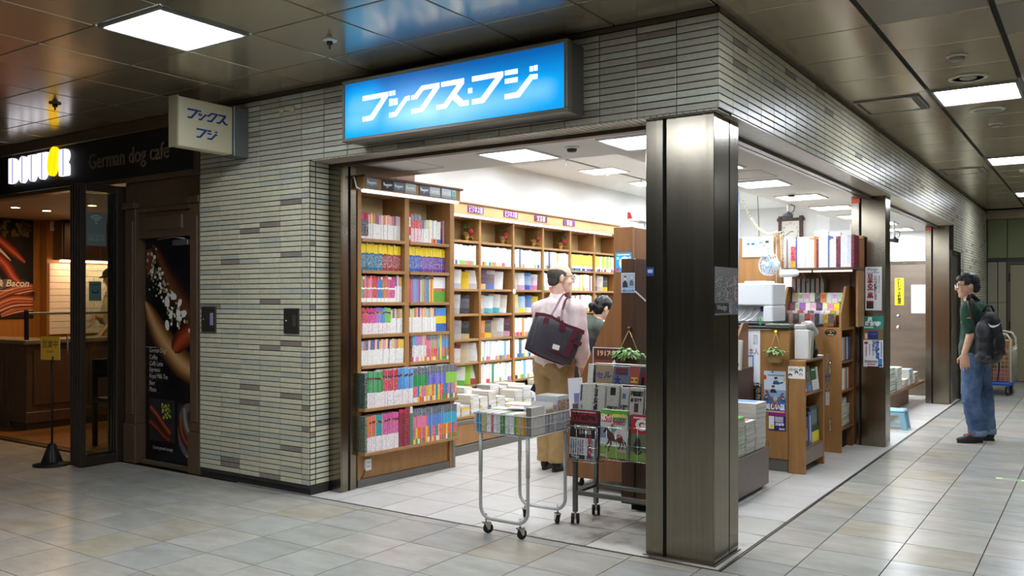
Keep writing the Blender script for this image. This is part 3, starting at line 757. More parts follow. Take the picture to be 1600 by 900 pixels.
for k in range(6):
    q = MB(); q.tube([(-3.0, 2.6 + .9 * k, 2.88), (-3.0, 2.6 + .9 * k, 2.83), (-2.985, 2.6 + .9 * k, 2.815), (-2.975, 2.6 + .9 * k, 2.83)], .005, 5); q.build('hook', [GREYPAINT], t)

# ================================================================== CAFE
cafe = empty('wall_cafe_facade', (-6.8, .05, 0), 'dark wooden cafe front with a lit name board and open folding doors', kind='structure')
b = MB(); b.bbox(-9.3, -4.40, .0, .1, 2.47, 2.845, .004); fascia = b.build('name_board', [mat('fascia_black', (27, 27, 29), .5)], cafe)
b = MB(); b.bbox(-9.3, -4.337, -.02, .1, 2.846, 2.95, .008); b.bbox(-9.3, -4.40, -.015, .1, 2.425, 2.469, .006); b.bbox(-4.399, -4.337, -.015, .1, 2.425, 2.845, .006); b.build('name_board_frame', [mat('fascia_frame', (88, 72, 52), .4, vary=.2, vscale=8, stretch=(.4, 3, 3))], cafe)
LET = mat('lit_letter', (240, 240, 250), .4, emit=(244, 244, 255), strength=1.0)
LETL = mat('letter_groove', (120, 112, 180), .4, emit=(150, 142, 216), strength=.8)
LETY = mat('lit_yellow_bean', (250, 206, 20), .4, emit=(255, 205, 8), strength=1.25)
def rounded(x0, x1, z0, z1, rx, rz, tl=1, tr=1, br=1, bl=1):
    P = []
    def corner(cx, cz, a0, on, px_, pz_):
        if on: P.extend([(cx + rx * math.cos(math.radians(a0 + 15 * i)), cz + rz * math.sin(math.radians(a0 + 15 * i))) for i in range(7)])
        else: P.extend(arc(px_ + (.012 if a0 in (90, 180) else -.012), pz_ + (.012 if a0 in (180, 270) else -.012), .012, .012, a0, a0 + 90, 3))
    corner(x1 - rx, z1 - rz, 0, tr, x1, z1); corner(x0 + rx, z1 - rz, 90, tl, x0, z1); corner(x0 + rx, z0 + rz, 180, bl, x0, z0); corner(x1 - rx, z0 + rz, 270, br, x1, z0)
    return P
DOUT = [('d', rounded(-7.335, -7.17, 2.562, 2.813, .09, .09, 0, 1, 1, 0)), ('o', rounded(-7.15, -6.988, 2.552, 2.816, .081, .11)), ('u', rounded(-6.97, -6.811, 2.553, 2.811, .079, .11, 0, 0, 1, 1)),
        ('t', [(-6.803, 2.80), (-6.79, 2.814), (-6.62, 2.814), (-6.6, 2.80), (-6.597, 2.765), (-6.61, 2.748), (-6.628, 2.745), (-6.628, 2.62)] + arc(-6.70, 2.62, .072, .062, 0, -180, 10) + [(-6.772, 2.745), (-6.79, 2.75), (-6.803, 2.765)]),
        ('r', [(-6.401, 2.575), (-6.401, 2.80), (-6.389, 2.812), (-6.29, 2.812)] + arc(-6.30, 2.75, .058, .062, 80, -70, 8) + [(-6.27, 2.683), (-6.247, 2.665), (-6.243, 2.64), (-6.243, 2.575), (-6.255, 2.563), (-6.389, 2.563)])]
for k, pts in DOUT:
    b = MB(); b.prism(pts, .028, 'y', -.03); lt = b.build('letter', [LET], fascia)
    cx = (min(p[0] for p in pts) + max(p[0] for p in pts)) / 2; z0 = min(p[1] for p in pts); z1 = max(p[1] for p in pts)
    b = MB(); b.box(cx - .008, cx + .008, -.0315, -.0302, z0 + .004, z1 - .004); b.build('letter_groove', [LETL], fascia)
b = MB(); a = math.radians(-14)
for s in (-1, 1):
    pts = [(q[0], q[1]) for q in (arc(0, 0, .082, .138, 90, 270, 16) if s < 0 else arc(0, 0, .082, .138, -90, 90, 16))]
    b.prism([(-6.5115 + (x + s * .004) * math.cos(a) - z * math.sin(a), 2.714 + (x + s * .004) * math.sin(a) + z * math.cos(a)) for x, z in pts], .03, 'y', -.032)
b.build('letter_bean', [LETY], fascia, label='yellow coffee bean letter')
b = MB(); write(b, 'German dog cafe', on_y(-5.33, -.002, 2.637), .2, (116, 98, 72), wide=1.19, out=.006, depth=.004, sx=.85); b.build('lettering', [PRINTM], fascia)
# woodwork beside the door
b = MB()
for x0, x1 in ((-5.41, -5.23), (-4.50, -4.338)):
    b.bbox(x0, x1, .0, .2, .0, .34, .008); b.bbox(x0 + .015, x1 - .015, .012, .2, .34, 2.2, .006); b.bbox(x0 - .012, x1 + (.012 if x1 < -5 else 0), -.012, .2, 2.2, 2.26, .008); b.bbox(x0 + .04, x1 - .04, .004, .05, .42, 2.1, .008)
b.build('pilaster', [CAFEW], cafe, kind='stuff')
b = MB(); b.bbox(-5.23, -4.50, .04, .2, 2.19, 2.425, .006); b.bbox(-5.23, -4.50, .02, .2, 2.16, 2.20, .006); b.bbox(-5.23, -4.50, .05, .2, 1.96, 2.16, .004); b.bbox(-5.12, -4.62, .035, .06, 2.0, 2.13, .012); b.bbox(-5.23, -4.50, .04, .2, 1.94, 1.965, .004); b.bbox(-5.41, -4.338, .03, .2, 2.26, 2.425, .004); b.build('transom', [CAFEW], cafe)
b = MB(); b.box(-5.23, -4.50, .06, .2, 0, .03); b.build('door_sill', [mat('cafe_sill', (96, 88, 68), .5)], cafe)
dr = empty('door_4', (-4.87, .13, .03), 'narrow dark cafe door covered by a hot dog poster', kind='structure')
b = MB(); b.bbox(-5.225, -4.505, .1, .15, .03, 1.94, .004); b.build('leaf', [CAFEW], dr)
b = MB(); M = on_y(-5.22, .099, .0); W_ = .7
def hp(X, Y): return ((X - 68) / 164 * .705, 1.935 - (Y - 30) / 850 * 1.90)
rect(b, M, 0, .705, .035, 1.935, (17, 15, 17), .0005)
def hot(pts, c, o, a=1.0): shape(b, M, [hp(*p) for p in pts], c, o, 0, a)
def hot_band(path, widths, cols, o): stroke(b, M, [hp(*q) for q in path], widths, cols, o)
def ramp(stops, n):
    out_ = []
    for k in range(n):
        t = k / (n - 1) * (len(stops) - 1); i = min(int(t), len(stops) - 2); f = t - i
        out_.append(tuple(stops[i][j] + (stops[i + 1][j] - stops[i][j]) * f for j in range(3)))
    return out_
hot_band([(92, 52), (110, 90), (140, 170), (175, 250), (212, 310), (240, 345)], [.04, .13, .22, .27, .28, .20], ramp([(30, 20, 18), (66, 36, 24), (112, 66, 40), (96, 52, 32), (52, 28, 22), (26, 18, 16)], 16), .0009)
hot([(69, 70), (90, 64), (100, 100), (92, 140), (72, 180)], (110, 52, 40), .0009)
hot_band([(66, 270), (84, 320), (112, 388), (146, 446), (186, 500), (238, 540)], [.03, .17, .24, .26, .26, .22], ramp([(64, 40, 24), (128, 84, 44), (186, 138, 84), (206, 168, 116), (176, 128, 74), (120, 78, 42), (70, 44, 26)], 18), .0010)
hot_band([(236, 372), (214, 384), (190, 406), (168, 440), (160, 456)], [.16, .20, .20, .15, .05], ramp([(70, 22, 14), (134, 48, 26), (176, 78, 46), (150, 56, 32), (84, 28, 16)], 14), .0014)
hot([(206, 372), (222, 366), (224, 376), (208, 386)], (230, 196, 176), .0017)
rh = random.Random(5)
for i in range(130):
    t = rh.random(); X = 84 + 88 * t + rh.gauss(0, 15) ; Y = 100 + 250 * t + rh.gauss(0, 16)
    g = rh.random() < .28
    c = rh.choice([(126, 124, 52), (150, 148, 70), (96, 96, 36)]) if g else rh.choice([(226, 220, 204), (206, 198, 180), (236, 232, 220), (184, 174, 150)])
    if X < 70 or X > 226: continue
    q = hp(X, Y); rr = rh.uniform(.008, .02); disc(b, M, q[0], q[1], rr, rr * rh.uniform(.7, 1.3), c, .0017 + i * 3e-6, 0, rh.choice((5, 6, 7)), rh.random() * 3)
for X, Y, rr in ((140, 270, 13), (160, 250, 12), (178, 322, 14), (192, 316, 12), (140, 360, 12), (180, 275, 10), (152, 320, 10)):
    q = hp(X, Y); disc(b, M, q[0], q[1], rr * .0040, rr * .0026, (238, 234, 226), .0021, 0, 7, X)
for s_, Y in (('German Dog', 460), ('Coffee', 484), ('Caffè Latte', 508), ('Espresso', 534), ('Royal Milk Tea', 559), ('Beer', 583), ('Plates', 608)):
    q = hp(80, Y); write(b, s_, frame((M @ Vector((q[0], 0, q[1])))[:], (1, 0, 0), (0, 0, 1)), .055, (206, 202, 194), .0026, ax='LEFT', shear=.2, sx=.8)
    r = hp(78, Y + 12); rect(b, M, r[0], r[0] + .2, r[1], r[1] + .002, (80, 78, 74), .0024)
r = hp(57, 447); rect(b, M, .0, .16, r[1], r[1] + .004, (190, 190, 186), .0024)
def inset(X0, X1, Y0, Y1, kind):
    p, q = hp(X0, Y1), hp(X1, Y0); rect(b, M, p[0], q[0], p[1], q[1], (44, 40, 42), .0018)
    w, h = q[0] - p[0], q[1] - p[1]; R = lambda a, c: (p[0] + a * w, p[1] + c * h)
    if kind == 0:
        stroke(b, M, [R(.03, .78), R(.3, .6), R(.6, .36), R(.82, .2)], .075, [(60, 24, 16), (120, 52, 30), (160, 84, 56), (86, 36, 22)], .0020)
        stroke(b, M, [R(.0, .45), R(.3, .3), R(.6, .12), R(.8, .06)], .07, [(60, 24, 16), (130, 58, 36), (90, 40, 24)], .0021)
        for i in range(40): disc(b, M, *R(.5 + .33 * rh.random(), .55 + .38 * rh.random() * (1 - .2 * rh.random())), .014, .011, rh.choice([(150, 160, 60), (120, 136, 44), (96, 70, 40), (180, 186, 90)]), .0022 + i * 3e-6, 0, 6)
    else:
        disc(b, M, *R(.6, .4), .15, .23, (96, 90, 86), .0019); disc(b, M, *R(.7, .36), .11, .18, (60, 44, 38), .0020)
        stroke(b, M, [R(.15, .66), R(.2, .36), R(.5, .1), R(.95, .05)], .08, [(70, 28, 18), (150, 66, 44), (90, 36, 24)], .0022)
        stroke(b, M, [R(.35, .9), R(.4, .6), R(.62, .34), R(.95, .3)], .075, [(90, 86, 82), (150, 146, 140), (110, 100, 94)], .0023)
inset(80, 165, 642, 805, 0); inset(175, 231, 652, 815, 1)
q = hp(92, 832); write(b, 'Coarse ground sausage', frame((M @ Vector((q[0], 0, q[1])))[:], (1, 0, 0), (0, 0, 1)), .042, (206, 202, 194), .0026, ax='LEFT', shear=.2, sx=.72)
q = hp(201, 846); write(b, 'Herb sausage', frame((M @ Vector((q[0] - .005, 0, q[1])))[:], (1, 0, 0), (0, 0, 1)), .042, (206, 202, 194), .0026, ax='LEFT', shear=.2, wide=.13)
for z, c in ((1.42, (210, 206, 200)), (1.36, (196, 150, 30)), (1.31, (200, 196, 190))): rect(b, M, .685, .705, z, z + .045, c, .0022)
b.build('poster', [mat('glossy_print', use_col=True, rough=.28)], dr)
b = MB(); b.bbox(-4.79, -4.58, .06, .1, 1.868, 1.915, .004); b.build('door_closer', [ALU], dr)
b = MB(); b.tube([(-4.62, .07, 1.92), (-4.72, .03, 1.935), (-5.0, .07, 1.925)], .008, 6); b.build('closer_arm', [ALU], dr)
# folding glass doors, stacked square to the front
CFD = mat('folding_frame', (48, 38, 30), .4, vary=.2, vscale=8, stretch=(3, 3, .3))
for k in range(4):
    x1 = -5.425 - .041 * k; x0 = x1 - .036
    t = empty('folding_door', ((x0 + x1) / 2, -.15, .012), ('glazed folding cafe door leaf with paper notices, outermost of the folded stack', 'second glazed leaf of the folded cafe doors, just behind the outermost', 'third glazed leaf of the folded cafe doors, counted from the poster door', 'last glazed leaf of the folded cafe doors, next to the cone based stand')[k], 'folding door', 'folding cafe doors')
    b = MB(); y0, y1 = -.372, .058
    b.bbox(x0, x1, y0, y0 + .05, .012, 2.4, .004); b.bbox(x0, x1, y1 - .1, y1, .012, 2.4, .004); b.bbox(x0, x1, y0 + .05, y1 - .1, .012, .085, .004); b.bbox(x0, x1, y0 + .05, y1 - .1, 2.335, 2.4, .004)
    fr = b.build('frame', [CFD], t)
    b = MB(); b.box(x0 + .015, x0 + .021, y0 + .051, y1 - .101, .086, 2.334); b.build('pane', [GLASS], t)
    if k == 0:
        b = MB(); M = on_x(x1 - .012, -.225, 2.013); rect(b, M, -.09, .09, -.14, .14, (92, 106, 104), .001)
        for r in (.02, .042, .064):
            A = arc(0, .06, r, r * .9, 40, 140, 8); stroke(b, M, A, .011, [(150, 162, 158)], .0016)
        disc(b, M, 0, .052, .008, .008, (150, 162, 158), .0016)
        write(b, 'ここで Wi-Fi が\nお使い頂けます', M @ Matrix.Translation((0, 0, -.07)), .03, (150, 162, 158), .0018, wide=.14); b.build('notice', [PRINTM], t, label='grey green paper with a wireless symbol')
        b = MB(); M = on_x(x1 - .012, -.235, 1.487); rect(b, M, -.055, .055, -.082, .082, (70, 96, 94), .001); disc(b, M, 0, 0, .03, .022, (30, 38, 38), .0014); disc(b, M, 0, .006, .022, .014, (70, 96, 94), .0016); rect(b, M, -.04, .04, .05, .058, (30, 38, 38), .0014); b.build('notice', [PRINTM], t, label='small teal notice')
    if k == 3:
        b = MB(); b.tube([(x0 - .006, y0 - .012, .95), (x0 - .006, y0 - .02, 1.12)], .008, 6); b.build('pull_handle', [ALU], t)
# sign stand
st = empty('sign_stand', (-5.78, -.42, 0), 'yellow paper sign on a thin black stand with a cone base by the folding doors', 'sign stand')
b = MB(); b.lathe([(.15, 0), (.15, .012), (.085, .022), (.075, .05), (.03, .175), (.02, .19), (.0, .19)], (-5.78, -.42, 0), 24); cb = b.build('base', [BLACK], st)
b = MB()
for k in range(14):
    a = 2 * PI * k / 14; b.tube([(-5.78 + .084 * math.cos(a), -.42 + .084 * math.sin(a), .024), (-5.78 + .03 * math.cos(a), -.42 + .03 * math.sin(a), .172)], .004, 4)
b.build('rib', [BLACK], cb)
b = MB(); b.tube([(-5.78, -.42, .18), (-5.78, -.42, .92)], .009, 8); b.build('pole', [BLACK], st)
b = MB(); b.bbox(-5.815, -5.745, -.432, -.415, .89, .93, .003); b.build('clip', [BLACK], st)
M = frame((-5.78, -.435, 1.0), (.93, .37, 0), (-.05, .02, 1))
b = MB(); b.M = M; b.box(-.095, .095, 0, .003, -.1, .1); b.M = None; rect(b, M, -.095, .095, -.1, .1, (198, 152, 34), .0006)
write(b, '営業中', M @ Matrix.Translation((0, 0, .035)), .07, (40, 30, 20), .0016, wide=.15); write(b, 'OPEN', M @ Matrix.Translation((0, 0, -.03)), .028, (60, 44, 24), .0016); pl = b.build('placard', [PRINTM], st)
# cafe room
b = MB(); b.box(-10.3, -4.34, .1, 3.4, 2.45, 2.52); cc = b.build('ceiling_cafe', [mat('cafe_ceiling', (176, 158, 130), .7)], kind='structure', label='beige cafe ceiling')
b = MB(); b.box(-10.0, -9.9, .0, 1.6, 0, 2.5); b.build('wall_cafe_left', [CAFEO], kind='structure', label='amber wood wall of the cafe')
b = MB(); b.box(-9.95, -9.72, 1.6, 3.4, 0, 2.5); cw = b.build('wall_cafe_back', [CAFEO], kind='structure', label='cafe wall with white tiles')
WT = mat('white_cafe_tile', (226, 214, 200), .25)
tm = MB(); tm.bbox(0, .022, 0, .298, 0, .0815, .004); tme = tm.mesh('wall_tile', [WT])
for r in range(11):
    for k in range(6): put('wall_tile', tme, cw, (-9.722, 1.625 + .3 * k - (.15 if r % 2 else 0) * (1 if k else 0), .955 + .085 * r))
b = MB(); b.box(-10.3, -4.34, 3.4, 3.5, 0, 2.5); b.build('wall_cafe_far', [CAFEW], kind='structure', label='dark wood wall at the back of the cafe')
b = MB(); b.box(-4.45, -4.34, .2, 3.4, 0, 2.5); b.build('wall_cafe_right', [CAFEW], kind='structure', label='dark wood side wall of the cafe')
b = MB(); b.box(-10.0, -9.3, -.1, .1, 0, 2.95); b.build('wall_cafe_front', [CAFEW], kind='structure', label='dark wood end of the cafe front')
cb = empty('wall_cupboard', (-9.6, 2.4, 1.93), 'dark wall cupboard above the white cafe tiles', 'cupboard')
b = MB(); b.bbox(-9.72, -9.5, 1.68, 3.2, 1.93, 2.44, .004); b.build('body', [CAFEW], cb)
for k in range(3):
    q = MB(); q.bbox(-9.5, -9.48, 1.70 + .5 * k, 2.18 + .5 * k, 1.95, 2.42, .006); q.build('door', [mat('cupboard_red_brown', (56, 26, 18), .4)], cb)
b = MB(); b.bbox(-9.6, -9.52, 1.7, 3.2, 1.905, 1.925, .004); b.build('light_strip', [mat('warm_strip', (255, 220, 170), .5, emit=(255, 214, 168), strength=22)], cb)
# sausage and bacon poster
po = MB(); M = on_x(-9.898, .8, 1.81)
tp = empty('food_poster', (-9.9, .8, 1.17), 'big dark food poster of sausages and bacon on the amber cafe wall', 'poster')
b = MB(); b.bbox(-9.898, -9.88, .1, 1.51, 1.17, 2.447, .003); b.build('board', [BLACK], tp)
b = MB(); M = on_x(-9.879, .805, 1.81)
rect(b, M, -.69, .70, -.635, .635, (26, 21, 22), .0008)
for i in range(60):
    disc(b, M, rh.uniform(.0, .68), rh.uniform(.42, .62), rh.uniform(.02, .06), rh.uniform(.01, .03), rh.choice([(96, 84, 44), (76, 66, 40), (120, 104, 60), (60, 50, 34), (110, 96, 52)]), .0012 + i * 1e-5, 0, 7, rh.random() * 3)
SA = [(70, 26, 16), (126, 44, 26), (176, 66, 40), (216, 112, 84), (190, 76, 48), (140, 48, 28), (84, 28, 16)]
stroke(b, M, [(-.3, .58), (.0, .52), (.22, .40), (.44, .22), (.60, .08)], [.05, .13, .14, .13, .04], SA, .0020)
stroke(b, M, [(-.69, .42), (-.3, .36), (.05, .26), (.32, .08), (.44, -.10), (.55, -.2)], [.12, .16, .17, .16, .14, .05], SA, .0024)
stroke(b, M, [(-.5, .46), (-.1, .40), (.2, .30), (.42, .1)], [.02, .05, .05, .01], [(240, 224, 214), (226, 190, 176)], .0030)
for i in range(50):
    disc(b, M, rh.uniform(.1, .68), rh.uniform(-.5, -.16), rh.uniform(.03, .10), rh.uniform(.02, .06), rh.choice([(64, 58, 58), (86, 78, 76), (48, 42, 42), (110, 102, 100)]), .0014 + i * 4e-6, 0, 9, rh.random() * 3)
BA = [(96, 36, 22), (170, 84, 56), (214, 150, 116), (160, 70, 44), (196, 116, 82), (120, 48, 30), (222, 170, 140), (104, 40, 24)]
stroke(b, M, [(.70, -.24), (.45, -.29), (.2, -.40), (-.1, -.47), (-.5, -.50)], [.12, .16, .16, .15, .14], BA, .0022)
stroke(b, M, [(.70, -.42), (.45, -.42), (.25, -.50), (.12, -.58)], [.14, .18, .17, .08], BA, .0026)
stroke(b, M, [(.70, -.50), (.5, -.52), (.3, -.6)], [.1, .12, .05], BA, .0024)
write(b, 'Sausage & Bacon', M @ Matrix.Translation((.25, 0, -.20)), .12, (242, 236, 226), .0034, wide=.80, shear=.25, bold=.003)
stroke(b, M, [(.1, -.27), (.3, -.285), (.45, -.27)], .008, [(242, 236, 226)], .0034)
b.build('print', [PRINTM], tp)
# counter
ct = empty('cafe_counter', (-8.1, 1.5, 0), 'dark panelled cafe counter with a glass guard on top', 'counter')
b = MB(); b.bbox(-8.3, -7.9, .43, 3.2, .08, .93, .004); b.bbox(-8.28, -7.93, .46, 3.2, 0, .08, .004); b.bbox(-8.31, -7.89, .42, 3.2, .08, .2, .006); b.bbox(-12.0 + 2.2, -8.3, .43, .75, 0, .93, .004); b.build('body', [CAFEW], ct)
b = MB(); b.bbox(-8.34, -7.86, .39, 3.2, .93, .978, .008); b.bbox(-9.88, -8.34, .39, .8, .93, .978, .008); b.build('top', [mat('counter_top_grey', (120, 106, 84), .35)], ct)
for k in range(4):
    q = MB(); q.bbox(-7.9, -7.888, .5 + .62 * k, 1.05 + .62 * k, .27, .86, .012); q.build('panel', [CAFEW], ct)
for k in range(2):
    q = MB(); q.bbox(-9.7 + .7 * k, -9.1 + .7 * k, .418, .43, .27, .86, .012); q.build('panel', [CAFEW], ct)
gd = empty('glass_guard', (-7.95, 1.5, .978), 'clear glass guard with a grey rail on the cafe counter', 'glass guard')
b = MB(); b.box(-7.955, -7.947, .46, 3.1, .98, 1.25); b.build('pane', [GLASS], gd)
b = MB(); b.bbox(-7.97, -7.93, .44, 3.1, 1.25, 1.275, .004); b.build('rail', [ALU], gd)
for y in (.44, 1.9):
    q = MB(); q.bbox(-7.975, -7.925, y, y + .03, .978, 1.30, .004); q.build('post', [mat('guard_post', (44, 46, 50), .4, .5)], gd)
tag(MB().bbox(-8.9, -8.82, .5, .58, .978, 1.16, .01).build('menu_block', [WHITEPL]), 'small white block standing on the cafe counter by the food poster', 'block')
t = empty('exit_pictogram', (-9.9, 1.68, 2.33), 'small white pictogram sign on the amber cafe wall', 'sign')
b = MB(); b.bbox(-9.72, -9.69, 1.64, 1.78, 2.31, 2.44, .008); b.build('plate', [WHITEPL], t)
b = MB(); M = on_x(-9.689, 1.71, 2.375); stroke(b, M, arc(0, 0, .035, .035, 60, 330, 10), .012, [(110, 106, 96)]); disc(b, M, .01, .0, .014, .014, (110, 106, 96), .002); b.build('symbol', [PRINTM], t)
for i, (x, y) in enumerate(((-8.452, .584), (-8.516, .968), (-7.54, .95), (-7.3, 1.3), (-6.4, 1.8), (-8.9, 2.2))):
    t = empty('downlight', (x, y, 2.45), 'small warm cafe downlight, %s from the name board side' % nth(i), 'downlight', 'cafe downlights')
    b = MB(); b.lathe([(.055, .001), (.055, -.006), (.045, -.006)], (x, y, 2.45), 18, caps=False); b.build('rim', [WHITEPAINT], t)
    b = MB(); b.lathe([(.045, -.003), (.0, -.003)], (x, y, 2.45), 18, caps=False); b.build('lamp', [mat('warm_lamp', (255, 226, 180), .5, emit=(255, 206, 150), strength=420)], t)
ch = empty('bar_chair', (-6.25, .45, 0), 'dark wooden chair standing inside the cafe behind the folded glass', 'chair')
b = MB(); b.bbox(-6.42, -6.06, .3, .64, .43, .47, .01); b.build('seat', [BLACK], ch)
for dx, dy in ((0, 0), (.32, 0), (0, .3), (.32, .3)):
    q = MB(); q.bbox(-6.42 + dx, -6.38 + dx, .3 + dy, .34 + dy, 0, .84 if dx == 0 else .43, .005); q.build('leg', [BLACK], ch)
b = MB(); b.bbox(-6.41, -6.385, .34, .6, .66, .84, .006); b.build('backrest', [BLACK], ch)

# ================================================================== BOOKS
CNAME = {'white': (240, 240, 236), 'cream': (232, 222, 190), 'grey': (150, 150, 152), 'black': (34, 32, 36), 'red': (206, 40, 48), 'dark red': (130, 28, 44), 'pink': (236, 120, 160), 'magenta': (204, 30, 120), 'orange': (238, 130, 50),
         'yellow': (246, 212, 40), 'lime green': (150, 206, 60), 'green': (40, 150, 80), 'dark green': (30, 84, 60), 'teal': (30, 120, 140), 'sky blue': (90, 180, 226), 'blue': (40, 90, 180), 'navy': (30, 36, 90), 'purple': (110, 60, 160), 'brown': (120, 80, 50), 'lilac': (190, 170, 220)}
def cname(c): return min(CNAME, key=lambda k: sum((a - b_) ** 2 for a, b_ in zip(CNAME[k], c)))
def q5(v): return round(v / .002) * .002
_bk = {}
def book_mesh(t, h, d, bands, cover=None, front=None):
    """an upright book, spine facing -y, standing at the origin: x 0..t, y 0..d, z 0..h. bands: (z0, z1, colour, print) up the spine; front: bands on the +x and -x boards"""
    key = (q5(t), q5(h), q5(d), tuple(bands), cover, tuple(front or ()))
    if key in _bk: return _bk[key]
    b = MB(); cv = cover or bands[-1][2]; e = min(.0016, t * .2)
    fb = front or [(0, 1, cv, 1.0)]
    # page block
    b.use(1, (228, 224, 212)); b.box(e, t - e, .002, d - .002, .002, h - .002, '-y')
    b.use(0)
    for z0, z1, c, a in bands:
        b.use(0, c, a); z0, z1 = z0 * h, z1 * h
        b.poly([(0, .0, z0), (t, 0, z0), (t, 0, z1), (0, 0, z1)])
    for z0, z1, c, a in fb:
        b.use(0, c, a); z0, z1 = z0 * h, z1 * h
        b.poly([(0, 0, z1), (0, d, z1), (0, d, z0), (0, 0, z0)]); b.poly([(t, 0, z0), (t, d, z0), (t, d, z1), (t, 0, z1)])
    b.use(0, cv)
    for x0, x1 in ((0, e), (t - e, t)):
        b.poly([(x0, 0, h), (x1, 0, h), (x1, d, h), (x0, d, h)]); b.poly([(x0, d, 0), (x1, d, 0), (x1, d, h), (x0, d, h)][::-1])
    b.poly([(e, 0, h), (t - e, 0, h), (t - e, .002, h), (e, .002, h)])
    _bk[key] = b.mesh('book', [PRINT, PAPER]); return _bk[key]

rb = random.Random(21)
def jit(c, k=14): return tuple(max(0, min(255, int(round((x + rb.randint(-k, k)) / 8.0) * 8))) for x in c)
W = (240, 238, 232)
def S_dots(): return [(0, .1, (236, 232, 236), 1), (.1, .72, (52, 26, 40), .45), (.72, 1, rb.choice([(190, 34, 72), (206, 60, 110), (150, 26, 60)]), 1)]
def S_white_top(): return [(0, .62, W, .7), (.62, 1, rb.choice([(240, 214, 150), (232, 160, 170), (190, 214, 150), (236, 200, 90), (150, 180, 214), (120, 90, 110), (210, 130, 90), (236, 190, 200), (86, 110, 150)]), .9)]
def S_yellow(base): return lambda: [(0, .12, base, 1), (.12, .58, base, .35), (.58, .64, base, 1), (.64, 1, (246, 214, 36), .85)]
def S_band(*cs): return lambda: (lambda c: [(0, .16, W, 1), (.16, .5, c, .6), (.5, .56, W, 1), (.56, .9, jit(c), .75), (.9, 1, rb.choice([W, (200, 60, 80), c]), 1)])(rb.choice(cs))
def S_low_white(*cs): return lambda: (lambda c: [(0, .42, (244, 232, 232), .55), (.42, .78, c, .6), (.78, .84, rb.choice([(110, 40, 60), (60, 60, 80), (180, 150, 40)]), 1), (.84, 1, c, .85)])(rb.choice(cs))
def S_stripe(): return (lambda c: [(0, .85, c, .8), (.85, 1, (52, 56, 66), .6)])(rb.choice([(236, 200, 60), (120, 160, 200), (226, 110, 110), (236, 160, 80), (150, 130, 190), (170, 190, 120), (190, 190, 196), (214, 90, 130), (90, 130, 180)]))
def S_guide(*cs): return lambda: (lambda c: [(0, .14, rb.choice([(230, 90, 60), (250, 210, 60), (90, 160, 80), (240, 240, 240)]), .6), (.14, .46, rb.choice([(236, 120, 40), (220, 60, 50), (240, 200, 80), (200, 90, 140), (70, 140, 190)]), .5), (.46, .78, c, .7), (.78, 1, (86, 92, 104), .6)])(rb.choice(cs))
def S_plainw(): return (lambda c: [(0, .2, c, 1), (.2, 1, W, .72)])(rb.choice([W, W, (246, 214, 60), (214, 60, 60), (60, 110, 190), (120, 190, 90), (236, 150, 60), (40, 40, 50), (236, 130, 170)]))
def S_yel(): return [(0, .14, rb.choice([(200, 50, 90), (60, 120, 180), (236, 236, 230), (110, 60, 120), (40, 40, 48)]), 1), (.14, .3, W, .8), (.3, 1, (246, 214, 66), .85)]
def S_multi(): return (lambda c, c2: [(0, .18, c2, 1), (.18, .6, W, .6), (.6, 1, c, .75)])(rb.choice([(236, 120, 160), (110, 190, 120), (120, 160, 226), (246, 200, 80), (180, 140, 210), (90, 180, 210)]), rb.choice([(236, 90, 90), (246, 210, 60), W, (236, 160, 190)]))

def place_book(me, M, rotz, loc, lean, label, group, name='book', tip=0.0):
    o = bpy.data.objects.new(name, me); COL.objects.link(o)
    mm = M @ Matrix.Translation(Vector(loc)) @ Matrix.Rotation(rotz, 4, 'Z') @ Matrix.Rotation(tip, 4, 'X') @ Matrix.Rotation(lean, 4, 'Y')
    o.location = mm.to_translation(); o.rotation_euler = mm.to_euler()
    WM[o.name] = mm
    return tag(o, label, 'book', group)

def main_colour(bands): return max(bands, key=lambda q: (q[1] - q[0]) * (1.35 if min(q[2]) < 200 else .8))[2]

# ---- the tall corner bookcase (its front turned a little)
BA_ = math.atan2(1.06, .084)
BX = Matrix.Translation((-2.966, .382, 0)) @ Matrix.Rotation(BA_, 4, 'Z')
tb = empty('bookcase', (-2.966, .382, 0), 'tall oak bookcase at the shop opening, packed with guidebooks and textbooks', 'bookcase', rotz=BA_)
def lb(name, m, boxes, parent=tb, r=.003, **k):
    b = MB(); [b.bbox(*a, r) for a in boxes]; return b.build(name, m, parent, local=True, **k)
lb('side_panel', WOOD, [(0, .04, .002, .36, 0, 2.33)]); lb('side_panel', WOOD, [(1.005, 1.06, -.01, .36, 0, 2.33)]); lb('divider', WOOD, [(.492, .545, .004, .261, .25, 2.25)])
lb('back_panel', WOODP, [(.04, 1.005, .262, .28, .05, 2.3)])
lb('base_panel', WOOD, [(.041, 1.004, .012, .04, .06, .262)]); lb('kick_plate', mat('kick_grey', (112, 108, 102), .5, .3), [(.0, 1.06, -.004, .03, 0, .058)])
lb('corner_guard', ALU, [(1.034, 1.066, -.018, -.006, 0, .34)])
ROWZ = [1.88, 1.64, 1.395, 1.15, .915, .60, .27]
for r, z in enumerate(ROWZ):
    if r < 5:
        for x0, x1 in ((.041, .491), (.546, 1.004)): lb('shelf', WOODH, [(x0, x1, -.004, .261, z - .026, z)])
    else: lb('shelf', WOODH, [(.0, 1.03, -.085, .261, z - .024, z)])
lb('top_board', WOODH, [(.041, 1.004, 0, .261, 2.225, 2.25)])
hb = lb('header_box', WOOD, [(-.03, 1.035, -.1, .15, 2.24, 2.325)])
lb('header_cap', mat('cap_brown', (112, 74, 44), .4), [(-.035, 1.06, -.115, .16, 2.325, 2.343)])
lb('lamp_tube', mat('shelf_tube', (245, 246, 250), .5, emit=(245, 248, 255), strength=1.0), [(-.03, 1.03, -.1, -.06, 2.214, 2.238)], r=.01)
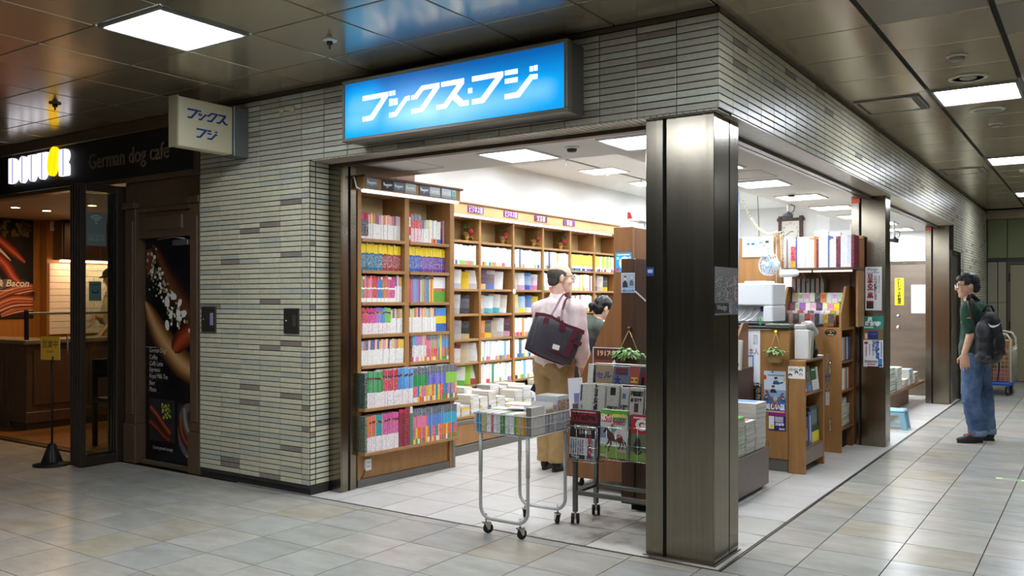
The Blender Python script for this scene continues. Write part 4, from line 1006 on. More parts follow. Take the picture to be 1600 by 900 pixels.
b = MB(); b.tube([(-.03, -.08, 2.23), (-.055, -.05, 2.25), (-.06, -.03, 2.32), (-.04, .02, 2.35)], .006, 6); b.build('power_cord', [WHITEPL], tb, local=True)
b = MB(); b.bbox(.07, .128, -.014, .012, .12, .21, .004); ou = b.build('socket_plate', [WHITEPL], tb, local=True)
b = MB(); [b.box(.085 + dx, .09 + dx, -.0155, -.013, z, z + .012) for dx in (0, .018) for z in (.145, .175)]; b.tube([(.06, -.01, .13), (.045, -.012, .09), (.02, -.012, .07)], .004, 5); b.build('socket_slot', [BLACK], tb, local=True)
# peg holes
b = MB()
for x in (.4915, 1.0045):
    for z in [.8 + .05 * k for k in range(27)]:
        for y in (.05, .28): b.box(x - .001, x, y, y + .006, z, z + .006)
b.build('peg_hole', [GAP], tb, local=True, kind='stuff')
def fill(row, colname, x0, x1, segs, z, y0, M=BX, case='corner bookcase', rown=None, group='books in the corner bookcase', dep=.15):
    total = sum(s[0] * s[1] for s in segs); k = (x1 - x0 - .004) / total
    x = x0 + .002; i = 0
    for n, t, h, style, lean in segs:
        for j in range(n):
            bands = style(); tt = t * k * .97; hh = q5(h + rb.uniform(-.006, .006) * (1 if t > .012 else .6))
            me = book_mesh(tt, hh, dep, [tuple(q) for q in bands], front=[(0, 1, bands[0][2] if bands[0][1] > .4 else W, .8)])
            c = cname(main_colour(bands)); top = cname(bands[-1][2])
            lab = '%s book%s, %s on %s shelf, %s of %s' % (c, ' with %s top' % top if top != c else '', nth(i), nth(row), colname, case)
            sx = math.sin(abs(lean)) * hh * 0
            place_book(me, M, 0, (x, y0 + rb.uniform(0, .008), z + .001), lean, lab, group, name='guidebook')
            x += t * k; i += 1
Rw, Gn, Bl, Mg, Pk, Or, Te, Pu = (206, 44, 60), (60, 150, 90), (70, 150, 214), (206, 50, 140), (236, 130, 160), (232, 120, 60), (60, 160, 160), (130, 90, 190)
X1, X2 = (.042, .49), (.547, 1.003)
near, far = 'jamb half', 'aisle half'
fill(0, near, *X1, [(5, .018, .20, S_dots, 0), (15, .018, .195, S_white_top, 0)], ROWZ[0], .05)
fill(0, far, *X2, [(1, .056, .25, lambda: [(0, .08, Rw, 1), (.08, .22, W, .6), (.22, .5, (204, 30, 44), 1), (.5, .82, W, .5), (.82, 1, (204, 30, 44), 1)], 0), (6, .017, .225, lambda: [(0, .5, (240, 206, 214), .5), (.5, .78, (214, 60, 70), .5), (.78, 1, (120, 120, 130), .5)], .0), (5, .017, .19, S_white_top, .10), (6, .02, .19, S_plainw, 0), (1, .022, .19, lambda: [(0, .7, (70, 52, 38), 1), (.7, 1, (200, 160, 90), .7)], -.06), (1, .018, .195, lambda: [(0, 1, (232, 170, 200), .8)], 0)], ROWZ[0], .05)
fill(1, near, *X1, [(12, .019, .205, S_yellow((20, 104, 136)), 0), (10, .019, .20, S_yellow((150, 44, 50)), 0)], ROWZ[1], .04)
fill(1, far, *X2, [(7, .019, .205, S_yellow((30, 80, 170)), .07), (14, .019, .20, S_yellow((96, 44, 148)), 0)], ROWZ[1], .04)
fill(2, near, *X1, [(2, .02, .2, S_band(Gn, (110, 180, 120)), 0), (5, .02, .2, S_band((226, 140, 150), (206, 90, 100)), 0), (3, .02, .2, S_band(Rw), 0), (3, .02, .2, S_band((60, 140, 200)), 0), (4, .02, .2, S_band((220, 120, 110), Or), 0), (3, .02, .2, S_band(Mg), 0), (4, .02, .205, S_white_top, 0)], ROWZ[2], .03)
fill(2, far, *X2, [(17, .017, .215, S_stripe, 0)] + [(1, .14, .21, lambda: [(0, .45, (110, 170, 60), .6), (.45, .55, (206, 60, 60), .5), (.55, 1, (240, 240, 238), .85)], 0)], ROWZ[2], .03)
fill(3, near, *X1, [(4, .02, .2, S_low_white((206, 60, 90)), 0), (4, .02, .2, S_low_white(Mg), 0), (2, .02, .2, S_low_white((150, 110, 200)), 0), (2, .02, .2, S_low_white((80, 150, 220)), 0), (3, .02, .2, S_low_white((130, 200, 80)), 0), (6, .02, .19, S_white_top, 0)], ROWZ[3], .02)
fill(3, far, *X2, [(14, .02, .195, S_white_top, 0), (1, .115, .2, lambda: [(0, .34, (50, 110, 190), .9), (.34, .66, (244, 214, 50), .9), (.66, 1, (90, 150, 214), .9)], 0)], ROWZ[3], .02)
fill(4, near, *X1, [(20, .021, .19, S_white_top, .05)], ROWZ[4], .01)
fill(4, far, *X2, [(1, .024, .2, lambda: [(0, 1, (110, 44, 60), .7)], .04), (8, .02, .215, S_multi, 0), (8, .02, .215, S_guide((90, 190, 190), Pk, (140, 190, 90)), 0), (1, .026, .22, lambda: [(0, 1, (246, 210, 40), .9)], 0), (4, .02, .215, S_guide((90, 150, 214)), 0)], ROWZ[4], .0)
fill(5, near, .0, .50, [(1, .024, .265, lambda: [(0, 1, (50, 70, 60), .5)], 0), (7, .021, .27, S_low_white(Gn, (90, 170, 110)), 0), (7, .021, .275, S_low_white(Rw, (190, 50, 70)), 0), (7, .021, .275, S_low_white(Bl, (110, 170, 226)), 0)], ROWZ[5], -.082, dep=.08)
fill(5, far, .505, 1.02, [(7, .021, .275, S_guide((50, 150, 80)), 0), (9, .021, .275, S_guide((90, 80, 190), (110, 110, 210)), 0), (6, .021, .275, S_guide((150, 210, 80)), 0)], ROWZ[5], -.082, dep=.08)
fill(6, near, .0, .50, [(1, .022, .27, lambda: [(0, 1, (80, 90, 70), .5)], 0), (4, .021, .27, S_low_white((226, 120, 90), Or), 0), (3, .021, .27, S_low_white(Te), 0), (8, .021, .275, S_low_white(Mg, (214, 70, 150)), 0), (3, .024, .29, lambda: [(0, .9, (136, 30, 52), .85), (.9, 1, (200, 60, 80), 1)], .03), (2, .024, .31, lambda: [(0, 1, (150, 30, 60), .8)], 0), (1, .03, .315, lambda: [(0, .8, (60, 120, 80), .8), (.8, 1, (236, 236, 230), 1)], 0)], ROWZ[6], -.082, dep=.08)
fill(6, far, .505, 1.02, [(7, .021, .275, S_guide((220, 110, 160), Pk), 0), (8, .021, .275, S_guide((70, 120, 200), (90, 140, 214)), 0), (7, .021, .275, S_guide((70, 180, 214)), 0)], ROWZ[6], -.082, dep=.08)
# postcards along the header box
PC = [(-.01, .108), (.15, .269), (.269, .382), (.392, .508), (.548, .665), (.665, .782), (.803, .918), (.925, .975)]
pcn = ['grey postcard of an airliner in flight, alone at the jamb end of the header', 'black postcard of a large white jet, first of its pair', 'slate postcard of a flying airliner next to the black one', 'pale grey postcard of an airliner on the ground', 'dark grey postcard of a jet taking off past the wood gap', 'pale postcard of a low plane beside the taking off jet', 'light blue postcard of a fighter over snow', 'narrow green postcard at the aisle end of the header']
pcc = [(140, 152, 164), (52, 54, 62), (120, 134, 150), (184, 194, 194), (96, 106, 118), (196, 210, 214), (200, 216, 232), (160, 206, 190)]
for i, (x0, x1) in enumerate(PC):
    b = MB(); b.M = BX; b.use(0, pcc[i]); b.box(x0, x1, -.1055, -.1025, 2.246, 2.322); b.M = None
    F = BX @ Matrix.Translation(((x0 + x1) / 2, -.1056, 2.284)); w = (x1 - x0) / 2
    rect(b, F, -w, w, -.038, -.018, tuple(int(c * .8) for c in pcc[i]), .0004)
    k = w * .8
    lite = (226, 228, 228) if i != 7 else (60, 110, 90)
    if i != 7:
        shape(b, F, [(-k, .0), (-k * .6, -.006), (k * .5, -.004), (k, .006), (k * .7, .012), (-k * .5, .008)], lite, .0008); shape(b, F, [(-k, .0), (-k * 1.05, .02), (-k * .8, .02), (-k * .6, .006)], lite, .0009); shape(b, F, [(0, .0), (-k * .4, -.02), (-k * .15, -.02), (k * .3, .0)], tuple(int(c * .85) for c in lite), .0010)
    else:
        for zz in (-.02, -.005, .01): rect(b, F, -w * .6, w * .6, zz, zz + .005, lite, .0008)
    tag(b.build('postcard', [PRINT]), pcn[i], 'postcard', 'postcards on the bookcase header')
# grey wall strip and brown board above the case
b = MB(); b.box(-3.8, -3.40, .36, 1.03, 0, 2.42); b.build('wall_shop_corner', [mat('grey_green_panel', (140, 146, 138), .6)], kind='structure', label='grey panel above the tall bookcase')
tag(MB().bbox(-3.66, -3.36, 1.06, 1.5, 0, 2.6, .004).build('partition_board', [mat('partition_brown', (112, 78, 56), .5, vary=.12, vscale=6)], kind='structure'), 'brown board standing behind the tall bookcase')

# ---- the long wall bookcase
lw = empty('bookcase', (-3.55, 3.9, 0), 'long oak wall bookcase with purple section signs behind the reading man', 'bookcase')
CY = [2.13, 2.73, 3.33, 3.93, 4.53, 5.13, 5.73]; FX = -3.55
SZ = [2.0, 1.762, 1.52, 1.272, 1.022, .79, .56]
def wbox(name, m, *boxes, r=.003, parent=lw, **k):
    b = MB(); [b.bbox(*a, r) for a in boxes]; return b.build(name, m, parent, **k)
b = MB(); b.box(-3.8, -3.785, 2.1, 5.76, .3, 2.3); b.build('back_panel', [WOODP], lw)
for y in CY: wbox('divider', WOOD, (-3.784, FX + (.006 if y in (3.33, 4.53) else 0), y - .016, y + .016, .34, 2.25))
for z in SZ:
    for y0, y1 in zip(CY, CY[1:]): wbox('shelf', WOODH, (-3.784, FX - .004, y0 + .0165, y1 - .0165, z - .024, z))
wbox('top_board', WOODH, (-3.784, FX, 2.13, 5.73, 2.22, 2.245))
hd = wbox('header', mat('header_oak', (206, 168, 112), .45, vary=.12, vscale=6, stretch=(3, .4, 3)), (-3.56, -3.50, 2.13, 5.7, 2.25, 2.352)); wbox('header_cap', WOODH, (-3.75, -3.485, 2.13, 5.72, 2.353, 2.368))
wbox('lamp_tube', MATS['shelf_tube'], (-3.54, -3.505, 2.14, 5.5, 2.226, 2.249))
wbox('bench_top', WOODH, (-3.55, -3.16, 1.50, 5.7, .322, .347)); wbox('bench_front', WOOD, (-3.185, -3.17, 1.5, 5.7, .09, .321)); wbox('bench_strip', ALU, (-3.169, -3.162, 1.5, 5.7, .275, .31)); wbox('kick_plate', MATS['kick_grey'], (-3.2, -3.165, 1.5, 5.7, 0, .08)); wbox('bench_end', WOOD, (-3.55, -3.186, 1.5, 1.52, .0, .321))
b = MB()
for y in CY[1:]:
    for z in [.62 + .045 * k for k in range(36)]: b.box(-3.58, -3.575, y - .0172, y - .0165, z, z + .007)
b.build('peg_hole', [GAP], lw, kind='stuff')
for s_, y, z, c, nm in (('ビジネス書', 2.58, 2.305, (122, 42, 128), 'purple section sign nearest the tall bookcase'), ('ビジネス書', 3.2, 2.31, (122, 42, 128), 'purple section sign, second from the tall bookcase'), ('文芸書', 3.79, 2.308, (104, 22, 84), 'plum coloured tilted section sign for literature'), ('新書', 4.41, 2.307, (116, 48, 124), 'purple section sign farthest from the tall bookcase')):
    b = MB(); M = on_x(-3.492, y, z); b.M = M; b.use(0, c); b.box(-.128, .128, 0, .008, -.031, .031); b.M = None
    write(b, s_, M, .07, (255, 250, 255), .001, wide=.22 if len(s_) > 3 else .17 if len(s_) > 2 else .12); tag(b.build('section_sign', [PRINT]), nm, 'sign', 'section signs on the header')
# flowers wrapped in kraft paper
KRAFT = mat('kraft_paper', (176, 140, 92), .8, vary=.12, vscale=30); LEAF = mat('leaf_green', (62, 104, 50), .5, vary=.3, vscale=40); LEAF2 = mat('leaf_pale', (150, 170, 110), .5, vary=.3, vscale=30); ROSE = mat('rose_red', (176, 18, 36), .5, vary=.2, vscale=40); GOLD = mat('gold_ribbon', (206, 176, 90), .35, .4)
def leaf(b, p, d, l, w, droop=.3):
    p, d = Vector(p), Vector(d).normalized(); s = d.cross(Vector((0, 0, 1)));  s = s.normalized() if s.length > .01 else Vector((1, 0, 0))
    m = p + d * l * .5 + Vector((0, 0, .1 * l)); e = p + d * l - Vector((0, 0, droop * l))
    i = [b.pt(q) for q in (p, m - s * w * .5, e, m + s * w * .5, m + Vector((0, 0, .002)))]
    b.face([i[0], i[1], i[4]]); b.face([i[1], i[2], i[4]]); b.face([i[2], i[3], i[4]]); b.face([i[3], i[0], i[4]])
rl = random.Random(8)
for k, (y, nm) in enumerate(((2.62, 'first'), (3.25, 'second'), (3.86, 'third'), (4.45, 'fourth'))):
    x = -3.64; z = 2.001
    t = empty('bouquet', (x, y, z), 'small rose bouquet in kraft paper on the top shelf, %s bay of the wall bookcase' % nm, 'bouquet', 'bouquets on the top shelf')
    b = MB(); b.lathe([(.022, 0), (.018, .03), (.03, .06), (.05, .085)], (x, y, z), 9, caps=False); b.face([b.pt((x + .022 * math.cos(a), y + .022 * math.sin(a), z + .001)) for a in [2 * PI * q / 9 for q in range(9)]]); b.build('wrapping', [KRAFT], t)
    b = MB(); b.lathe([(.021, .026), (.023, .032), (.021, .038)], (x, y, z), 9, caps=False); b.tube([(x + .02, y, z + .03), (x + .045, y - .03, z + .045), (x + .05, y - .045, z + .02)], .004, 4); b.tube([(x + .02, y, z + .03), (x + .045, y + .03, z + .048), (x + .05, y + .04, z + .018)], .004, 4); b.build('ribbon', [GOLD], t)
    b = MB()
    for q in range(70):
        a = rl.uniform(0, 2 * PI); h = rl.uniform(.06, .18); r = rl.uniform(.0, .06)
        leaf(b, (x + r * math.cos(a), y + r * math.sin(a), z + h), (math.cos(a), math.sin(a), rl.uniform(-.1, .9)), rl.uniform(.03, .05), rl.uniform(.014, .022))
    b.build('foliage', [LEAF if k % 2 else mat('leaf_olive', (98, 122, 62), .5, vary=.3, vscale=40)], t)
    b = MB(); c = Vector((x + .04, y + .01, z + .095))
    for rr, off in ((.03, 0), (.024, .012), (.015, .022)):
        for q in range(6):
            a = 2 * PI * q / 6 + rr * 40; b.ell(c + Vector((off, rr * .6 * math.cos(a), rr * .6 * math.sin(a))), (rr * .35, rr * .55, rr * .55), 7, 5)
    b.build('rose', [ROSE], t)

# spine-out rows and face-out rows; M maps a local frame (x along the shelf, -y out) to the wall
def wallM(y, z, x=FX): return Matrix.Translation((x, y, z)) @ Matrix.Rotation(PI / 2, 4, 'Z')
BAY = ['first', 'second', 'third', 'fourth', 'fifth', 'sixth']
def spines(bay, row, styles, y0=None, y1=None, h=.19, t=.034, lean=0):
    a = CY[bay] + .02 if y0 is None else y0; c = CY[bay + 1] - .02 if y1 is None else y1
    z = SZ[row] + .001; x = a; i = 0; M = wallM(0, 0)
    while True:
        tt = t * rb.uniform(.75, 1.2)
        if x + tt > c: break
        bands = rb.choice(styles)(); hh = q5(h + rb.uniform(-.008, .008))
        me = book_mesh(round(tt / .004) * .004 or .004, hh, .13, [tuple(q) for q in bands], front=[(0, .25, bands[0][2], 1), (.25, 1, W, .85)])
        c_, tp_ = cname(bands[0][2]), cname(bands[-1][2])
        lab = '%s book%s, %s on %s shelf, %s bay of wall bookcase' % (tp_, ' with %s foot' % c_ if c_ != tp_ else '', nth(i), nth(row), BAY[bay])
        place_book(me, M, 0, (x, .012 + rb.uniform(0, .006), z), lean, lab, 'spine-out books in the wall bookcase')
        x += tt + .0008; i += 1
def faces(bay, row, covers, y0=None, yaw=-.62, step=.138, w=.128, h=.188):
    """books shown aslant with their front cover to the aisle"""
    y = (CY[bay] + .045) if y0 is None else y0; z = SZ[row] + .001; M = wallM(0, 0)
    for i, cv in enumerate(covers):
        t = rb.choice((.016, .02, .024))
        top, mid, low = cv
        fr = [(0, .28, low, .9), (.28, .34, mid, 1), (.34, .62, mid, .96), (.62, .8, mid, .7), (.8, 1, top, .94)]
        me = book_mesh(t, h * rb.choice((.94, 1, 1.04)), w * rb.choice((.85, .95, 1)), [(0, .28, low, .8), (.28, 1, top, .7)], cover=mid, front=fr)
        lab = '%s book with %s band shown aslant, %s on %s shelf, %s bay' % (cname(mid), cname(low), nth(i), nth(row), BAY[bay])
        # local x+ face (cover) turned outwards
        place_book(me, M, rb.uniform(.55, .8), (y + .075, rb.uniform(.02, .04), z), rb.uniform(.10, .2), lab, 'face-out books in the wall bookcase', name='display_book', tip=rb.uniform(.0, .08))
        y += step
pl_ = [S_plainw, S_plainw, S_plainw, lambda: [(0, 1, W, .8)], lambda: [(0, .25, W, 1), (.25, 1, rb.choice([(236, 232, 214), (210, 226, 240), (240, 226, 226)]), .7)]]
col_ = [S_plainw, lambda: [(0, .2, rb.choice([(246, 210, 60), (214, 60, 60), (60, 130, 200)]), 1), (.2, 1, W, .65)], lambda: [(0, 1, rb.choice([(60, 140, 90), (206, 60, 70), (240, 150, 60), (60, 90, 170), (120, 190, 210)]), .8)], S_plainw]
mix_ = [S_plainw, lambda: [(0, 1, rb.choice([(40, 70, 140), (236, 200, 60), (60, 60, 66), (206, 60, 60), (120, 90, 60)]), .7)]]
spines(0, 1, pl_, y0=2.2, t=.036); spines(1, 1, pl_ + [S_plainw], t=.036); spines(2, 1, pl_ + mix_, t=.033); spines(3, 1, pl_ + mix_, t=.036); spines(4, 1, [S_yel], t=.03); spines(5, 1, [S_yel, S_yel, lambda: [(0, .2, W, 1), (.2, 1, (150, 206, 60), .8)], S_plainw], t=.032)
def cv(*a): return a
Wt = (238, 236, 232); Gy = (198, 198, 196); Be = (206, 192, 168)
faces(0, 2, [cv(Wt, (206, 200, 190), Gy), cv(Wt, Wt, (190, 206, 230)), cv((240, 200, 40), (238, 200, 50), (238, 200, 50)), cv(Wt, Wt, Gy)], y0=2.22)
faces(1, 2, [cv((110, 80, 110), (96, 74, 92), (236, 200, 130)), cv(Gy, (130, 110, 120), (90, 120, 190)), cv(Wt, (236, 236, 236), Wt)], step=.16)
faces(2, 2, [cv(Gy, (210, 206, 190), Gy), cv(Wt, (240, 236, 236), (196, 150, 180)), cv((70, 130, 206), (150, 190, 226), (40, 80, 180)), cv(Wt, (226, 206, 220), (214, 130, 180))], step=.13)
faces(0, 3, [cv((110, 90, 130), (60, 60, 66), (80, 80, 86)), cv(Wt, (226, 224, 220), (190, 190, 196)), cv((50, 50, 56), (96, 92, 100), (40, 40, 44))], y0=2.22, step=.14)
faces(1, 3, [cv(Gy, (226, 226, 228), Gy), cv((220, 236, 236), (236, 240, 240), (90, 180, 190)), cv(Wt, (240, 240, 240), (90, 190, 200)), cv(Be, (226, 220, 206), Wt)], step=.13)
faces(2, 3, [cv((240, 230, 120), (236, 230, 150), (200, 210, 220)), cv((170, 206, 236), (190, 214, 236), (246, 220, 60)), cv((80, 120, 190), (110, 140, 200), (236, 236, 236)), cv((240, 210, 50), (240, 220, 90), (110, 90, 60))], step=.135)
faces(0, 4, [cv(Wt, (210, 210, 206), Gy), cv(Gy, (186, 186, 184), Gy), cv((60, 56, 50), (40, 38, 36), (206, 180, 120))], y0=2.22, step=.15)
faces(1, 4, [cv((236, 150, 60), (236, 170, 110), (240, 130, 40)), cv((90, 90, 96), (120, 116, 110), (244, 210, 40)), cv(Be, (206, 196, 172), Be), cv(Wt, (236, 236, 232), Gy), cv((130, 60, 80), (90, 50, 66), (206, 150, 170))], step=.11)
spines(2, 4, col_, t=.034); spines(3, 2, pl_, t=.04)
faces(0, 5, [cv((244, 210, 40), (226, 220, 206), (244, 206, 40)), cv((150, 30, 44), (240, 236, 234), (236, 226, 220)), cv(Be, (214, 196, 160), Be), cv(Wt, (238, 238, 238), Wt)], y0=2.22)
spines(1, 5, pl_ + col_, t=.034); spines(2, 5, pl_ + col_, t=.034)
faces(0, 6, [cv(Gy, (190, 200, 206), Gy), cv(Wt, (230, 232, 232), Wt), cv(Wt, (236, 240, 232), (110, 190, 90)), cv((150, 206, 50), (156, 206, 60), (150, 206, 50)), cv(Wt, (238, 238, 236), (190, 60, 60))], y0=2.2, step=.11)
spines(1, 6, col_ + pl_, t=.034); spines(2, 6, col_ + mix_ + pl_, t=.034)
spines(4, 2, mix_ + pl_, t=.036); spines(4, 3, col_, t=.036); faces(4, 4, [cv((240, 206, 50), (236, 206, 90), (150, 30, 140)), cv(Wt, (226, 226, 226), Wt), cv((240, 206, 50), (236, 226, 190), Wt)], step=.15); spines(4, 5, col_, t=.04)
faces(5, 2, [cv((110, 100, 90), (150, 140, 130), (96, 60, 130)), cv(Wt, (230, 220, 210), Be), cv((60, 60, 60), (96, 90, 80), (244, 200, 40))], step=.14); faces(5, 3, [cv(Wt, (206, 206, 206), (206, 60, 50)), cv((60, 60, 60), (110, 100, 90), Gy), cv(Wt, (190, 180, 170), Gy)], step=.14); spines(5, 4, mix_, t=.042)
# white price dot hanging between the second and third bays
b = MB(); b.lathe([(.0, 0), (.03, 0), (.03, .003), (.0, .003)], (-3.542, 3.33, 1.5), 8, 'x'); tag(b.build('shelf_tag', [WHITEPL]), 'small white octagonal tag hanging at a divider of the wall bookcase', 'tag')

# ---- piles of books on the bench before the wall bookcase
PILE = [(240, 238, 232), (238, 236, 230), (240, 238, 234), (236, 234, 226), (240, 238, 232), (236, 232, 222), (228, 214, 190), (240, 200, 90), (206, 210, 216), (190, 70, 60), (90, 130, 150), (236, 236, 240), (226, 226, 220), (210, 190, 150), (60, 60, 66), (240, 236, 230)]
def pile(M, x, y, z, n, w, d, tmin, tmax, base, lab, group, turn=.04, sideout=True, name='piled_book', cat='book'):
    """books lying flat; spines and page edges show. M local frame: x along, -y out"""
    for i in range(n):
        t = round(rb.uniform(tmin, tmax) / .003) * .003; c = rb.choice(base)
        # a lying book is the upright mesh turned about x: height runs along x
        spine_out = rb.random() < .6
        bands = [(0, .3, c, .7), (.3, 1, rb.choice([W, c, W]), .75)]
        me = book_mesh(t, w, d, bands, cover=c, front=[(0, .25, c, .8), (.25, 1, rb.choice([W, c, (226, 220, 200)]), .8)])
        mm = M @ Matrix.Translation((x + w / 2, y + d / 2, z)) @ Matrix.Rotation((0 if spine_out else PI) + rb.uniform(-turn, turn), 4, 'Z') @ Matrix.Translation((-w / 2, -d / 2, t)) @ Matrix.Rotation(PI / 2, 4, 'Y')
        o = bpy.data.objects.new(name, me); COL.objects.link(o); o.location = mm.to_translation(); o.rotation_euler = mm.to_euler(); WM[o.name] = mm
        tag(o, lab % dict(c=cname(c), n=nth(i)), cat, group)
        z += t + .0006
    return z
MW = wallM(0, 0, -3.165)

k = 0; y = 1.62
while y < 4.5:
    w = rb.choice((.128, .135, .15)); ub = y
    n1 = rb.choice((4, 6, 7, 8, 9)) if y < 3.4 else rb.choice((4, 6))
    pile(MW, y, .012, .349, n1, w, .185, .012, .026, PILE, '%(c)s book, %(n)s from below in pile ' + nth(k) + ' along the bench front', 'piled books on the bench')
    n2 = rb.choice((7, 9, 10, 11)) if y < 3.6 else rb.choice((6, 7))
    pile(MW, y + .01, .205, .349, n2, w, .17, .014, .026, PILE, '%(c)s book, %(n)s from below in pile ' + nth(k) + ' along the bench back', 'piled books on the bench')
    k += 1; y += w + .012

# ================================================================== FURNITURE AND GOODS
def bx(name, m, parent, *boxes, r=.003, **k):
    b = MB(); [b.bbox(*a, r) for a in boxes]; return b.build(name, m, parent, **k)
ZR = random.Random(31)

def caster(parent, x, y, r=.03, w=.018, yaw=0.6, twin=False, m=RUBBER, ztop=.085, nm='caster'):
    c = Matrix.Translation((x, y, 0)) @ Matrix.Rotation(yaw, 4, 'Z')
    b = MB(); b.M = c
    if twin:
        for s in (-1, 1): b.lathe([(.0, -.010), (r * .8, -.010), (r, -.006), (r, .006), (r * .8, .010), (.0, .010)], (s * .017, 0, r), 16, 'x')
        o = b.build(nm, [m], parent)
        b = MB(); b.M = c; b.tube([(0, 0, ztop), (0, 0, r * 1.6)], .007, 8); b.bbox(-.008, .008, -.016, .016, r * .9, r * 2.1, .003); b.build('caster_fork', [CHROME], o)
    else:
        b.lathe([(.0, -w / 2), (r * .8, -w / 2), (r, -w / 3), (r, w / 3), (r * .8, w / 2), (.0, w / 2)], (0, .014, r), 18, 'x')
        o = b.build(nm, [m], parent)
        b = MB(); b.M = c; b.tube([(0, 0, ztop + .02), (0, 0, 2 * r + .006)], .006, 8); b.bbox(-w * .8, w * .8, -.022, .03, 2 * r, 2 * r + .008, .002)
        for s in (-1, 1): b.prism([(-.016, 2 * r + .004), (.026, 2 * r + .004), (.022, r - .004), (.008, r - .008)], .002, 'x', s * w * .72)
        b.build('caster_fork', [CHROME], o)
    return o

# ---- wire basket cart in the opening
cart = empty('basket_cart', (-1.3, .12, 0), 'white wire basket cart on casters full of magazines, standing in the shop opening', 'cart')
CP = mat('cart_paint', (186, 186, 182), .4, .3)
def ushape(y):
    x0, x1, R = -1.478, -1.135, .075; zb = .092; P = [(x0, y, .607)]
    P += [(x0, y, .36)]
    P += [(x0 + R - R * math.cos(a), y, zb + R - R * math.sin(a)) for a in [PI / 2 * i / 6 for i in range(7)]]
    P += [(x1 - R + R * math.sin(a), y, zb + R - R * math.cos(a)) for a in [PI / 2 * i / 6 for i in range(7)]]
    return P + [(x1, y, .36), (x1, y, .607)]
for y in (-.09, .34):
    b = MB(); b.tube(ushape(y), .0105, 10)
    for x in (-1.478, -1.135): b.tube([(x, y, .37), (x, y, .607)], .0125, 10)
    b.build('leg_frame', [CP], cart)
    for x in (-1.437, -1.19): caster(cart, x, y, .031, .02, ZR.uniform(-.6, 1.6), ztop=.1)
b = MB(); X0, X1, Y0, Y1, Z0b, Z1b = -1.515, -1.097, -.105, .355, .609, .728
for z, r in ((Z1b, .0042), (.668, .0022), (Z0b, .003)): b.tube([(X0, Y0, z), (X1, Y0, z), (X1, Y1, z), (X0, Y1, z)], r, 6, closed=True)
for k in range(11):
    x = X0 + (X1 - X0) * k / 10
    b.tube([(x, Y0, Z1b), (x, Y0, Z0b), (x, Y1, Z0b), (x, Y1, Z1b)], .0019, 5)
for k in range(1, 11):
    y = Y0 + (Y1 - Y0) * k / 11
    b.tube([(X0, y, Z1b), (X0, y, Z0b), (X1, y, Z0b), (X1, y, Z1b)], .0019, 5)
b.build('basket_lattice', [CP], cart)
b = MB(); b.box(X0 + .006, X1 - .006, Y0 + .006, Y1 - .006, Z0b + .004, Z0b + .007); b.build('basket_tray', [mat('tray_grey', (120, 120, 118), .6)], cart)
x = X0 + .012
ct_specs = [((60, 140, 180), .035), ((206, 196, 140), .02), ((190, 180, 120), .018), ((236, 236, 232), .03), ((226, 120, 150), .02), ((232, 232, 226), .026), ((226, 226, 224), .02), ((60, 120, 60), .018), ((70, 150, 70), .016), ((214, 214, 214), .03), ((230, 230, 232), .03), ((120, 170, 90), .018), ((196, 180, 60), .018), ((206, 150, 190), .014), ((200, 180, 70), .016), ((200, 120, 40), .016)]
for i, (c, t) in enumerate(ct_specs):
    dk = (30, 30, 30)
    me = book_mesh(t, .118, .16, [(0, .12, jit(c), 1), (.12, .9, c, .6), (.9, 1, jit(c), 1)], cover=c)
    place_book(me, Matrix.Identity(4), 0, (x, Y0 + .008, Z0b + .008), 0, '%s magazine spine, %s from the bench end in the wire basket cart' % (cname(c), nth(i)), 'magazines in the basket cart', name='magazine')
    x += t + .001
i = 0
while x < X1 - .02:     # thick magazines at the corner, pages outwards
    t = .0175; me = book_mesh(t, .165, .15, [(0, 1, (112, 110, 102), .9)], cover=(196, 190, 184))
    place_book(me, Matrix.Identity(4), 0, (x, Y0 + .008, Z0b + .008), 0, 'thick grey edged magazine in the corner of the basket cart, %s of its block' % nth(i), 'thick magazines in the basket cart', name='magazine'); x += t + .0006; i += 1
for i in range(6):      # spines towards the passage side
    c = ((150, 150, 156), (140, 130, 140), (166, 160, 150), (150, 156, 166), (176, 166, 160), (190, 188, 186))[i]
    me = book_mesh(.019, .15 + .02 * (i > 3), .16, [(0, .7, c, .4), (.7, .92, ((150, 110, 60), (120, 130, 70), (140, 60, 80))[i % 3], .5), (.92, 1, (206, 204, 200), 1)], cover=(206, 204, 200))
    place_book(me, Matrix.Identity(4), PI / 2, (X1 - .012, .07 + .0205 * i, Z0b + .008), 0, 'grey magazine with printed spine to the passage, %s along the side of the cart' % nth(i), 'side-facing magazines in the cart', name='magazine')
for i in range(5):
    me = book_mesh(.025, .205, .165, [(0, .55, (176, 176, 180), .4), (.55, .88, ((130, 60, 70), (150, 120, 60))[i % 2], .4), (.88, 1, (186, 186, 190), 1)], cover=(190, 190, 192))
    place_book(me, Matrix.Identity(4), PI / 2, (X1 - .012, .21 + .0262 * i, Z0b + .008), 0, 'tall pale magazine at the counter end of the cart, %s of its block' % nth(i), 'tall magazines in the cart', name='magazine')
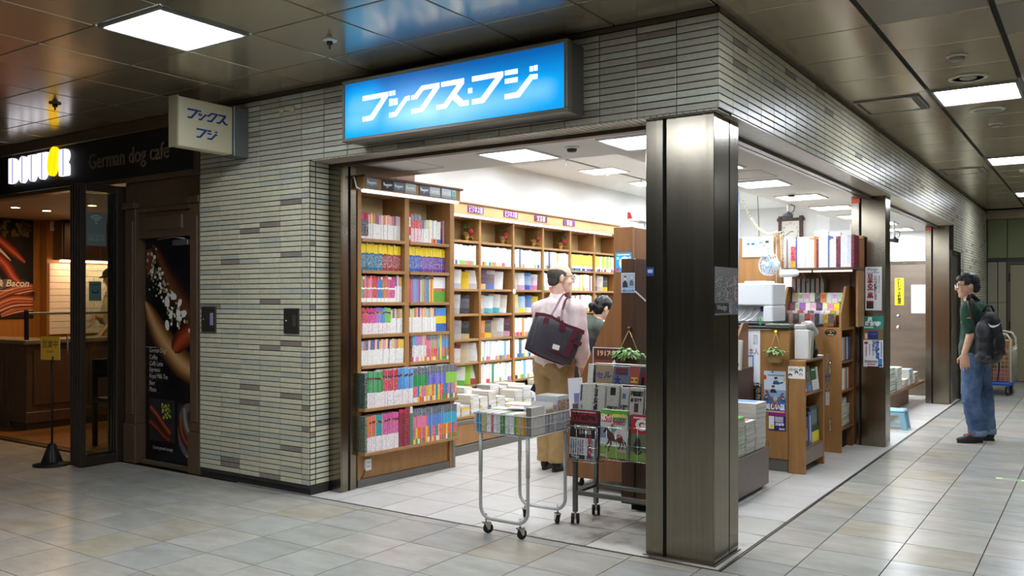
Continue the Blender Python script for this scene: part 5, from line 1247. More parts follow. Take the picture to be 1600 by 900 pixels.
for i, (x, y, c, a) in enumerate(((-1.42, .13, (240, 238, 236), .2), (-1.36, .2, (236, 180, 70), -.1), (-1.3, .12, (226, 234, 240), .3), (-1.4, .24, (240, 240, 240), .05))):
    b = MB(); b.M = Matrix.Translation((x, y, .735 + .006 * i)) @ Matrix.Rotation(a, 4, 'Z'); b.use(0, c, .85); b.box(-.09, .09, -.065, .065, 0, .005); b.use(0, rb.choice([(90, 140, 190), (236, 200, 90), (200, 60, 90)]), .6); b.poly([(-.08, .02, .0053), (.08, .02, .0053), (.08, .055, .0053), (-.08, .055, .0053)]); b.M = None
    tag(b.build('magazine', [PRINT]), '%s magazine lying flat on top of the basket cart, %s from below' % (cname(c), nth(i)), 'magazine', 'loose magazines on the cart')
b = MB(); b.bbox(-1.49, -1.235, .08, .34, Z0b + .008, .734, .004); tag(b.build('paper_bundle', [mat('bundle_paper', (206, 200, 190), .8)]), 'white paper bundle filling the inside of the basket cart', 'paper bundle')

# ---- newspaper rack
rk = empty('newspaper_rack', (-.8, .55, 0), 'grey steel newspaper rack on twin casters beside the big pillar', 'newspaper rack')
RM = mat('rack_steel', (116, 118, 112), .35, .8)
for x in (-1.104, -.53):
    for y in (.412, .684):
        b = MB(); b.bbox(x - .0135, x + .0135, y - .0135, y + .0135, .075, .99 if y > .6 else .76, .002); b.build('leg', [RM], rk)
        caster(rk, x, y, .034, twin=True, yaw=.5, m=BLACK, ztop=.08)
for y in (.412, .684): bx('rail', RM, rk, (-1.09, -.544, y - .012, y + .012, .185, .211))
for x in (-1.104, -.53): bx('rail', RM, rk, (x - .012, x + .012, .426, .670, .187, .21))
bx('tray', RM, rk, (-1.12, -.47, .43, .56, .685, .695), (-1.12, -.47, .43, .435, .695, .72)); bx('tray', RM, rk, (-1.12, -.47, .565, .69, .84, .85), (-1.12, -.47, .565, .57, .85, .88)); bx('back_plate', RM, rk, (-1.12, -.47, .70, .706, .72, 1.0)); bx('front_plate', RM, rk, (-1.10, -.47, .40, .405, .44, .72))
b = MB()
for x0, x1, z0, z1 in ((-1.084, -.885, .425, .64), (-.873, -.68, .455, .65), (-.667, -.48, .46, .66)):
    y = .276; zs = (z0, z0 + .09, z1)
    for z in zs: b.tube([(x0, .39, z), (x0, y, z), (x1, y, z), (x1, .39, z)], .0024, 5)
    for q in range(4): xx = x0 + (x1 - x0) * (q + .0) / 3; b.tube([(xx, .39, z0), (xx, y, z0), (xx, y, z1)], .002, 5)
b.build('pocket_wire', [CHROME], rk, kind='stuff')
NEWS = (196, 192, 180)
def newspaper(x0, x1, y, z0, z1, label, heads, d=.045, tint=NEWS, group='newspapers on the rack', lean=.14):
    t = empty('newspaper', ((x0 + x1) / 2, y, z0), label, 'newspaper', group)
    w = x1 - x0; h = z1 - z0
    M = Matrix.Translation(((x0 + x1) / 2, y, z0)) @ Matrix.Rotation(-lean, 4, 'X')
    b = MB(); b.M = M; b.use(0, tint)
    n = 4                       # a folded bundle with rounded outer fold
    for k in range(n): b.bbox(-w / 2 + .002 * k, w / 2 - .001 * k, .002 + d / n * k, d / n * (k + 1), 0, h - .004 * ((k * 7) % 3), .003)
    b.M = None; bd = b.build('sheets', [mat('newsprint', use_col=True, rough=.85)], t)
    b = MB(); F = M
    rect(b, F, -w / 2 + .004, w / 2 - .004, .004, h - .006, tint, .0008, 0, .68)
    for hx0, hx1, hz0, hz1, c, tx in heads:
        if tx is None: rect(b, F, -w / 2 + hx0 * w, -w / 2 + hx1 * w, hz0 * h, hz1 * h, c, .0014)
        else:
            vert = (hz1 - hz0) * h > (hx1 - hx0) * w * 1.2
            write(b, tx, F @ Matrix.Translation((-w / 2 + (hx0 + hx1) / 2 * w, 0, (hz0 + hz1) / 2 * h)), (hx1 - hx0) * w * .9 if vert else (hz1 - hz0) * h, c, .002, vert=vert, bold=.004 if not vert else .002, wide=(hx1 - hx0) * w * .95)
    b.build('print', [PRINTM], bd)
K = (24, 24, 26)
newspaper(-1.107, -.918, .45, .70, .886, 'grey broadsheet with a tall vertical headline, biggest of the middle tier of the newspaper rack', [(.56, .74, .18, .9, K, 'トヨタの惜別'), (.06, .12, .4, .95, (40, 60, 120), None), (.1, .16, .1, .34, K, '経済'), (.34, .5, .1, .96, NEWS, None)])
newspaper(-.912, -.82, .45, .70, .885, 'folded newspaper with black bottom headline, second of the middle tier', [(.3, .7, .66, .92, K, None), (.06, .98, .12, .28, K, '栄転固定')], tint=(190, 186, 176))
newspaper(-.815, -.755, .455, .70, .875, 'narrow folded newspaper with a blue mark, third of the middle tier', [(.2, .6, .6, .78, (70, 110, 150), None), (.05, .95, .18, .36, K, '社説評')], tint=(186, 182, 172))
newspaper(-.75, -.655, .45, .70, .88, 'folded newspaper with two lines of bold headline, fourth of the middle tier', [(.04, .96, .70, .86, K, '朝日三日間'), (.06, .9, .5, .62, K, '大きく変わる'), (.36, .66, .16, .46, (90, 40, 60), None)])
newspaper(-.65, -.575, .455, .70, .875, 'folded newspaper half hidden by the big pillar in the middle tier', [(.06, .9, .66, .82, K, '新聞'), (.1, .9, .06, .3, (60, 64, 80), None)])
newspaper(-1.126, -.946, .60, .862, 1.0, 'sports paper with huge blue katakana, biggest of the top tier of the newspaper rack', [(.24, 1, 0.02, .98, (150, 126, 96), None), (.24, .34, .05, .95, (60, 110, 170), None), (.36, .66, .08, .9, (60, 84, 140), 'セ'), (.66, .98, .05, .96, (50, 70, 120), 'ル')], tint=(206, 202, 192), group='sports papers on the rack')
newspaper(-.935, -.825, .60, .862, .995, 'folded sports paper with dark blue headline, second of the top tier', [(0, 1, .02, .98, (96, 100, 120), None), (.05, .5, .06, .5, (36, 44, 96), '大'), (.1, .9, .55, .9, (150, 60, 60), None)], group='sports papers on the rack')
newspaper(-.82, -.755, .60, .862, 1.0, 'folded sports paper in yellow and red, third of the top tier', [(0, 1, .02, .98, (150, 70, 60), None), (.1, .9, .08, .6, (206, 180, 70), 'エ')], group='sports papers on the rack')
newspaper(-.75, -.69, .60, .862, 1.0, 'folded dark red and green sports paper, fourth of the top tier', [(0, 1, .02, .98, (60, 56, 60), None), (.15, .85, .2, .7, (160, 40, 50), None), (.2, .5, .1, .5, (60, 110, 70), None)], group='sports papers on the rack')
newspaper(-.68, -.61, .60, .862, .99, 'folded sports paper at the pillar end of the top tier', [(0, 1, .02, .98, (110, 106, 110), None), (.1, .9, .3, .7, (200, 190, 180), '速報')], group='sports papers on the rack')
def magazine(x0, x1, y, z0, z1, label, paint, d=.03, lean=.05, group='magazines on the newspaper rack', back=(60, 56, 52)):
    t = empty('magazine', ((x0 + x1) / 2, y, z0), label, 'magazine', group)
    M = Matrix.Translation(((x0 + x1) / 2, y, z0)) @ Matrix.Rotation(-lean, 4, 'X')
    w, h = x1 - x0, z1 - z0
    b = MB(); b.M = M; b.use(0, back); b.bbox(-w / 2, w / 2, .001, d, 0, h, .002); b.M = None; bd = b.build('pages', [PRINT], t)
    b = MB(); paint(b, M, w, h); b.build('cover', [PRINT], bd)
def p_wedge(b, M, w, h):
    rect(b, M, -w / 2, w / 2, 0, h, (38, 30, 28), .0006); rect(b, M, -w / 2, w / 2, h * .74, h, (122, 26, 32), .0010)
    rect(b, M, -w * .49, w * .49, h * .74, h * .755, (80, 20, 22), .0012)
    write(b, 'Wedge', M @ Matrix.Translation((0, 0, h * .84)), .06, (30, 14, 16), .0014, wide=w * .84, bold=.002); rect(b, M, -w * .44, w * .42, h * .945, h * .965, (206, 190, 190), .0012, 0, .3)
    write(b, '築地移転問題にみる\n日本の病巣', M @ Matrix.Translation((.01, 0, h * .60)), .03, (214, 206, 200), .0014, wide=w * .8)
    rect(b, M, -w * .5, w * .42, -.002, h * .43, (206, 208, 212), .004)
    for i in range(6): rect(b, M, -w * .46 + w * .085 * i, -w * .41 + w * .085 * i, h * .1, h * .40, ((90, 90, 130), (80, 80, 90), (110, 60, 80))[i % 3], .0046, 0, .3)
    write(b, '日本の病巣', M @ Matrix.Translation((w * .24, 0, h * .26)), .03, (150, 36, 44), .0048, vert=True, bold=.002); write(b, '築地移転', M @ Matrix.Translation((w * .35, 0, h * .27)), .022, (60, 60, 100), .0048, vert=True)
    rect(b, M, -w * .5, w * .08, 0, h * .085, (40, 38, 40), .0046); write(b, 'Wedge', M @ Matrix.Translation((-w * .28, 0, h * .042)), .025, (226, 226, 226), .005, wide=w * .3); rect(b, M, w * .1, w * .4, h * .0, h * .085, (90, 140, 170), .0046, 0, .4)
magazine(-1.08, -.89, .30, .436, .738, 'black monthly with red head under a white flyer on the newspaper rack', p_wedge)
def p_horse(b, M, w, h):
    rect(b, M, -w / 2, w / 2, 0, h, (188, 196, 190), .0006); rect(b, M, -w / 2, w / 2, 0, h * .24, (120, 150, 66), .0008); rect(b, M, -w / 2, w / 2, h * .24, h * .30, (206, 214, 214), .0008); rect(b, M, -w / 2, w / 2, h * .9, h, (96, 168, 50), .0008)
    rect(b, M, -w * .49, -w * .1, h * .74, h * .9, (190, 30, 50), .0012); write(b, '競馬ブック', M @ Matrix.Translation((-w * .30, 0, h * .83)), .045, (250, 244, 240), .0016, wide=w * .36, bold=.002)
    write(b, 'NHKマイルC', M @ Matrix.Translation((w * .2, 0, h * .88)), .03, (250, 226, 60), .0018, wide=w * .5, bold=.002); write(b, '京都新聞杯', M @ Matrix.Translation((w * .2, 0, h * .80)), .03, (60, 120, 70), .0018, wide=w * .5, bold=.002); write(b, '新潟大賞典', M @ Matrix.Translation((w * .2, 0, h * .735)), .024, (190, 40, 90), .0018, wide=w * .46, bold=.002)
    rect(b, M, -w * .5, -w * .2, h * .4, h * .62, (120, 130, 160), .0010); rect(b, M, w * .26, w * .5, h * .3, h * .62, (206, 206, 200), .0010)
    # a bay horse galloping with a jockey
    br, dk2 = (84, 50, 34), (58, 34, 24)
    disc(b, M, w * .06, h * .42, w * .24, h * .085, br, .0018, rot=-.12); disc(b, M, w * .22, h * .40, w * .12, h * .085, br, .0019); disc(b, M, -w * .12, h * .45, w * .12, h * .09, br, .0019)
    shape(b, M, [(-w * .2, h * .44), (-w * .1, h * .52), (-w * .24, h * .62), (-w * .31, h * .60)], br, .0020); shape(b, M, [(-w * .31, h * .63), (-w * .22, h * .64), (-w * .24, h * .56), (-w * .36, h * .50), (-w * .39, h * .53)], dk2, .0021)
    for P_ in ([(-w * .14, h * .40), (-w * .2, h * .30), (-w * .28, h * .24), (-w * .26, h * .18)], [(-w * .1, h * .38), (-w * .1, h * .26), (-w * .18, h * .2), (-w * .16, h * .13)], [(w * .22, h * .38), (w * .26, h * .28), (w * .20, h * .2), (w * .24, h * .13)], [(w * .27, h * .38), (w * .36, h * .30), (w * .34, h * .2), (w * .42, h * .15)]): stroke(b, M, P_, [w * .07, w * .055, w * .035, w * .04], [dk2, br], .0022)
    shape(b, M, [(w * .32, h * .42), (w * .45, h * .34), (w * .48, h * .22), (w * .42, h * .3)], dk2, .0022)
    shape(b, M, [(-w * .05, h * .50), (w * .1, h * .58), (w * .12, h * .64), (w * .02, h * .66), (-w * .1, h * .60)], (110, 150, 140), .0024); disc(b, M, -w * .06, h * .675, w * .05, h * .03, (180, 40, 50), .0025); shape(b, M, [(w * .0, h * .5), (w * .12, h * .5), (w * .14, h * .42), (w * .06, h * .38), (w * .04, h * .44)], (226, 226, 222), .0026); rect(b, M, w * .12, w * .26, h * .43, h * .5, (200, 80, 90), .0026, 0, .5)
    rect(b, M, w * .14, w * .46, h * .13, h * .19, (190, 150, 196), .0026, 0, .4); rect(b, M, -w * .48, -w * .3, h * .02, h * .06, (206, 150, 180), .0026)
magazine(-.868, -.686, .30, .466, .752, 'horse racing weekly with a galloping horse on its cover, on the newspaper rack', p_horse, back=(196, 200, 190))
def p_g(b, M, w, h):
    rect(b, M, -w / 2, w / 2, 0, h, (96, 110, 76), .0006); rect(b, M, -w / 2, w / 2, h * .6, h, (178, 36, 40), .0008); rect(b, M, -w / 2, w / 2, 0, h * .2, (120, 150, 66), .0010)
    write(b, 'G', M @ Matrix.Translation((-w * .12, 0, h * .79)), h * .3, (236, 226, 220), .0014, bold=.006, wide=w * .42)
    rect(b, M, -w * .4, w * .4, h * .92, h * .95, (236, 226, 220), .0012, 0, .4)
    disc(b, M, -w * .22, h * .36, w * .12, h * .16, (40, 38, 36), .0012); stroke(b, M, arc(-w * .2, h * .3, w * .16, h * .14, 80, 330, 12), w * .06, [(70, 66, 62), (30, 28, 28)], .0016)
magazine(-.664, -.50, .30, .46, .735, 'red topped magazine with a large letter G, half hidden by the big pillar', p_g)
b = MB(); M = frame((-1.155, .52, .66), (.9, .1, .1), (-.12, .1, 1)); b.M = M; b.use(0, (226, 226, 228)); b.box(-.05, .05, 0, .004, 0, .25); b.use(0, (150, 140, 190), .5); b.box(-.01, .055, -.006, -.002, -.02, .15); b.M = None
tag(b.build('leaflet', [PRINT]), 'white and lilac leaflet sticking out beside the newspaper rack', 'leaflet')

# ---- service counter with its slanted wooden wing
sc = empty('service_counter', (-1.4, 1.6, 0), 'brown wooden service counter with a slanted side wing behind the newspaper rack', 'counter')
prof = [(-1.69, .085), (-1.69, .60), (-1.539, .906), (-1.294, 1.411), (-1.294, 1.94), (-1.144, 1.94), (-1.144, .085)]
b = MB(); b.prism(prof, .03, 'y', 1.3); b.build('side_wing', [WOODB], sc, fix=True)
b = MB(); b.prism(prof, .03, 'y', 2.2); b.build('side_wing', [WOODB], sc, fix=True)
bx('front_panel', WOODB, sc, (-1.69, -1.66, 1.331, 2.199, .085, .6)); bx('worktop', WOODH, sc, (-1.655, -1.16, 1.331, 2.199, .57, .6)); bx('tower_side', WOODB, sc, (-1.172, -1.145, 1.331, 2.199, .085, 1.938)); bx('tower_front', WOODB, sc, (-1.294, -1.27, 1.331, 2.199, 1.0, 1.938)); bx('tower_top', WOODB, sc, (-1.27, -1.173, 1.331, 2.199, 1.915, 1.938))
bx('edge_band', mat('edge_band', (150, 106, 62), .4), sc, (-1.145, -1.142, 1.302, 1.33, .09, 1.93))
for x, y in ((-1.62, 1.4), (-1.16, 1.12 + .28), (-1.62, 2.1), (-1.2, 2.1)): caster(sc, x, y, .036, .026, 1.2, m=RUBBER, ztop=.08)
b = MB(); M = on_y(-1.315, 1.2985, .895); rect(b, M, -.151, .151, -.17, .17, (206, 206, 206), .0006); rect(b, M, -.145, .145, -.164, .164, (74, 40, 32), .001); rect(b, M, -.145, .145, .0, .08, (112, 56, 36), .0012); rect(b, M, -.145, .145, -.03, .0, (150, 76, 44), .0012)
disc(b, M, .055, .045, .048, .045, (206, 206, 214), .0016); shape(b, M, [(-.1, -.02), (-.06, .0), (.04, -.002), (.12, -.02), (.1, -.034), (-.08, -.036)], (26, 16, 18), .0018)
write(b, '1917-2017', M @ Matrix.Translation((.01, 0, .127)), .05, (206, 150, 124), .0018, wide=.24, bold=.002); tag(b.build('anniversary_poster', [PRINT]), 'dark sunset poster reading 1917-2017 on the slanted counter wing', 'poster')
b = MB(); M = on_y(-1.214, 1.2985, 1.685); rect(b, M, -.064, .064, -.07, .07, (40, 150, 214), .0006); disc(b, M, .01, -.005, .045, .048, (240, 244, 246), .001); disc(b, M, .012, -.008, .028, .03, (90, 180, 226), .0014); rect(b, M, -.05, .05, .052, .058, (240, 244, 246), .001, 0, .4); rect(b, M, -.058, -.035, -.062, -.04, (200, 50, 70), .0014)
for x in (-.045, .05): disc(b, M, x, .03, .012, .012, (150, 206, 240), .0012)
tag(b.build('blue_sticker', [PRINT]), 'sky blue square sticker with a white ring high on the counter wing', 'sticker')
# model airliner on the tower
ap = empty('model_plane', (-1.21, 1.9, 1.94), 'white model airliner with a red tail on top of the wooden counter tower', 'model plane')
b = MB(); c = Vector((-1.2, 1.62, 2.0)); b.M = Matrix.Translation(c) @ Matrix.Rotation(.5, 4, 'Z') @ Matrix.Rotation(.12, 4, 'Y'); b.tube([(-.13, 0, .006), (-.1, 0, .004), (.1, 0, 0), (.13, 0, -.003), (.145, 0, -.006)], [.004, .012, .014, .011, .002], 10); bd = b.build('fuselage', [WHITEPL], ap)
b = MB(); b.M = Matrix.Translation(c) @ Matrix.Rotation(.5, 4, 'Z') @ Matrix.Rotation(.12, 4, 'Y'); b.prism([(.03, .01), (-.03, .13), (-.05, .13), (-.02, .01)], .003, 'z', -.004); b.prism([(.03, -.01), (-.03, -.13), (-.05, -.13), (-.02, -.01)], .003, 'z', -.004); b.build('wing', [WHITEPL], ap)
b = MB(); b.M = Matrix.Translation(c) @ Matrix.Rotation(.5, 4, 'Z') @ Matrix.Rotation(.12, 4, 'Y'); b.prism([(-.13, .0), (-.085, .0), (-.115, .06), (-.135, .06)], .004, 'y', -.002); b.build('tail_fin', [mat('tail_red', (206, 30, 40), .4)], ap)
b = MB(); b.lathe([(.03, 0), (.03, .004), (.004, .006), (.004, .056), (.0, .056)], (c.x, c.y, 1.9385), 12); b.build('plane_stand', [CHROME], ap)

# ---- dark display stand in front of it, with the hanging plant
du = empty('display_stand', (-.9, 1.1, 0), 'dark brown wooden display stand with a small film flyer and hanging plant', 'display stand')
bx('front_panel', WOODD, du, (-1.02, -.925, .88, .905, .05, 1.69)); b = MB(); b.prism([(.906, .05), (.906, 1.69), (1.25, 1.69), (1.25, 1.40), (1.6, 1.15), (1.6, .05)], .03, 'x', -.955); b.build('side_panel', [WOODD], du, fix=True)
bx('low_panel', WOODD, du, (-.924, -.50, .895, .92, .05, .62)); bx('shelf', WOODD, du, (-.924, -.50, .921, 1.35, .58, .62)); bx('base', GAP, du, (-.98, -.55, .95, 1.35, .0, .05))
b = MB(); M = frame((-.9245, .905, 1.470), (0, .93, -.37), (0, .37, .93)); b.M = M; b.box(-.005, .2, -.002, .006, -.008, .004); b.M = None; b.build('edge_strip', [WHITEPAINT], du)
b = MB(); M = on_y(-.968, .879, 1.528); rect(b, M, -.05, .05, -.066, .066, (206, 212, 216), .0006); rect(b, M, -.046, .046, -.04, .062, (150, 166, 180), .001); shape(b, M, [(-.04, -.03), (-.04, .0), (-.02, .02), (-.005, .0), (.0, -.03)], (44, 44, 50), .0012); disc(b, M, -.02, .03, .011, .014, (206, 176, 156), .0013); shape(b, M, [(-.032, .036), (-.02, .05), (-.008, .036)], (40, 36, 40), .0014); shape(b, M, [(.012, -.02), (.012, .01), (.03, .024), (.042, .0), (.042, -.02)], (90, 96, 110), .0012); disc(b, M, .028, .034, .010, .012, (196, 176, 160), .0013); rect(b, M, -.046, .046, -.062, -.043, (60, 120, 176), .0014, 0, .4)
tag(b.build('film_flyer', [PRINT]), 'small pale blue film flyer with two figures on the dark display stand', 'flyer')
def hanging_plant(name, x, y, zk, zp, w, label, potm, hang=.05, n=110, lm=LEAF2, seed=1, hook=None):
    t = empty(name, (x, y, zp), label, 'plant', None)
    b = MB(); b.lathe([(.0, -.016), (.013, -.016), (.015, -.004), (.008, .002)], (x, y, zk), 12, 'y'); b.build('hook_knob', [hook or mat('hook_brown', (60, 34, 22), .4)], t)
    b = MB()
    for s in (-1, 1): b.tube([(x, y - .012, zk - .01), (x + s * w * .42, y - .02, zp + .05)], .0028, 5)
    b.build('string', [mat('jute_string', (190, 160, 110), .8)], t)
    b = MB(); b.prism([(-w * .36, 0), (w * .36, 0), (w * .45, .055), (w * .4, .07), (-w * .4, .07), (-w * .45, .055)], .05, 'y', 0); 
    for v in range(len(b.v)): b.v[v] = b.v[v] + Vector((x, y - .06, zp - .03))
    b.build('pot', [potm], t, fix=True)
    r_ = random.Random(seed); b = MB(); b2 = MB()
    for k in range(n):
        a = r_.uniform(0, 2 * PI); rr = r_.uniform(0, 1)
        p = (x + math.cos(a) * rr * w * .62, y - .035 - abs(math.sin(a)) * .04, zp + .045 + .045 * (1 - rr) * r_.random())
        leaf(b if k % 3 else b2, p, (math.cos(a), -abs(math.sin(a)) * .8, r_.uniform(-.3, .7)), r_.uniform(.032, .055), r_.uniform(.02, .034), .35)
    fo = b.build('foliage', [lm], t); b2.build('pale_foliage', [LEAF2], t)
    return t
hanging_plant('hanging_plant', -.955, .88, 1.224, 1.0, .19, 'small green hanging plant on a brown knob of the dark display stand', mat('pot_brown', (96, 66, 42), .7), lm=mat('leaf_fresh', (86, 142, 52), .5, vary=.3, vscale=40), n=150, seed=4)

# ---- low magazine stand behind the pillar
ms = empty('magazine_stand', (-.65, 1.75, 0), 'low grey brown magazine stand with piles of magazines behind the big pillar', 'magazine stand')
bx('front_panel', mat('stand_laminate', (112, 98, 90), .4, vary=.1, vscale=30, stretch=(1, 4, .3)), ms, (-.455, -.43, 1.36, 2.16, .03, .306)); bx('top', MATS['stand_laminate'], ms, (-.92, -.456, 1.36, 2.16, .285, .306)); bx('side', MATS['stand_laminate'], ms, (-.92, -.456, 2.14, 2.159, .03, .284)); bx('side', MATS['stand_laminate'], ms, (-.92, -.456, 1.36, 1.38, .03, .284)); bx('kick', GAP, ms, (-.90, -.47, 1.39, 2.13, 0, .284))
GE = [(178, 178, 164), (170, 170, 156), (186, 184, 172)]
def mag_pile(x0, x1, y0, y1, z, n, t, lab, group, covers, edge=GE, jitter=.004, cat='magazine', name='magazine', soft=True):
    for i in range(n):
        b = MB(); j = [ZR.uniform(-jitter, jitter) for _ in range(2)]
        c = covers[i % len(covers)] if i < n - 1 else covers[-1]; e = edge[i % len(edge)]
        b.use(1); b.mi = 1; b.bbox(x0 + j[0], x1 + j[0], y0 + j[1], y1 + j[1], z, z + t * .9, min(.004, t * .3))
        b.use(0, c, .8); b.box(x0 + j[0] + .001, x1 + j[0] + .0005, y0 + j[1] - .0005, y1 + j[1] - .001, z + t * .9, z + t * .985)
        rect(b, Matrix.Translation(((x0 + x1) / 2 + j[0], (y0 + y1) / 2 + j[1], z + t * .985)) @ Matrix.Rotation(-PI / 2, 4, 'X'), -(x1 - x0) * .4, (x1 - x0) * .4, -(y1 - y0) * .1, (y1 - y0) * .35, ZR.choice([(206, 60, 50), (240, 200, 70), (90, 150, 200), (230, 230, 230)]), .0002, 0, .6)
        tag(b.build(name, [PRINT, mat('magazine_edge', (186, 186, 172), .8, vary=.1, vscale=140, stretch=(.2, .2, 8))]), lab % dict(n=nth(i), c=cname(c)), cat, group); z += t
    return z
wht = (226, 226, 222)
mag_pile(-.91, -.445, 1.92, 2.14, .308, 9, .038, 'thick grey white magazine, %(n)s from below in the tall pile on the low stand', 'magazine pile at the back of the stand', [wht, (206, 206, 206)], jitter=.003)
mag_pile(-.68, -.445, 1.70, 1.89, .308, 14, .0165, '%(c)s magazine, %(n)s from below in the middle pile on the low stand', 'middle magazine pile on the stand', [wht, (200, 190, 180), (236, 236, 236)])
mag_pile(-.72, -.445, 1.40, 1.67, .308, 16, .0175, '%(c)s magazine, %(n)s from below in the pile nearest the pillar', 'magazine pile nearest the pillar', [(200, 200, 190), (206, 204, 196), wht, (190, 190, 180), (120, 200, 60)])

nb = empty('newspaper_box', (-.9, 2.5, 0), 'brown wooden newspaper box peeping out behind the big steel pillar', 'box')
bx('body', WOODD, nb, (-1.1, -.735, 2.3, 2.72, .0, .86)); b = MB(); b.prism([(2.3, .861), (2.3, .95), (2.6, 1.22), (2.72, 1.22), (2.72, .861)], .02, 'x', -.80); b.build('side_panel', [WOODB], nb, fix=True)
newspaper(-.80 - .0, -.69, 2.27, .862, 1.10, 'grey newspapers standing in the brown box behind the big pillar', [(.1, .6, .5, .8, (90, 90, 60), None), (.1, .9, .1, .2, K, '夕刊')], group='papers in the brown box')

# ---- counter with the posters, and things on it
mc = empty('till_counter', (-.9, 3.1, 0), 'wooden till counter with film posters on its front', 'counter')
bx('front_panel', WOOD, mc, (-1.4, -.47, 2.8, 2.83, .1, 1.165)); bx('end_panel', WOOD, mc, (-.50, -.472, 2.831, 3.85, .1, 1.165)); bx('kick_plate', MATS['kick_grey'], mc, (-1.4, -.475, 2.81, 3.85, 0, .098)); bx('top', BLACK, mc, (-1.42, -.465, 2.78, 3.85, 1.168, 1.19))
bx('panel_joint', GAP, mc, (-.64, -.637, 2.798, 2.8, .1, .24))
b = MB(); M = on_y(-.765, 2.798, .92); rect(b, M, -.058, .058, -.242, .24, (232, 234, 240), .0006); rect(b, M, -.075, .005, -.12, .03, (60, 140, 226), .001); rect(b, M, -.062, -.006, -.105, .015, (226, 232, 240), .0013); write(b, '本人', M @ Matrix.Translation((.005, 0, .06)), .06, (40, 40, 50), .0016, wide=.085); rect(b, M, .0, .04, .12, .2, (200, 206, 216), .0012, 0, .3); rect(b, M, -.05, .0, -.185, -.165, (110, 120, 170), .0012, 0, .3)
tag(b.build('notice', [PRINT]), 'tall white notice with blue outline on the till counter front', 'notice')
b = MB(); M = on_y(-.766, 2.797, .617); rect(b, M, -.07, .07, -.103, .103, (24, 22, 24), .0006); write(b, '大人気シリーズ', M @ Matrix.Translation((0, 0, .087)), .03, (236, 232, 226), .0012, wide=.132, bold=.002); shape(b, M, [(-.066, .06), (-.03, .072), (.018, .06), (-.03, .046)], (236, 206, 40), .0012)
disc(b, M, -.036, .005, .022, .032, (150, 146, 140), .0012); shape(b, M, [(-.064, -.07), (-.05, -.035), (-.02, -.035), (-.006, -.07)], (70, 68, 70), .0013); shape(b, M, [(-.058, .02), (-.036, .044), (-.014, .02), (-.018, .036), (-.036, .05), (-.056, .036)], (40, 38, 40), .0014); disc(b, M, -.058, -.05, .008, .012, (170, 40, 44), .0015)
for i, z in enumerate((.042, -.008, -.058)): rect(b, M, .024, .062, z - .016, z + .02, (90, 86, 86), .0012, 0, .3); rect(b, M, .024, .056, z - .022, z - .016, ((226, 130, 40), (236, 206, 40), (200, 206, 60))[i], .0014)
rect(b, M, -.064, -.01, -.097, -.088, (220, 216, 210), .0012, 0, .3); tag(b.build('book_poster', [PRINT]), 'small black poster with a grey portrait on the till counter front', 'poster')
b = MB(); M = on_y(-.583, 2.797, .58); w, h0, h1 = .09, -.245, .245
rect(b, M, -w, w, -.075, h1, (206, 220, 232), .0006); rect(b, M, -w, w, -.075, .03, (60, 110, 170), .0009); rect(b, M, -w, w, -.075, -.03, (30, 70, 150), .0011); rect(b, M, -w, w, .03, .09, (130, 170, 206), .0008)
# plain blue film artwork of small figures
for x, z, s, c, c2 in ((.01, .165, 1.0, (30, 84, 130), (40, 36, 40)), (-.012, .095, 1.0, (44, 40, 44), (60, 50, 50)), (-.072, .02, .8, (40, 80, 130), (60, 50, 50)), (.07, .015, .8, (40, 80, 130), (60, 50, 50))):
    shape(b, M, [(x - .028 * s, z - .03 * s), (x - .02 * s, z), (x + .014 * s, z), (x + .03 * s, z - .03 * s)], c, .0014); disc(b, M, x, z + .014 * s, .013 * s, .016 * s, (206, 176, 160), .0015); shape(b, M, [(x - .015 * s, z + .012 * s), (x - .012 * s, z + .032 * s), (x + .012 * s, z + .032 * s), (x + .013 * s, z + .02 * s)], c2, .0016)
stroke(b, M, [(.02, .15), (.05, .148), (.068, .156)], .012, [(30, 84, 130)], .0015)
disc(b, M, .004, .02, .018, .022, (200, 176, 160), .0018); shape(b, M, [(-.024, -.05), (-.02, -.005), (.02, -.005), (.034, -.05)], (150, 120, 116), .0017); stroke(b, M, [(-.015, -.01), (-.045, .03), (-.07, .075)], .02, [(110, 100, 106)], .0018); stroke(b, M, [(.022, -.01), (.048, .03), (.064, .06)], .02, [(110, 100, 106)], .0018); stroke(b, M, [(-.01, -.02), (.004, -.03), (.0, -.06)], .014, [(176, 40, 40)], .0019); disc(b, M, -.066, .072, .012, .014, (200, 60, 50), .002); disc(b, M, .066, .06, .008, .01, (200, 60, 50), .002)
write(b, '美しい星', M @ Matrix.Translation((0, 0, -.05)), .05, (244, 244, 246), .0024, wide=.165, bold=.003); disc(b, M, -.082, .19, .014, .02, (214, 70, 40), .0016); disc(b, M, .078, .176, .01, .01, (236, 180, 70), .0016); disc(b, M, -.02, .236, .01, .009, (60, 150, 206), .0016); rect(b, M, -.06, .08, .205, .214, (120, 140, 180), .0014, 0, .4)
rect(b, M, -w, w, -.098, -.075, (90, 80, 160), .0012); rect(b, M, -w * .9, w * .9, -.094, -.086, (236, 216, 60), .0014); rect(b, M, -.052, w, -.124, -.098, (166, 24, 120), .0012); rect(b, M, -.052, w, h0, -.124, (44, 40, 96), .0012); rect(b, M, -.05, -.006, -.235, -.128, (230, 230, 236), .0015); disc(b, M, -.022, -.215, .018, .016, (244, 224, 50), .0017); rect(b, M, .0, .07, -.175, -.13, (200, 200, 216), .0015, 0, .25); write(b, '三島由紀夫', M @ Matrix.Translation((.04, 0, -.192)), .022, (240, 240, 244), .0018, wide=.072, bold=.002); rect(b, M, .035, .082, -.238, -.222, (206, 210, 226), .0016, 0, .4)
tag(b.build('film_poster', [PRINT]), 'tall blue film poster with a purple and navy foot on the till counter front', 'poster')
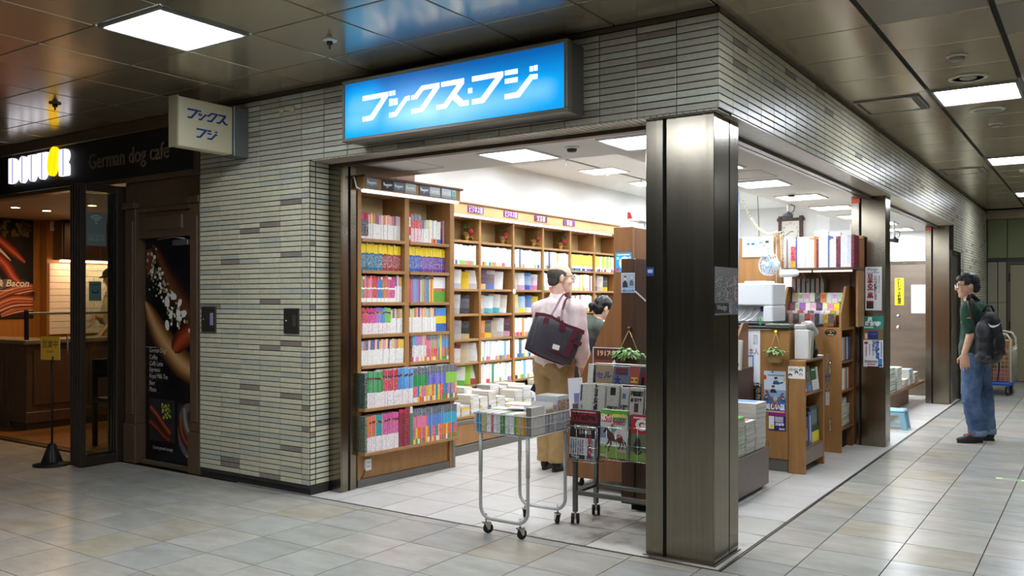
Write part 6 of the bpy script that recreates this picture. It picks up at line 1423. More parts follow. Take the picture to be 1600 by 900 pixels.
hanging_plant('hanging_plant', -.569, 2.79, 1.15, .93, .13, 'small pale ivy hanging by a yellow pin in a kraft box on the till counter', KRAFT, n=90, seed=9, hook=mat('pin_yellow', (236, 206, 40), .4), lm=mat('leaf_ivy', (120, 160, 90), .5, vary=.35, vscale=50))
# printer / till machine
pr = empty('receipt_printer', (-.9, 3.3, 1.19), 'white till printer with open cable bay on the counter', 'printer')
PW = mat('printer_white', (224, 228, 230), .4)
bx('body', PW, pr, (-1.15, -.735, 3.22, 3.6, 1.36, 1.56), r=.012); bx('side_cheek', PW, pr, (-.82, -.735, 3.22, 3.6, 1.215, 1.36), r=.01); bx('back_wall', PW, pr, (-1.15, -.82, 3.34, 3.6, 1.215, 1.36), r=.006); bx('base', BLACK, pr, (-1.2, -.70, 3.12, 3.6, 1.191, 1.214), r=.006); bx('lid', PW, pr, (-1.0, -.80, 3.25, 3.5, 1.56, 1.58), r=.006)
b = MB(); b.lathe([(.0, -.02), (.022, -.02), (.024, 0)], (-.86, 3.338, 1.33), 14, 'y'); b.build('blue_knob', [mat('knob_blue', (40, 70, 170), .4)], pr)
b = MB(); [b.tube([(x, 3.336, 1.34), (x - .03, 3.28, 1.28), (x - .06, 3.24, 1.24), (x - .09, 3.2, 1.222)], .006, 6) for x in (-.87, -.93, -1.0)]; b.build('cable', [WHITEPL], pr, kind='stuff')
tag(MB().bbox(-.81, -.795, 3.09, 3.1, 1.192, 1.26, .002).build('green_card', [mat('card_green', (40, 170, 90), .5)]), 'green plastic card standing by the till printer', 'card')
tag(MB().bbox(-.68, -.48, 2.84, 3.05, 1.191, 1.212, .006).build('coin_tray', [mat('tray_glass_green', (96, 110, 84), .25)]), 'dark green coin tray on the till counter above the hanging ivy', 'tray')
# back board with fan and card-logo sign
bb = empty('back_board', (-1.0, 3.75, 1.19), 'upright oak board behind the till carrying the fan and the payment sign', 'board')
bx('board', WOOD, bb, (-1.25, -.86, 3.72, 3.745, 1.19, 2.0)); bx('post', WOOD, bb, (-.858, -.80, 3.70, 3.76, 1.19, 2.02))
b = MB(); M = on_y(-1.03, 3.715, 1.91); b.M = M; b.use(0, (206, 196, 170)); b.box(-.15, .15, -.006, .004, -.095, .1); b.M = None; rect(b, M, -.142, .142, -.087, .092, (240, 242, 242), .0075)
for x, z, c in ((-.09, .03, (60, 150, 214)), (-.045, .03, (40, 120, 206)), (-.09, -.02, (206, 220, 236)), (-.045, -.02, (220, 226, 240)), (-.09, -.06, (236, 190, 160)), (-.045, -.06, (240, 206, 190)), (.03, .04, (150, 180, 220)), (.06, .045, (190, 200, 210)), (.09, .045, (90, 90, 80)), (.03, -.02, (190, 226, 210)), (.06, -.02, (210, 206, 236)), (.1, -.02, (160, 206, 240)), (.06, .01, (230, 170, 170)), (.05, -.06, (236, 180, 190)), (.1, -.055, (150, 206, 236))): rect(b, M, x - .016, x + .016, z - .011, z + .011, c, .009)
rect(b, M, -.1, -.02, .062, .07, (170, 190, 220), .009, 0, .4); tag(b.build('payment_sign', [PRINT]), 'white framed card payment sign with small coloured marks at the top of the oak board', 'sign')
fn = empty('wall_fan', (-.80, 3.62, 1.70), 'white clip fan with pale blue blades fixed to the oak post', 'fan')
FM = Matrix.Translation((-.86, 3.5, 1.735)) @ Matrix.Rotation(-.62, 4, 'Z') @ Matrix.Rotation(PI / 2 - .05, 4, 'X')      # local z runs along the fan axis, towards the viewer
b = MB(); b.M = FM
for rr, z in ((.10, .0), (.098, .025), (.085, .045), (.1, -.03)): b.tube([(rr * math.cos(2 * PI * k / 28), rr * math.sin(2 * PI * k / 28), z) for k in range(28)], .0032, 5, closed=True)
for k in range(22):
    a = 2 * PI * k / 22; b.tube([(.1 * math.cos(a), .1 * math.sin(a), -.03), (.101 * math.cos(a), .101 * math.sin(a), .0), (.09 * math.cos(a), .09 * math.sin(a), .042), (.03 * math.cos(a), .03 * math.sin(a), .054)], .0011, 4)
b.lathe([(.0, .058), (.03, .056), (.032, .05)], (0, 0, 0), 16); b.build('cage_lattice', [mat('fan_cage', (190, 206, 216), .4)], fn)
for k in range(4):
    b = MB(); b.M = FM @ Matrix.Rotation(PI / 2 * k, 4, 'Z'); b.prism([(.012, -.01), (.05, -.04), (.085, -.03), (.09, .005), (.07, .025), (.012, .012)], .002, 'z', .01); b.build('blade', [mat('fan_blade', (120, 160, 182), .3)], fn)
b = MB(); b.M = FM; b.lathe([(.02, .02), (.024, -.0), (.05, -.03), (.055, -.07), (.04, -.1), (.0, -.105)], (0, 0, 0), 18); b.build('motor_housing', [WHITEPL], fn)
b = MB(); b.lathe([(.0, 0), (.033, .002), (.036, .02), (.033, .15), (.022, .17), (.0, .172)], (-.79, 3.60, 1.655), 16, 'x'); b.tube([(-.78, 3.60, 1.66), (-.79, 3.59, 1.71)], .014, 8); b.build('clamp', [WHITEPL], fn)
def coil(p0, p1, r, turns, sag=0.0, n=8):
    P = []; p0, p1 = Vector(p0), Vector(p1)
    for i in range(turns * n + 1):
        t = i / (turns * n); a = 2 * PI * i / n
        q = p0.lerp(p1, t) - Vector((0, 0, sag * 4 * t * (1 - t))); P.append(q + Vector((r * .7 * math.cos(a), r * .7 * math.cos(a), r * math.sin(a))))
    return P
IV = mat('cord_ivory', (206, 198, 172), .5)
t = empty('spiral_cord', (-1.0, 3.6, 1.9), 'cream spiral cord hanging from the ceiling and over the payment sign', 'cord')
b = MB(); b.tube(coil((-1.16, 3.62, 2.38), (-.80, 3.6, 2.04), .012, 26, .14), .004, 4); b.tube(coil((-.775, 3.6, 2.03), (-.768, 3.62, 1.78), .013, 12), .004, 4); b.build('cord', [IV], t)
t = empty('hanging_cable', (-1.17, 3.55, 1.6), 'blue and white striped cables hanging from the shop ceiling by the till', 'cable')
for k, (dx, c) in enumerate(((0, (206, 214, 226)), (.02, (150, 166, 206)), (-.022, (226, 228, 230)))):
    b = MB(); b.tube([(-1.18 + dx, 3.55, 2.424), (-1.185 + dx * 1.5, 3.56, 2.2), (-1.18 + dx, 3.55, 1.9), (-1.2 + dx, 3.56, 1.2)], .006, 6); b.build('cable_strand', [mat('strand_%d' % k, c, .5)], t)
b = MB(); b.tube([(-.846, 3.69, 1.99), (-.846, 3.688, 1.6), (-.842, 3.688, 1.2)], .004, 5); tag(b.build('chain', [mat('chain_white', (200, 196, 186), .5, vary=.7, vscale=160, stretch=(.1, .1, 1))]), 'thin beaded chain hanging down the oak post behind the fan', 'chain')

# ---- end bookcase by the passage
ec = empty('end_bookcase', (-.42, 3.1, 0), 'low oak end bookcase with two open shelves facing the passage', 'bookcase')
bx('side_panel', WOOD, ec, (-.463, -.33, 2.77, 2.80, .0, .92)); bx('side_panel', WOOD, ec, (-.463, -.33, 3.33, 3.36, .0, .92)); bx('back_panel', WOODB, ec, (-.468, -.464, 2.77, 3.36, .0, .92)); bx('top', WOODB, ec, (-.463, -.325, 2.801, 3.329, .905, .925)); bx('shelf', WOODB, ec, (-.463, -.334, 2.801, 3.329, .63, .65)); bx('shelf', WOODB, ec, (-.463, -.334, 2.801, 3.329, .19, .21)); bx('foot_panel', mat('foot_laminate', (126, 108, 92), .4), ec, (-.36, -.333, 2.801, 3.329, .07, .189))
b = MB(); M = on_y(-.398, 2.769, .823); rect(b, M, -.068, .068, -.05, .05, (240, 238, 226), .0006); rect(b, M, .015, .05, .036, .047, (240, 210, 50), .001)
for x, z, c in ((-.05, -.022, (60, 56, 60)), (.0, .0, (50, 70, 120)), (.035, .02, (70, 110, 170)), (.035, -.015, (206, 150, 160))): disc(b, M, x, z, .016, .013, c, .0012); disc(b, M, x, z - .006, .008, .007, (236, 226, 216), .0014)
rect(b, M, -.06, .012, .012, .034, (200, 196, 186), .001, 0, .2); tag(b.build('flyer', [PRINT]), 'white flyer with small round pictures on the end bookcase', 'flyer')
FBD = {}
def face_book(x, y0, y1, z, h, t, label, paint, lean=.1, group='books in the end bookcase', back=(70, 70, 66)):
    t_ = empty('book', (x, (y0 + y1) / 2, z), label, 'book', group)
    M = on_x(x, (y0 + y1) / 2, z) @ Matrix.Rotation(-lean, 4, 'X'); w = y1 - y0
    b = MB(); b.M = M; b.use(0, back); b.bbox(-w / 2, w / 2, .001, t, .0, h, .002); b.M = None; bd = b.build('pages', [PRINT], t_)
    b = MB(); paint(b, M, w, h); b.build('cover', [PRINT], bd)
def P1(b, M, w, h): rect(b, M, -w / 2, w / 2, 0, h, (110, 112, 96), .0006); disc(b, M, w * .1, h * .62, w * .22, h * .24, (70, 66, 62), .001); disc(b, M, w * .12, h * .62, w * .12, h * .16, (130, 126, 116), .0012); disc(b, M, -w * .2, h * .5, w * .18, h * .2, (90, 96, 70), .0011); rect(b, M, -w * .02, w * .46, 0, h * .25, (50, 120, 190), .0014, 0, .5); rect(b, M, -w * .5, -w * .06, 0, h * .2, (190, 50, 60), .0014); disc(b, M, -w * .28, h * .1, w * .1, h * .07, (236, 226, 220), .0016)
def P2(b, M, w, h): rect(b, M, -w / 2, w / 2, 0, h, (214, 212, 200), .0006); rect(b, M, -w / 2, w * .2, h * .46, h, (40, 96, 56), .001); rect(b, M, -w * .4, w * .1, h * .86, h * .93, (220, 226, 216), .0014, 0, .3); rect(b, M, w * .2, w / 2, h * .46, h, (206, 206, 190), .001, 0, .5); rect(b, M, -w * .4, w * .4, .04 * h, h * .42, (226, 224, 216), .0012, 0, .45)
def P3(b, M, w, h): rect(b, M, -w / 2, w / 2, 0, h, (40, 60, 52), .0006); rect(b, M, -w / 2, w / 2, 0, h * .3, (226, 206, 40), .001); [rect(b, M, -w * .25 + w * .2 * i, -w * .15 + w * .2 * i, h * .5, h * .9, (150, 166, 156), .001, 0, .3) for i in range(3)]
def P4(b, M, w, h): rect(b, M, -w / 2, w / 2, 0, h, (50, 96, 180), .0006); rect(b, M, -w * .2, w * .2, h * .1, h * .9, (190, 206, 226), .001, 0, .3)
def P5(b, M, w, h): rect(b, M, -w / 2, w / 2, 0, h, (60, 40, 56), .0006); rect(b, M, -w * .3, w * .3, h * .2, h * .6, (120, 60, 84), .001, 0, .4)
face_book(-.352, 2.83, 3.05, .652, .215, .02, 'grey green picture book with a blue corner on the upper shelf of the end bookcase', P1); face_book(-.352, 3.07, 3.28, .652, .19, .02, 'green and white book on the upper shelf of the end bookcase', P2)
face_book(-.36, 3.04, 3.3, .212, .30, .05, 'dark green book with a yellow band on the lower shelf of the end bookcase', P3, lean=.03); face_book(-.345, 2.94, 3.03, .212, .27, .022, 'blue spined book leaning on the lower shelf of the end bookcase', P4, lean=.02); face_book(-.345, 2.82, 2.93, .212, .24, .03, 'dark plum book beside the blue one on the lower shelf', P5, lean=.02)
# things on top of the end bookcase
for i, (y, c, h, a) in enumerate(((2.86, (226, 226, 222), .24, -.0), (2.90, (216, 214, 206), .24, .16), (2.97, (150, 156, 120), .23, .2))):
    b = MB(); b.M = Matrix.Translation((-.44, y, .927)) @ Matrix.Rotation(-a, 4, 'X'); b.use(0, c, .9); b.bbox(0, .11, 0, .028, 0, h, .003); b.M = None
    tag(b.build('catalogue', [PRINT]), '%s thick catalogue leaning on top of the end bookcase, %s from the till' % (cname(c), nth(i)), 'catalogue', 'catalogues on the end bookcase')
b = MB(); b.ell((-.40, 3.16, 1.03), (.05, .05, .10), 12, 8); b.ell((-.40, 3.12, 1.11), (.05, .06, .04), 12, 8); b.ell((-.37, 3.2, .97), (.03, .045, .05), 10, 7); tag(b.build('plastic_bag', [mat('bag_black', (26, 26, 28), .3, bump=.4, bscale=30)]), 'crumpled black bag on top of the end bookcase', 'bag')
b = MB(); b.tube([(-.40, 3.00, 1.20), (-.39, 3.1, 1.2), (-.38, 3.24, 1.13)], [.035, .04, .035], 12); tag(b.build('paper_roll', [mat('roll_white', (206, 200, 200), .6, vary=.3, vscale=30)]), 'rolled white printed paper on top of the black bag', 'paper roll')
b = MB(); b.bbox(-.45, -.345, 2.87, 2.93, 1.168, 1.21, .01); tag(b.build('paper_packet', [mat('packet_grey', (170, 166, 160), .6, vary=.4, vscale=40)]), 'small crumpled grey packet on the catalogues', 'packet')
b = MB(); b.bbox(-.46, -.33, 3.24, 3.34, .927, .94, .003); tag(b.build('paper_sheet', [WHITEPAINT]), 'white paper sheets lying at the far corner of the end bookcase', 'paper')

# ---- oak cabinet with the pocket-book display
cb2 = empty('oak_cabinet', (-.65, 4.2, 0), 'oak cabinet with two steel handles and an oval badge beside the steel post', 'cabinet')
bx('front_panel', WOOD, cb2, (-.98, -.33, 3.95, 3.975, .0, 1.155)); bx('top', WOODH, cb2, (-.98, -.33, 3.976, 4.45, 1.13, 1.155)); bx('inner_panel', WOODB, cb2, (-.66, -.64, 3.976, 4.45, .0, 1.129)); bx('back_panel', WOODB, cb2, (-.98, -.34, 4.45, 4.47, 0, 1.155))
for z in (.86 - .02, .585 - .02, .22): bx('shelf', WOODB, cb2, (-.639, -.335, 3.976, 4.449, z - .02, z))
bx('shelf_kick', GAP, cb2, (-.639, -.4, 3.976, 4.449, 0, .19))
for z in (.72, .19 + .005):
    b = MB(); b.tube([(-.425, 3.95, z + .005), (-.425, 3.928, z + .01), (-.425, 3.928, z + .115), (-.425, 3.95, z + .12)], .006, 8); b.build('handle', [CHROME], cb2)
b = MB(); M = on_y(-.425, 3.949, 1.108); disc(b, M, 0, 0, .056, .033, (24, 22, 22), .0006, n=28); stroke(b, M, arc(0, 0, .052, .029, 0, 360, 32), .002, [(150, 130, 80)], .001); disc(b, M, 0, .002, .009, .009, (196, 160, 80), .001, n=5); stroke(b, M, arc(0, -.004, .038, .022, 30, 150, 10), .006, [(170, 140, 80)], .001); rect(b, M, -.026, .026, -.022, -.014, (206, 200, 190), .001, 0, .4); tag(b.build('oval_badge', [PRINT]), 'black oval badge with gold star on the oak cabinet', 'badge')
b = MB(); M = on_y(-.455, 3.949, .655); rect(b, M, -.016, .02, .06, .26, (150, 120, 90), .0006, 0, .4); rect(b, M, -.016, .02, -.0, .06, (60, 80, 120), .0008, 0, .5); rect(b, M, -.016, .02, -.22, -.1, (220, 218, 210), .0008, 0, .4); rect(b, M, -.016, .02, -.1, .0, (120, 80, 50), .0008, 0, .4); tag(b.build('film_strip_flyer', [PRINT]), 'narrow flyer strip hanging on the oak cabinet behind the end bookcase', 'flyer')
for shz, n, lab in ((.842, 12, 'upper'), (.567, 11, 'middle')):
    y = 3.985
    for i in range(n):
        c = ZR.choice([(236, 236, 230), (206, 214, 220), (40, 90, 170), (226, 120, 80), (236, 230, 210), (120, 170, 110), (30, 40, 80), (230, 226, 220)]); t = ZR.choice((.028, .034, .04))
        if y + t > 4.44: break
        me = book_mesh(t, .215 if shz > .7 else .2, .16, [(0, .2, jit(c), 1), (.2, 1, c, .75)], cover=c)
        place_book(me, Matrix.Translation((-.36, 0, shz)) @ Matrix.Rotation(PI / 2, 4, 'Z'), 0, (y, 0, .001), 0, '%s book standing %s on the %s side shelf of the oak cabinet' % (cname(c), nth(i), lab), 'books on the cabinet side shelves', name='side_book'); y += t + .001
for k, (y, n) in enumerate(((4.0, 9), (4.16, 11), (4.31, 8))):
    mag_pile(-.56, -.355 - .01 * k, y, y + .14, .222, n, .024, '%(c)s magazine, %(n)s from below in pile ' + nth(k) + ' low on the oak cabinet side', 'piles low on the cabinet side', [wht, (206, 190, 60), (190, 60, 70), (200, 206, 210), wht], edge=GE)
# stepped rack of pocket books on the cabinet
pk = empty('pocket_book_rack', (-.6, 4.2, 1.156), 'stepped oak rack of pocket books with acrylic front on the oak cabinet', 'rack')
for x in (-.90, -.36): 
    b = MB(); b.prism([(3.99, 1.157), (3.99, 1.29), (4.18, 1.54), (4.45, 1.54), (4.45, 1.157)], .02, 'x', x); b.build('side_panel', [WOOD], pk, fix=True)
for k in range(4): bx('step', WOODB, pk, (-.879, -.361, 4.06 + .09 * k, 4.145 + .09 * k if k < 3 else 4.44, 1.157, 1.175 + .09 * k))
bx('back_panel', WOODB, pk, (-.879, -.361, 4.435, 4.45, 1.157, 1.68))
b = MB(); b.box(-.875, -.365, 3.992, 3.996, 1.158, 1.30); b.build('acrylic_front', [ACRYL], pk)
for k in range(4):
    x = -.87; i = 0
    while x < -.42:
        w = ZR.choice((.04, .05, .055)); 
        if x + w > -.366: break
        c = ZR.choice([(236, 232, 226)] * 7 + [(206, 60, 60), (246, 210, 60), (60, 60, 70), (150, 130, 190), (230, 150, 70), (226, 226, 230), (120, 110, 100), (236, 180, 190), (96, 150, 120), (60, 40, 80), (240, 240, 240)])
        hz = (1.159, 1.176, 1.266, 1.356)[k]; hh = (.125, .135, .12, .125)[k]
        b = MB(); y = (4.0, 4.07, 4.16, 4.25)[k]; M = on_y(x + w / 2, y, hz) @ Matrix.Rotation(-.12, 4, 'X'); b.M = M; b.use(0, (226, 222, 210)); b.box(-w / 2 + .001, w / 2 - .001, .0, .014, 0, hh); b.M = None
        rect(b, M, -w / 2 + .001, w / 2 - .001, 0, hh, c, .0006, 0, .85); rect(b, M, -w * .35, w * .35, hh * .55, hh * .9, jit(c, 60), .001, 0, .5); rect(b, M, -w * .4, w * .4, hh * .06, hh * .3, ZR.choice([(236, 236, 230), (60, 50, 60), (226, 120, 50), jit(c, 50)]), .001, 0, .5)
        tag(b.build('pocket_book', [PRINT]), '%s pocket book, %s on the %s step of the pocket book rack' % (cname(c), nth(i), ('front', 'second', 'third', 'top')[k]), 'pocket book', 'pocket books in the stepped rack'); x += w + .0015; i += 1
# high shelf with books over it
hs = empty('high_shelf', (-.5, 4.3, 1.68), 'high shelf of large books with a lamp strip over the pocket book rack', 'shelf')
bx('board', mat('shelf_dark_brown', (76, 56, 42), .4), hs, (-.93, -.24, 4.0, 4.45, 1.69, 1.715)); bx('lamp_strip', mat('strip_soft', (226, 220, 206), .5, emit=(255, 240, 220), strength=.8), hs, (-.92, -.62, 4.005, 4.03, 1.672, 1.689), (-.6, -.25, 4.005, 4.03, 1.672, 1.689)); bx('back_panel', WOODB, hs, (-.93, -.24, 4.455, 4.475, 1.157, 2.02)); bx('cap', WOODH, hs, (-.78, -.24, 4.42, 4.475, 2.0, 2.03)); bx('bracket_side', WOOD, hs, (-.26, -.24, 4.2, 4.454, 1.157, 1.689))
for x in (-.72, -.56): 
    b = MB(); b.tube([(x, 4.05, 1.69), (x - .02, 4.44, 1.5)], .005, 6); b.build('bracket', [GREYPAINT], hs)
x = -.86; i = 0
while x < -.27:
    t = ZR.choice((.014, .02, .026, .03, .012)); c = ZR.choice([(240, 240, 238)] * 5 + [(226, 230, 236), (236, 236, 230), (60, 90, 170), (216, 140, 80), (200, 206, 220), (120, 30, 50)])
    h = ZR.choice((.27, .29, .30, .26)); b_ = [(0, .12, jit(c), 1), (.12, 1, c, .85)]
    if i == 1: b_ = [(0, .25, (250, 210, 60), .6), (.25, .8, (214, 40, 80), .5), (.8, 1, (240, 240, 236), 1)]; t = .045
    me = book_mesh(t, h, .2, b_, cover=c); place_book(me, Matrix.Identity(4), 0, (x, 4.08, 1.716), 0, '%s large book, %s from the fan on the high shelf' % (cname(c), nth(i)), 'large books on the high shelf', name='large_book'); x += t + .0012; i += 1
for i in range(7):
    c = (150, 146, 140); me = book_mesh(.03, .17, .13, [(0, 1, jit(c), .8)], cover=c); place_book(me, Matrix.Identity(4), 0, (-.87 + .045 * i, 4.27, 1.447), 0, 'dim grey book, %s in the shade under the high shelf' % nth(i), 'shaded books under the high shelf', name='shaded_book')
wb = empty('ring_binder', (-.80, 4.07, 1.716), 'white spiral bound pad at the fan end of the high shelf', 'binder')
bx('pages', WHITEPL, wb, (-.915, -.865, 4.06, 4.25, 1.716, 2.02))
b = MB(); b.tube(coil((-.915, 4.055, 1.73), (-.915, 4.055, 2.01), .012, 16), .002, 4); b.build('spiral', [GREYPAINT], wb)
for i, (x, w, h) in enumerate(((-.70, .13, .06), (-.55, .1, .04))): tag(MB().bbox(x, x + w, 4.43, 4.47, 2.032, 2.032 + h, .004).build('white_box', [WHITEPL]), 'white box on the oak cap above the high shelf, the %s' % ('longer one', 'shorter one')[i], 'box', 'boxes on the oak cap')
b = MB(); M = on_y(-.47, 9.57 - 0, 0); 
b = MB(); M = on_y(-1.75, 9.594, 2.58); rect(b, M, -.3, .25, -.2, .25, (232, 232, 230), .002); rect(b, M, -.1, .2, -.1, .1, (206, 206, 206), .003, 0, .8); tag(b.build('wall_sheet', [PRINT]), 'pale printed sheet on the white back wall beside the clock', 'sheet')

# ---- clock, cameras
ck = empty('wall_clock', (-2.45, 9.57, 2.38), 'square clock in a dark wooden frame on the white back wall', 'clock')
CW = mat('clock_wood', (74, 46, 34), .4)
bx('frame_bar', CW, ck, (-2.66, -2.23, 9.55, 9.6, 2.66, 2.71)); bx('frame_bar', CW, ck, (-2.66, -2.23, 9.55, 9.6, 2.28, 2.32)); bx('frame_bar', CW, ck, (-2.635, -2.585, 9.54, 9.6, 2.25, 2.74)); bx('frame_bar', CW, ck, (-2.305, -2.255, 9.54, 9.6, 2.25, 2.74))
bx('dial', mat('dial_cream', (226, 222, 210), .5), ck, (-2.59, -2.30, 9.56, 9.6, 2.31, 2.67))
M = on_y(-2.445, 9.559, 2.49)
for k in range(1, 13):
    b = MB(); a = PI / 2 - 2 * PI * k / 12; r_ = .118; write(b, str(k), M @ Matrix.Translation((r_ * math.cos(a), 0, r_ * math.sin(a) * 1.15)), .045, (60, 58, 56), .0012); b.build('numeral', [PRINT], ck)
b = MB(); stroke(b, M, [(0, 0), (-.07, -.06)], .009, [(50, 60, 70)], .002); stroke(b, M, [(0, 0), (.05, .0)], .012, [(50, 60, 70)], .0024); b.build('hand', [PRINT], ck, kind='stuff')
dc = empty('dome_camera', (-1.30, 4.9, 2.424), 'white dome camera with dark lens under the shop ceiling, near the clock', 'camera')
dcx, dcy = -1.276, 4.955
dcx, dcy, dz = -1.75, 5.95, 2.89
dc.location = (dcx, dcy, dz); WM[dc.name] = Matrix.Translation((dcx, dcy, dz))
b = MB(); b.lathe([(.09, .0), (.09, -.03), (.075, -.06), (.06, -.065)], (dcx, dcy, dz), 20); b.build('housing', [WHITEPL], dc)
b = MB(); b.ell((dcx, dcy, dz - .06), (.055, .055, .05), 16, 9); b.build('lens_dome', [mat('lens_dark', (30, 30, 34), .1)], dc)
for x, y, z0, z1, lab in ((-1.10, 4.9, 2.424, 2.30, 'small black camera on a white pole in front of the clock'), (-.55, 7.6, 2.424, 2.17, 'small dark camera on a white pole above the steel back door')):
    t = empty('pole_camera', (x, y, z0), lab, 'camera')
    b = MB(); b.tube([(x, y, z0), (x, y, z1 + .03)], .012, 8); b.lathe([(.03, -.004), (.03, .0)], (x, y, z0), 12); b.build('pole', [WHITEPAINT], t)
    b = MB(); b.M = Matrix.Translation((x, y - .01, z1)) @ Matrix.Rotation(.4, 4, 'Z') @ Matrix.Rotation(.3, 4, 'Y'); b.tube([(-.05, 0, -.01), (.05, 0, .01)], [.024, .028], 10); b.ell((.0, 0, .03), (.02, .02, .02), 10, 6); b.build('body', [mat('camera_grey', (66, 68, 74), .4)], t)
    b = MB(); b.tube([(x + .02, y, z1 + .02), (x + .06, y, z1 + .05), (x + .07, y, z1 + .10), (x + .01, y, z1 + .13)], .005, 6); b.build('cable', [BLACK], t)
b = MB(); b.tube([(-2.0, 6.6, 2.885), (-2.05, 6.8, 2.6), (-2.1, 7.0, 2.1)], .006, 6); tag(b.build('hanging_wire', [mat('wire_grey', (110, 110, 112), .5)]), 'thin grey wire hanging from the raised ceiling behind the payment sign', 'wire')

# ---- notices on posts, door, floor
def notice(M, w, h, paint, label, cat='notice', nm='notice'):
    b = MB(); paint(b, M, w, h); return tag(b.build(nm, [PRINT]), label, cat)
def q1(b, M, w, h):
    rect(b, M, -w / 2, w / 2, -h / 2, h / 2, (226, 226, 226), .0006); write(b, 'Wedge', M @ Matrix.Translation((-w * .08, 0, h * .43)), .045, (30, 34, 40), .0012, wide=w * .66); rect(b, M, -w * .4, w * .36, h * .36, h * .375, (80, 110, 150), .001, 0, .3)
    write(b, '日本の病巣', M @ Matrix.Translation((-w * .20, 0, h * .06)), .052, (150, 24, 34), .0012, vert=True, bold=.003); write(b, '築地移転問題にみる', M @ Matrix.Translation((w * .12, 0, h * .02)), .028, (40, 46, 60), .0012, vert=True, bold=.001); write(b, '豊洲移転で終わらぬ', M @ Matrix.Translation((w * .34, 0, h * .10)), .020, (140, 30, 44), .0012, vert=True)
    rect(b, M, -w * .43, .0, -h * .46, -h * .28, (60, 40, 40), .001); rect(b, M, -w * .43, 0, -h * .31, -h * .28, (160, 30, 44), .0012)
notice(on_y(-.168, 4.519, 1.52), .15, .42, q1, 'tall white notice with big dark red characters on the second steel post')
def q2(b, M, w, h):
    rect(b, M, -w / 2, w / 2, -h / 2, h / 2, (226, 228, 228), .0006); rect(b, M, -w / 2, w / 2, h * .25, h / 2, (30, 140, 120), .001); rect(b, M, -w / 2, w / 2, h * .03, h * .25, (120, 96, 66), .001); rect(b, M, -w * .24, w * .24, h * .05, h * .2, (30, 50, 120), .0014); [disc(b, M, x * w, h * .15, w * .05, h * .025, (60, 90, 180), .0016) for x in (-.12, .0, .12)]; rect(b, M, -w * .42, -w * .3, h * .05, h * .16, (226, 206, 170), .0014)
    write(b, 'JR', M @ Matrix.Translation((-w * .18, 0, h * .43)), .05, (236, 240, 238), .0016, bold=.003, shear=.2, wide=w * .3); write(b, '時刻表', M @ Matrix.Translation((0, 0, h * .35)), .045, (236, 240, 238), .0016, bold=.003, wide=w * .8); rect(b, M, -w * .46, w * .0, h * .265, h * .29, (236, 230, 226), .0014, 0, .4)
    write(b, '春の臨時列車', M @ Matrix.Translation((w * .22, 0, -h * .16)), .032, (40, 80, 160), .0012, vert=True, bold=.002); write(b, '情報満載！', M @ Matrix.Translation((w * .04, 0, -h * .13)), .032, (40, 80, 160), .0012, vert=True, bold=.002); rect(b, M, w * .38, w * .44, -h * .3, .0, (60, 110, 180), .001, 0, .4); disc(b, M, -w * .36, -h * .03, w * .1, h * .03, (190, 30, 50), .0012); rect(b, M, -w * .38, -w * .33, -h * .3, -h * .08, (200, 60, 80), .001, 0, .4); rect(b, M, -w * .2, -w * .15, -h * .26, -h * .05, (90, 130, 150), .001, 0, .4); rect(b, M, -w * .44, w * .2, -h * .42, -h * .37, (120, 120, 120), .001, 0, .3); rect(b, M, -w * .3, .02, -h * .46, -h * .435, (190, 40, 50), .001, 0, .4); rect(b, M, w * .24, w * .46, -h * .45, -h * .33, (70, 140, 200), .0012); rect(b, M, w * .24, w * .46, -h * .485, -h * .45, (30, 60, 110), .0012); rect(b, M, -w * .3, w * .3, -h * .5, -h * .485, (40, 44, 60), .0012)
notice(on_y(-.171, 4.519, 1.01), .18, .49, q2, 'timetable poster with green head and blue characters on the second steel post', 'poster', 'timetable_poster')
def q3(b, M, w, h):
    rect(b, M, -w / 2, w / 2, -h / 2, h / 2, (118, 116, 112), .0006)
    for i in range(9): rect(b, M, -w * .46 + i * w * .078, -w * .41 + i * w * .078, -h * .22, h * .32, (66, 62, 66), .001, 0, .15)
    rect(b, M, w * .26, w * .48, -h * .22, h * .34, (96, 56, 60), .001, 0, .2); write(b, '日本の病巣', M @ Matrix.Translation((w * .37, 0, h * .06)), .028, (190, 180, 180), .0014, vert=True); rect(b, M, -w * .5, w * .26, -h * .46, -h * .25, (38, 36, 36), .001); write(b, 'Wedge', M @ Matrix.Translation((-w * .2, 0, -h * .355)), .04, (190, 190, 190), .0014, wide=w * .42); rect(b, M, w * .1, w * .25, -h * .46, -h * .25, (130, 100, 100), .0012, 0, .3); rect(b, M, w * .26, w * .5, -h * .46, -h * .24, (50, 90, 110), .0012, 0, .4)
notice(on_x(-.0505, .24, 1.463), .355, .26, q3, 'grey magazine advertisement stuck on the side of the big steel pillar', 'notice')
def q4(b, M, w, h): rect(b, M, -w / 2, w / 2, -h / 2, h / 2, (30, 70, 150), .0006); rect(b, M, -w * .35, w * .35, -h * .15, h * .25, (206, 216, 230), .001, 0, .3)
notice(on_y(-.42, .057, 1.572), .045, .05, q4, 'tiny blue sticker on the front of the big steel pillar', 'sticker', 'sticker')
def q5n(b, M, w, h): rect(b, M, -w / 2, w / 2, -h / 2, h / 2, (244, 226, 20), .0006); write(b, '防犯ビデオ設置店', M, .052, (30, 30, 24), .0012, vert=True, bold=.002)
notice(on_y(-.842, 9.574, 1.53), .125, .40, q5n, 'yellow vertical notice with black characters on the steel back door', 'notice')
def q6(b, M, w, h): rect(b, M, -w / 2, w / 2, -h / 2, h / 2, (238, 238, 238), .0006); rect(b, M, -w * .3, w * .4, -h * .1, h * .4, (232, 232, 232), .001, 0, .9)
notice(on_y(-.55, 9.574, 1.42), .26, .42, q6, 'white paper sheet on the steel back door beside the yellow notice')
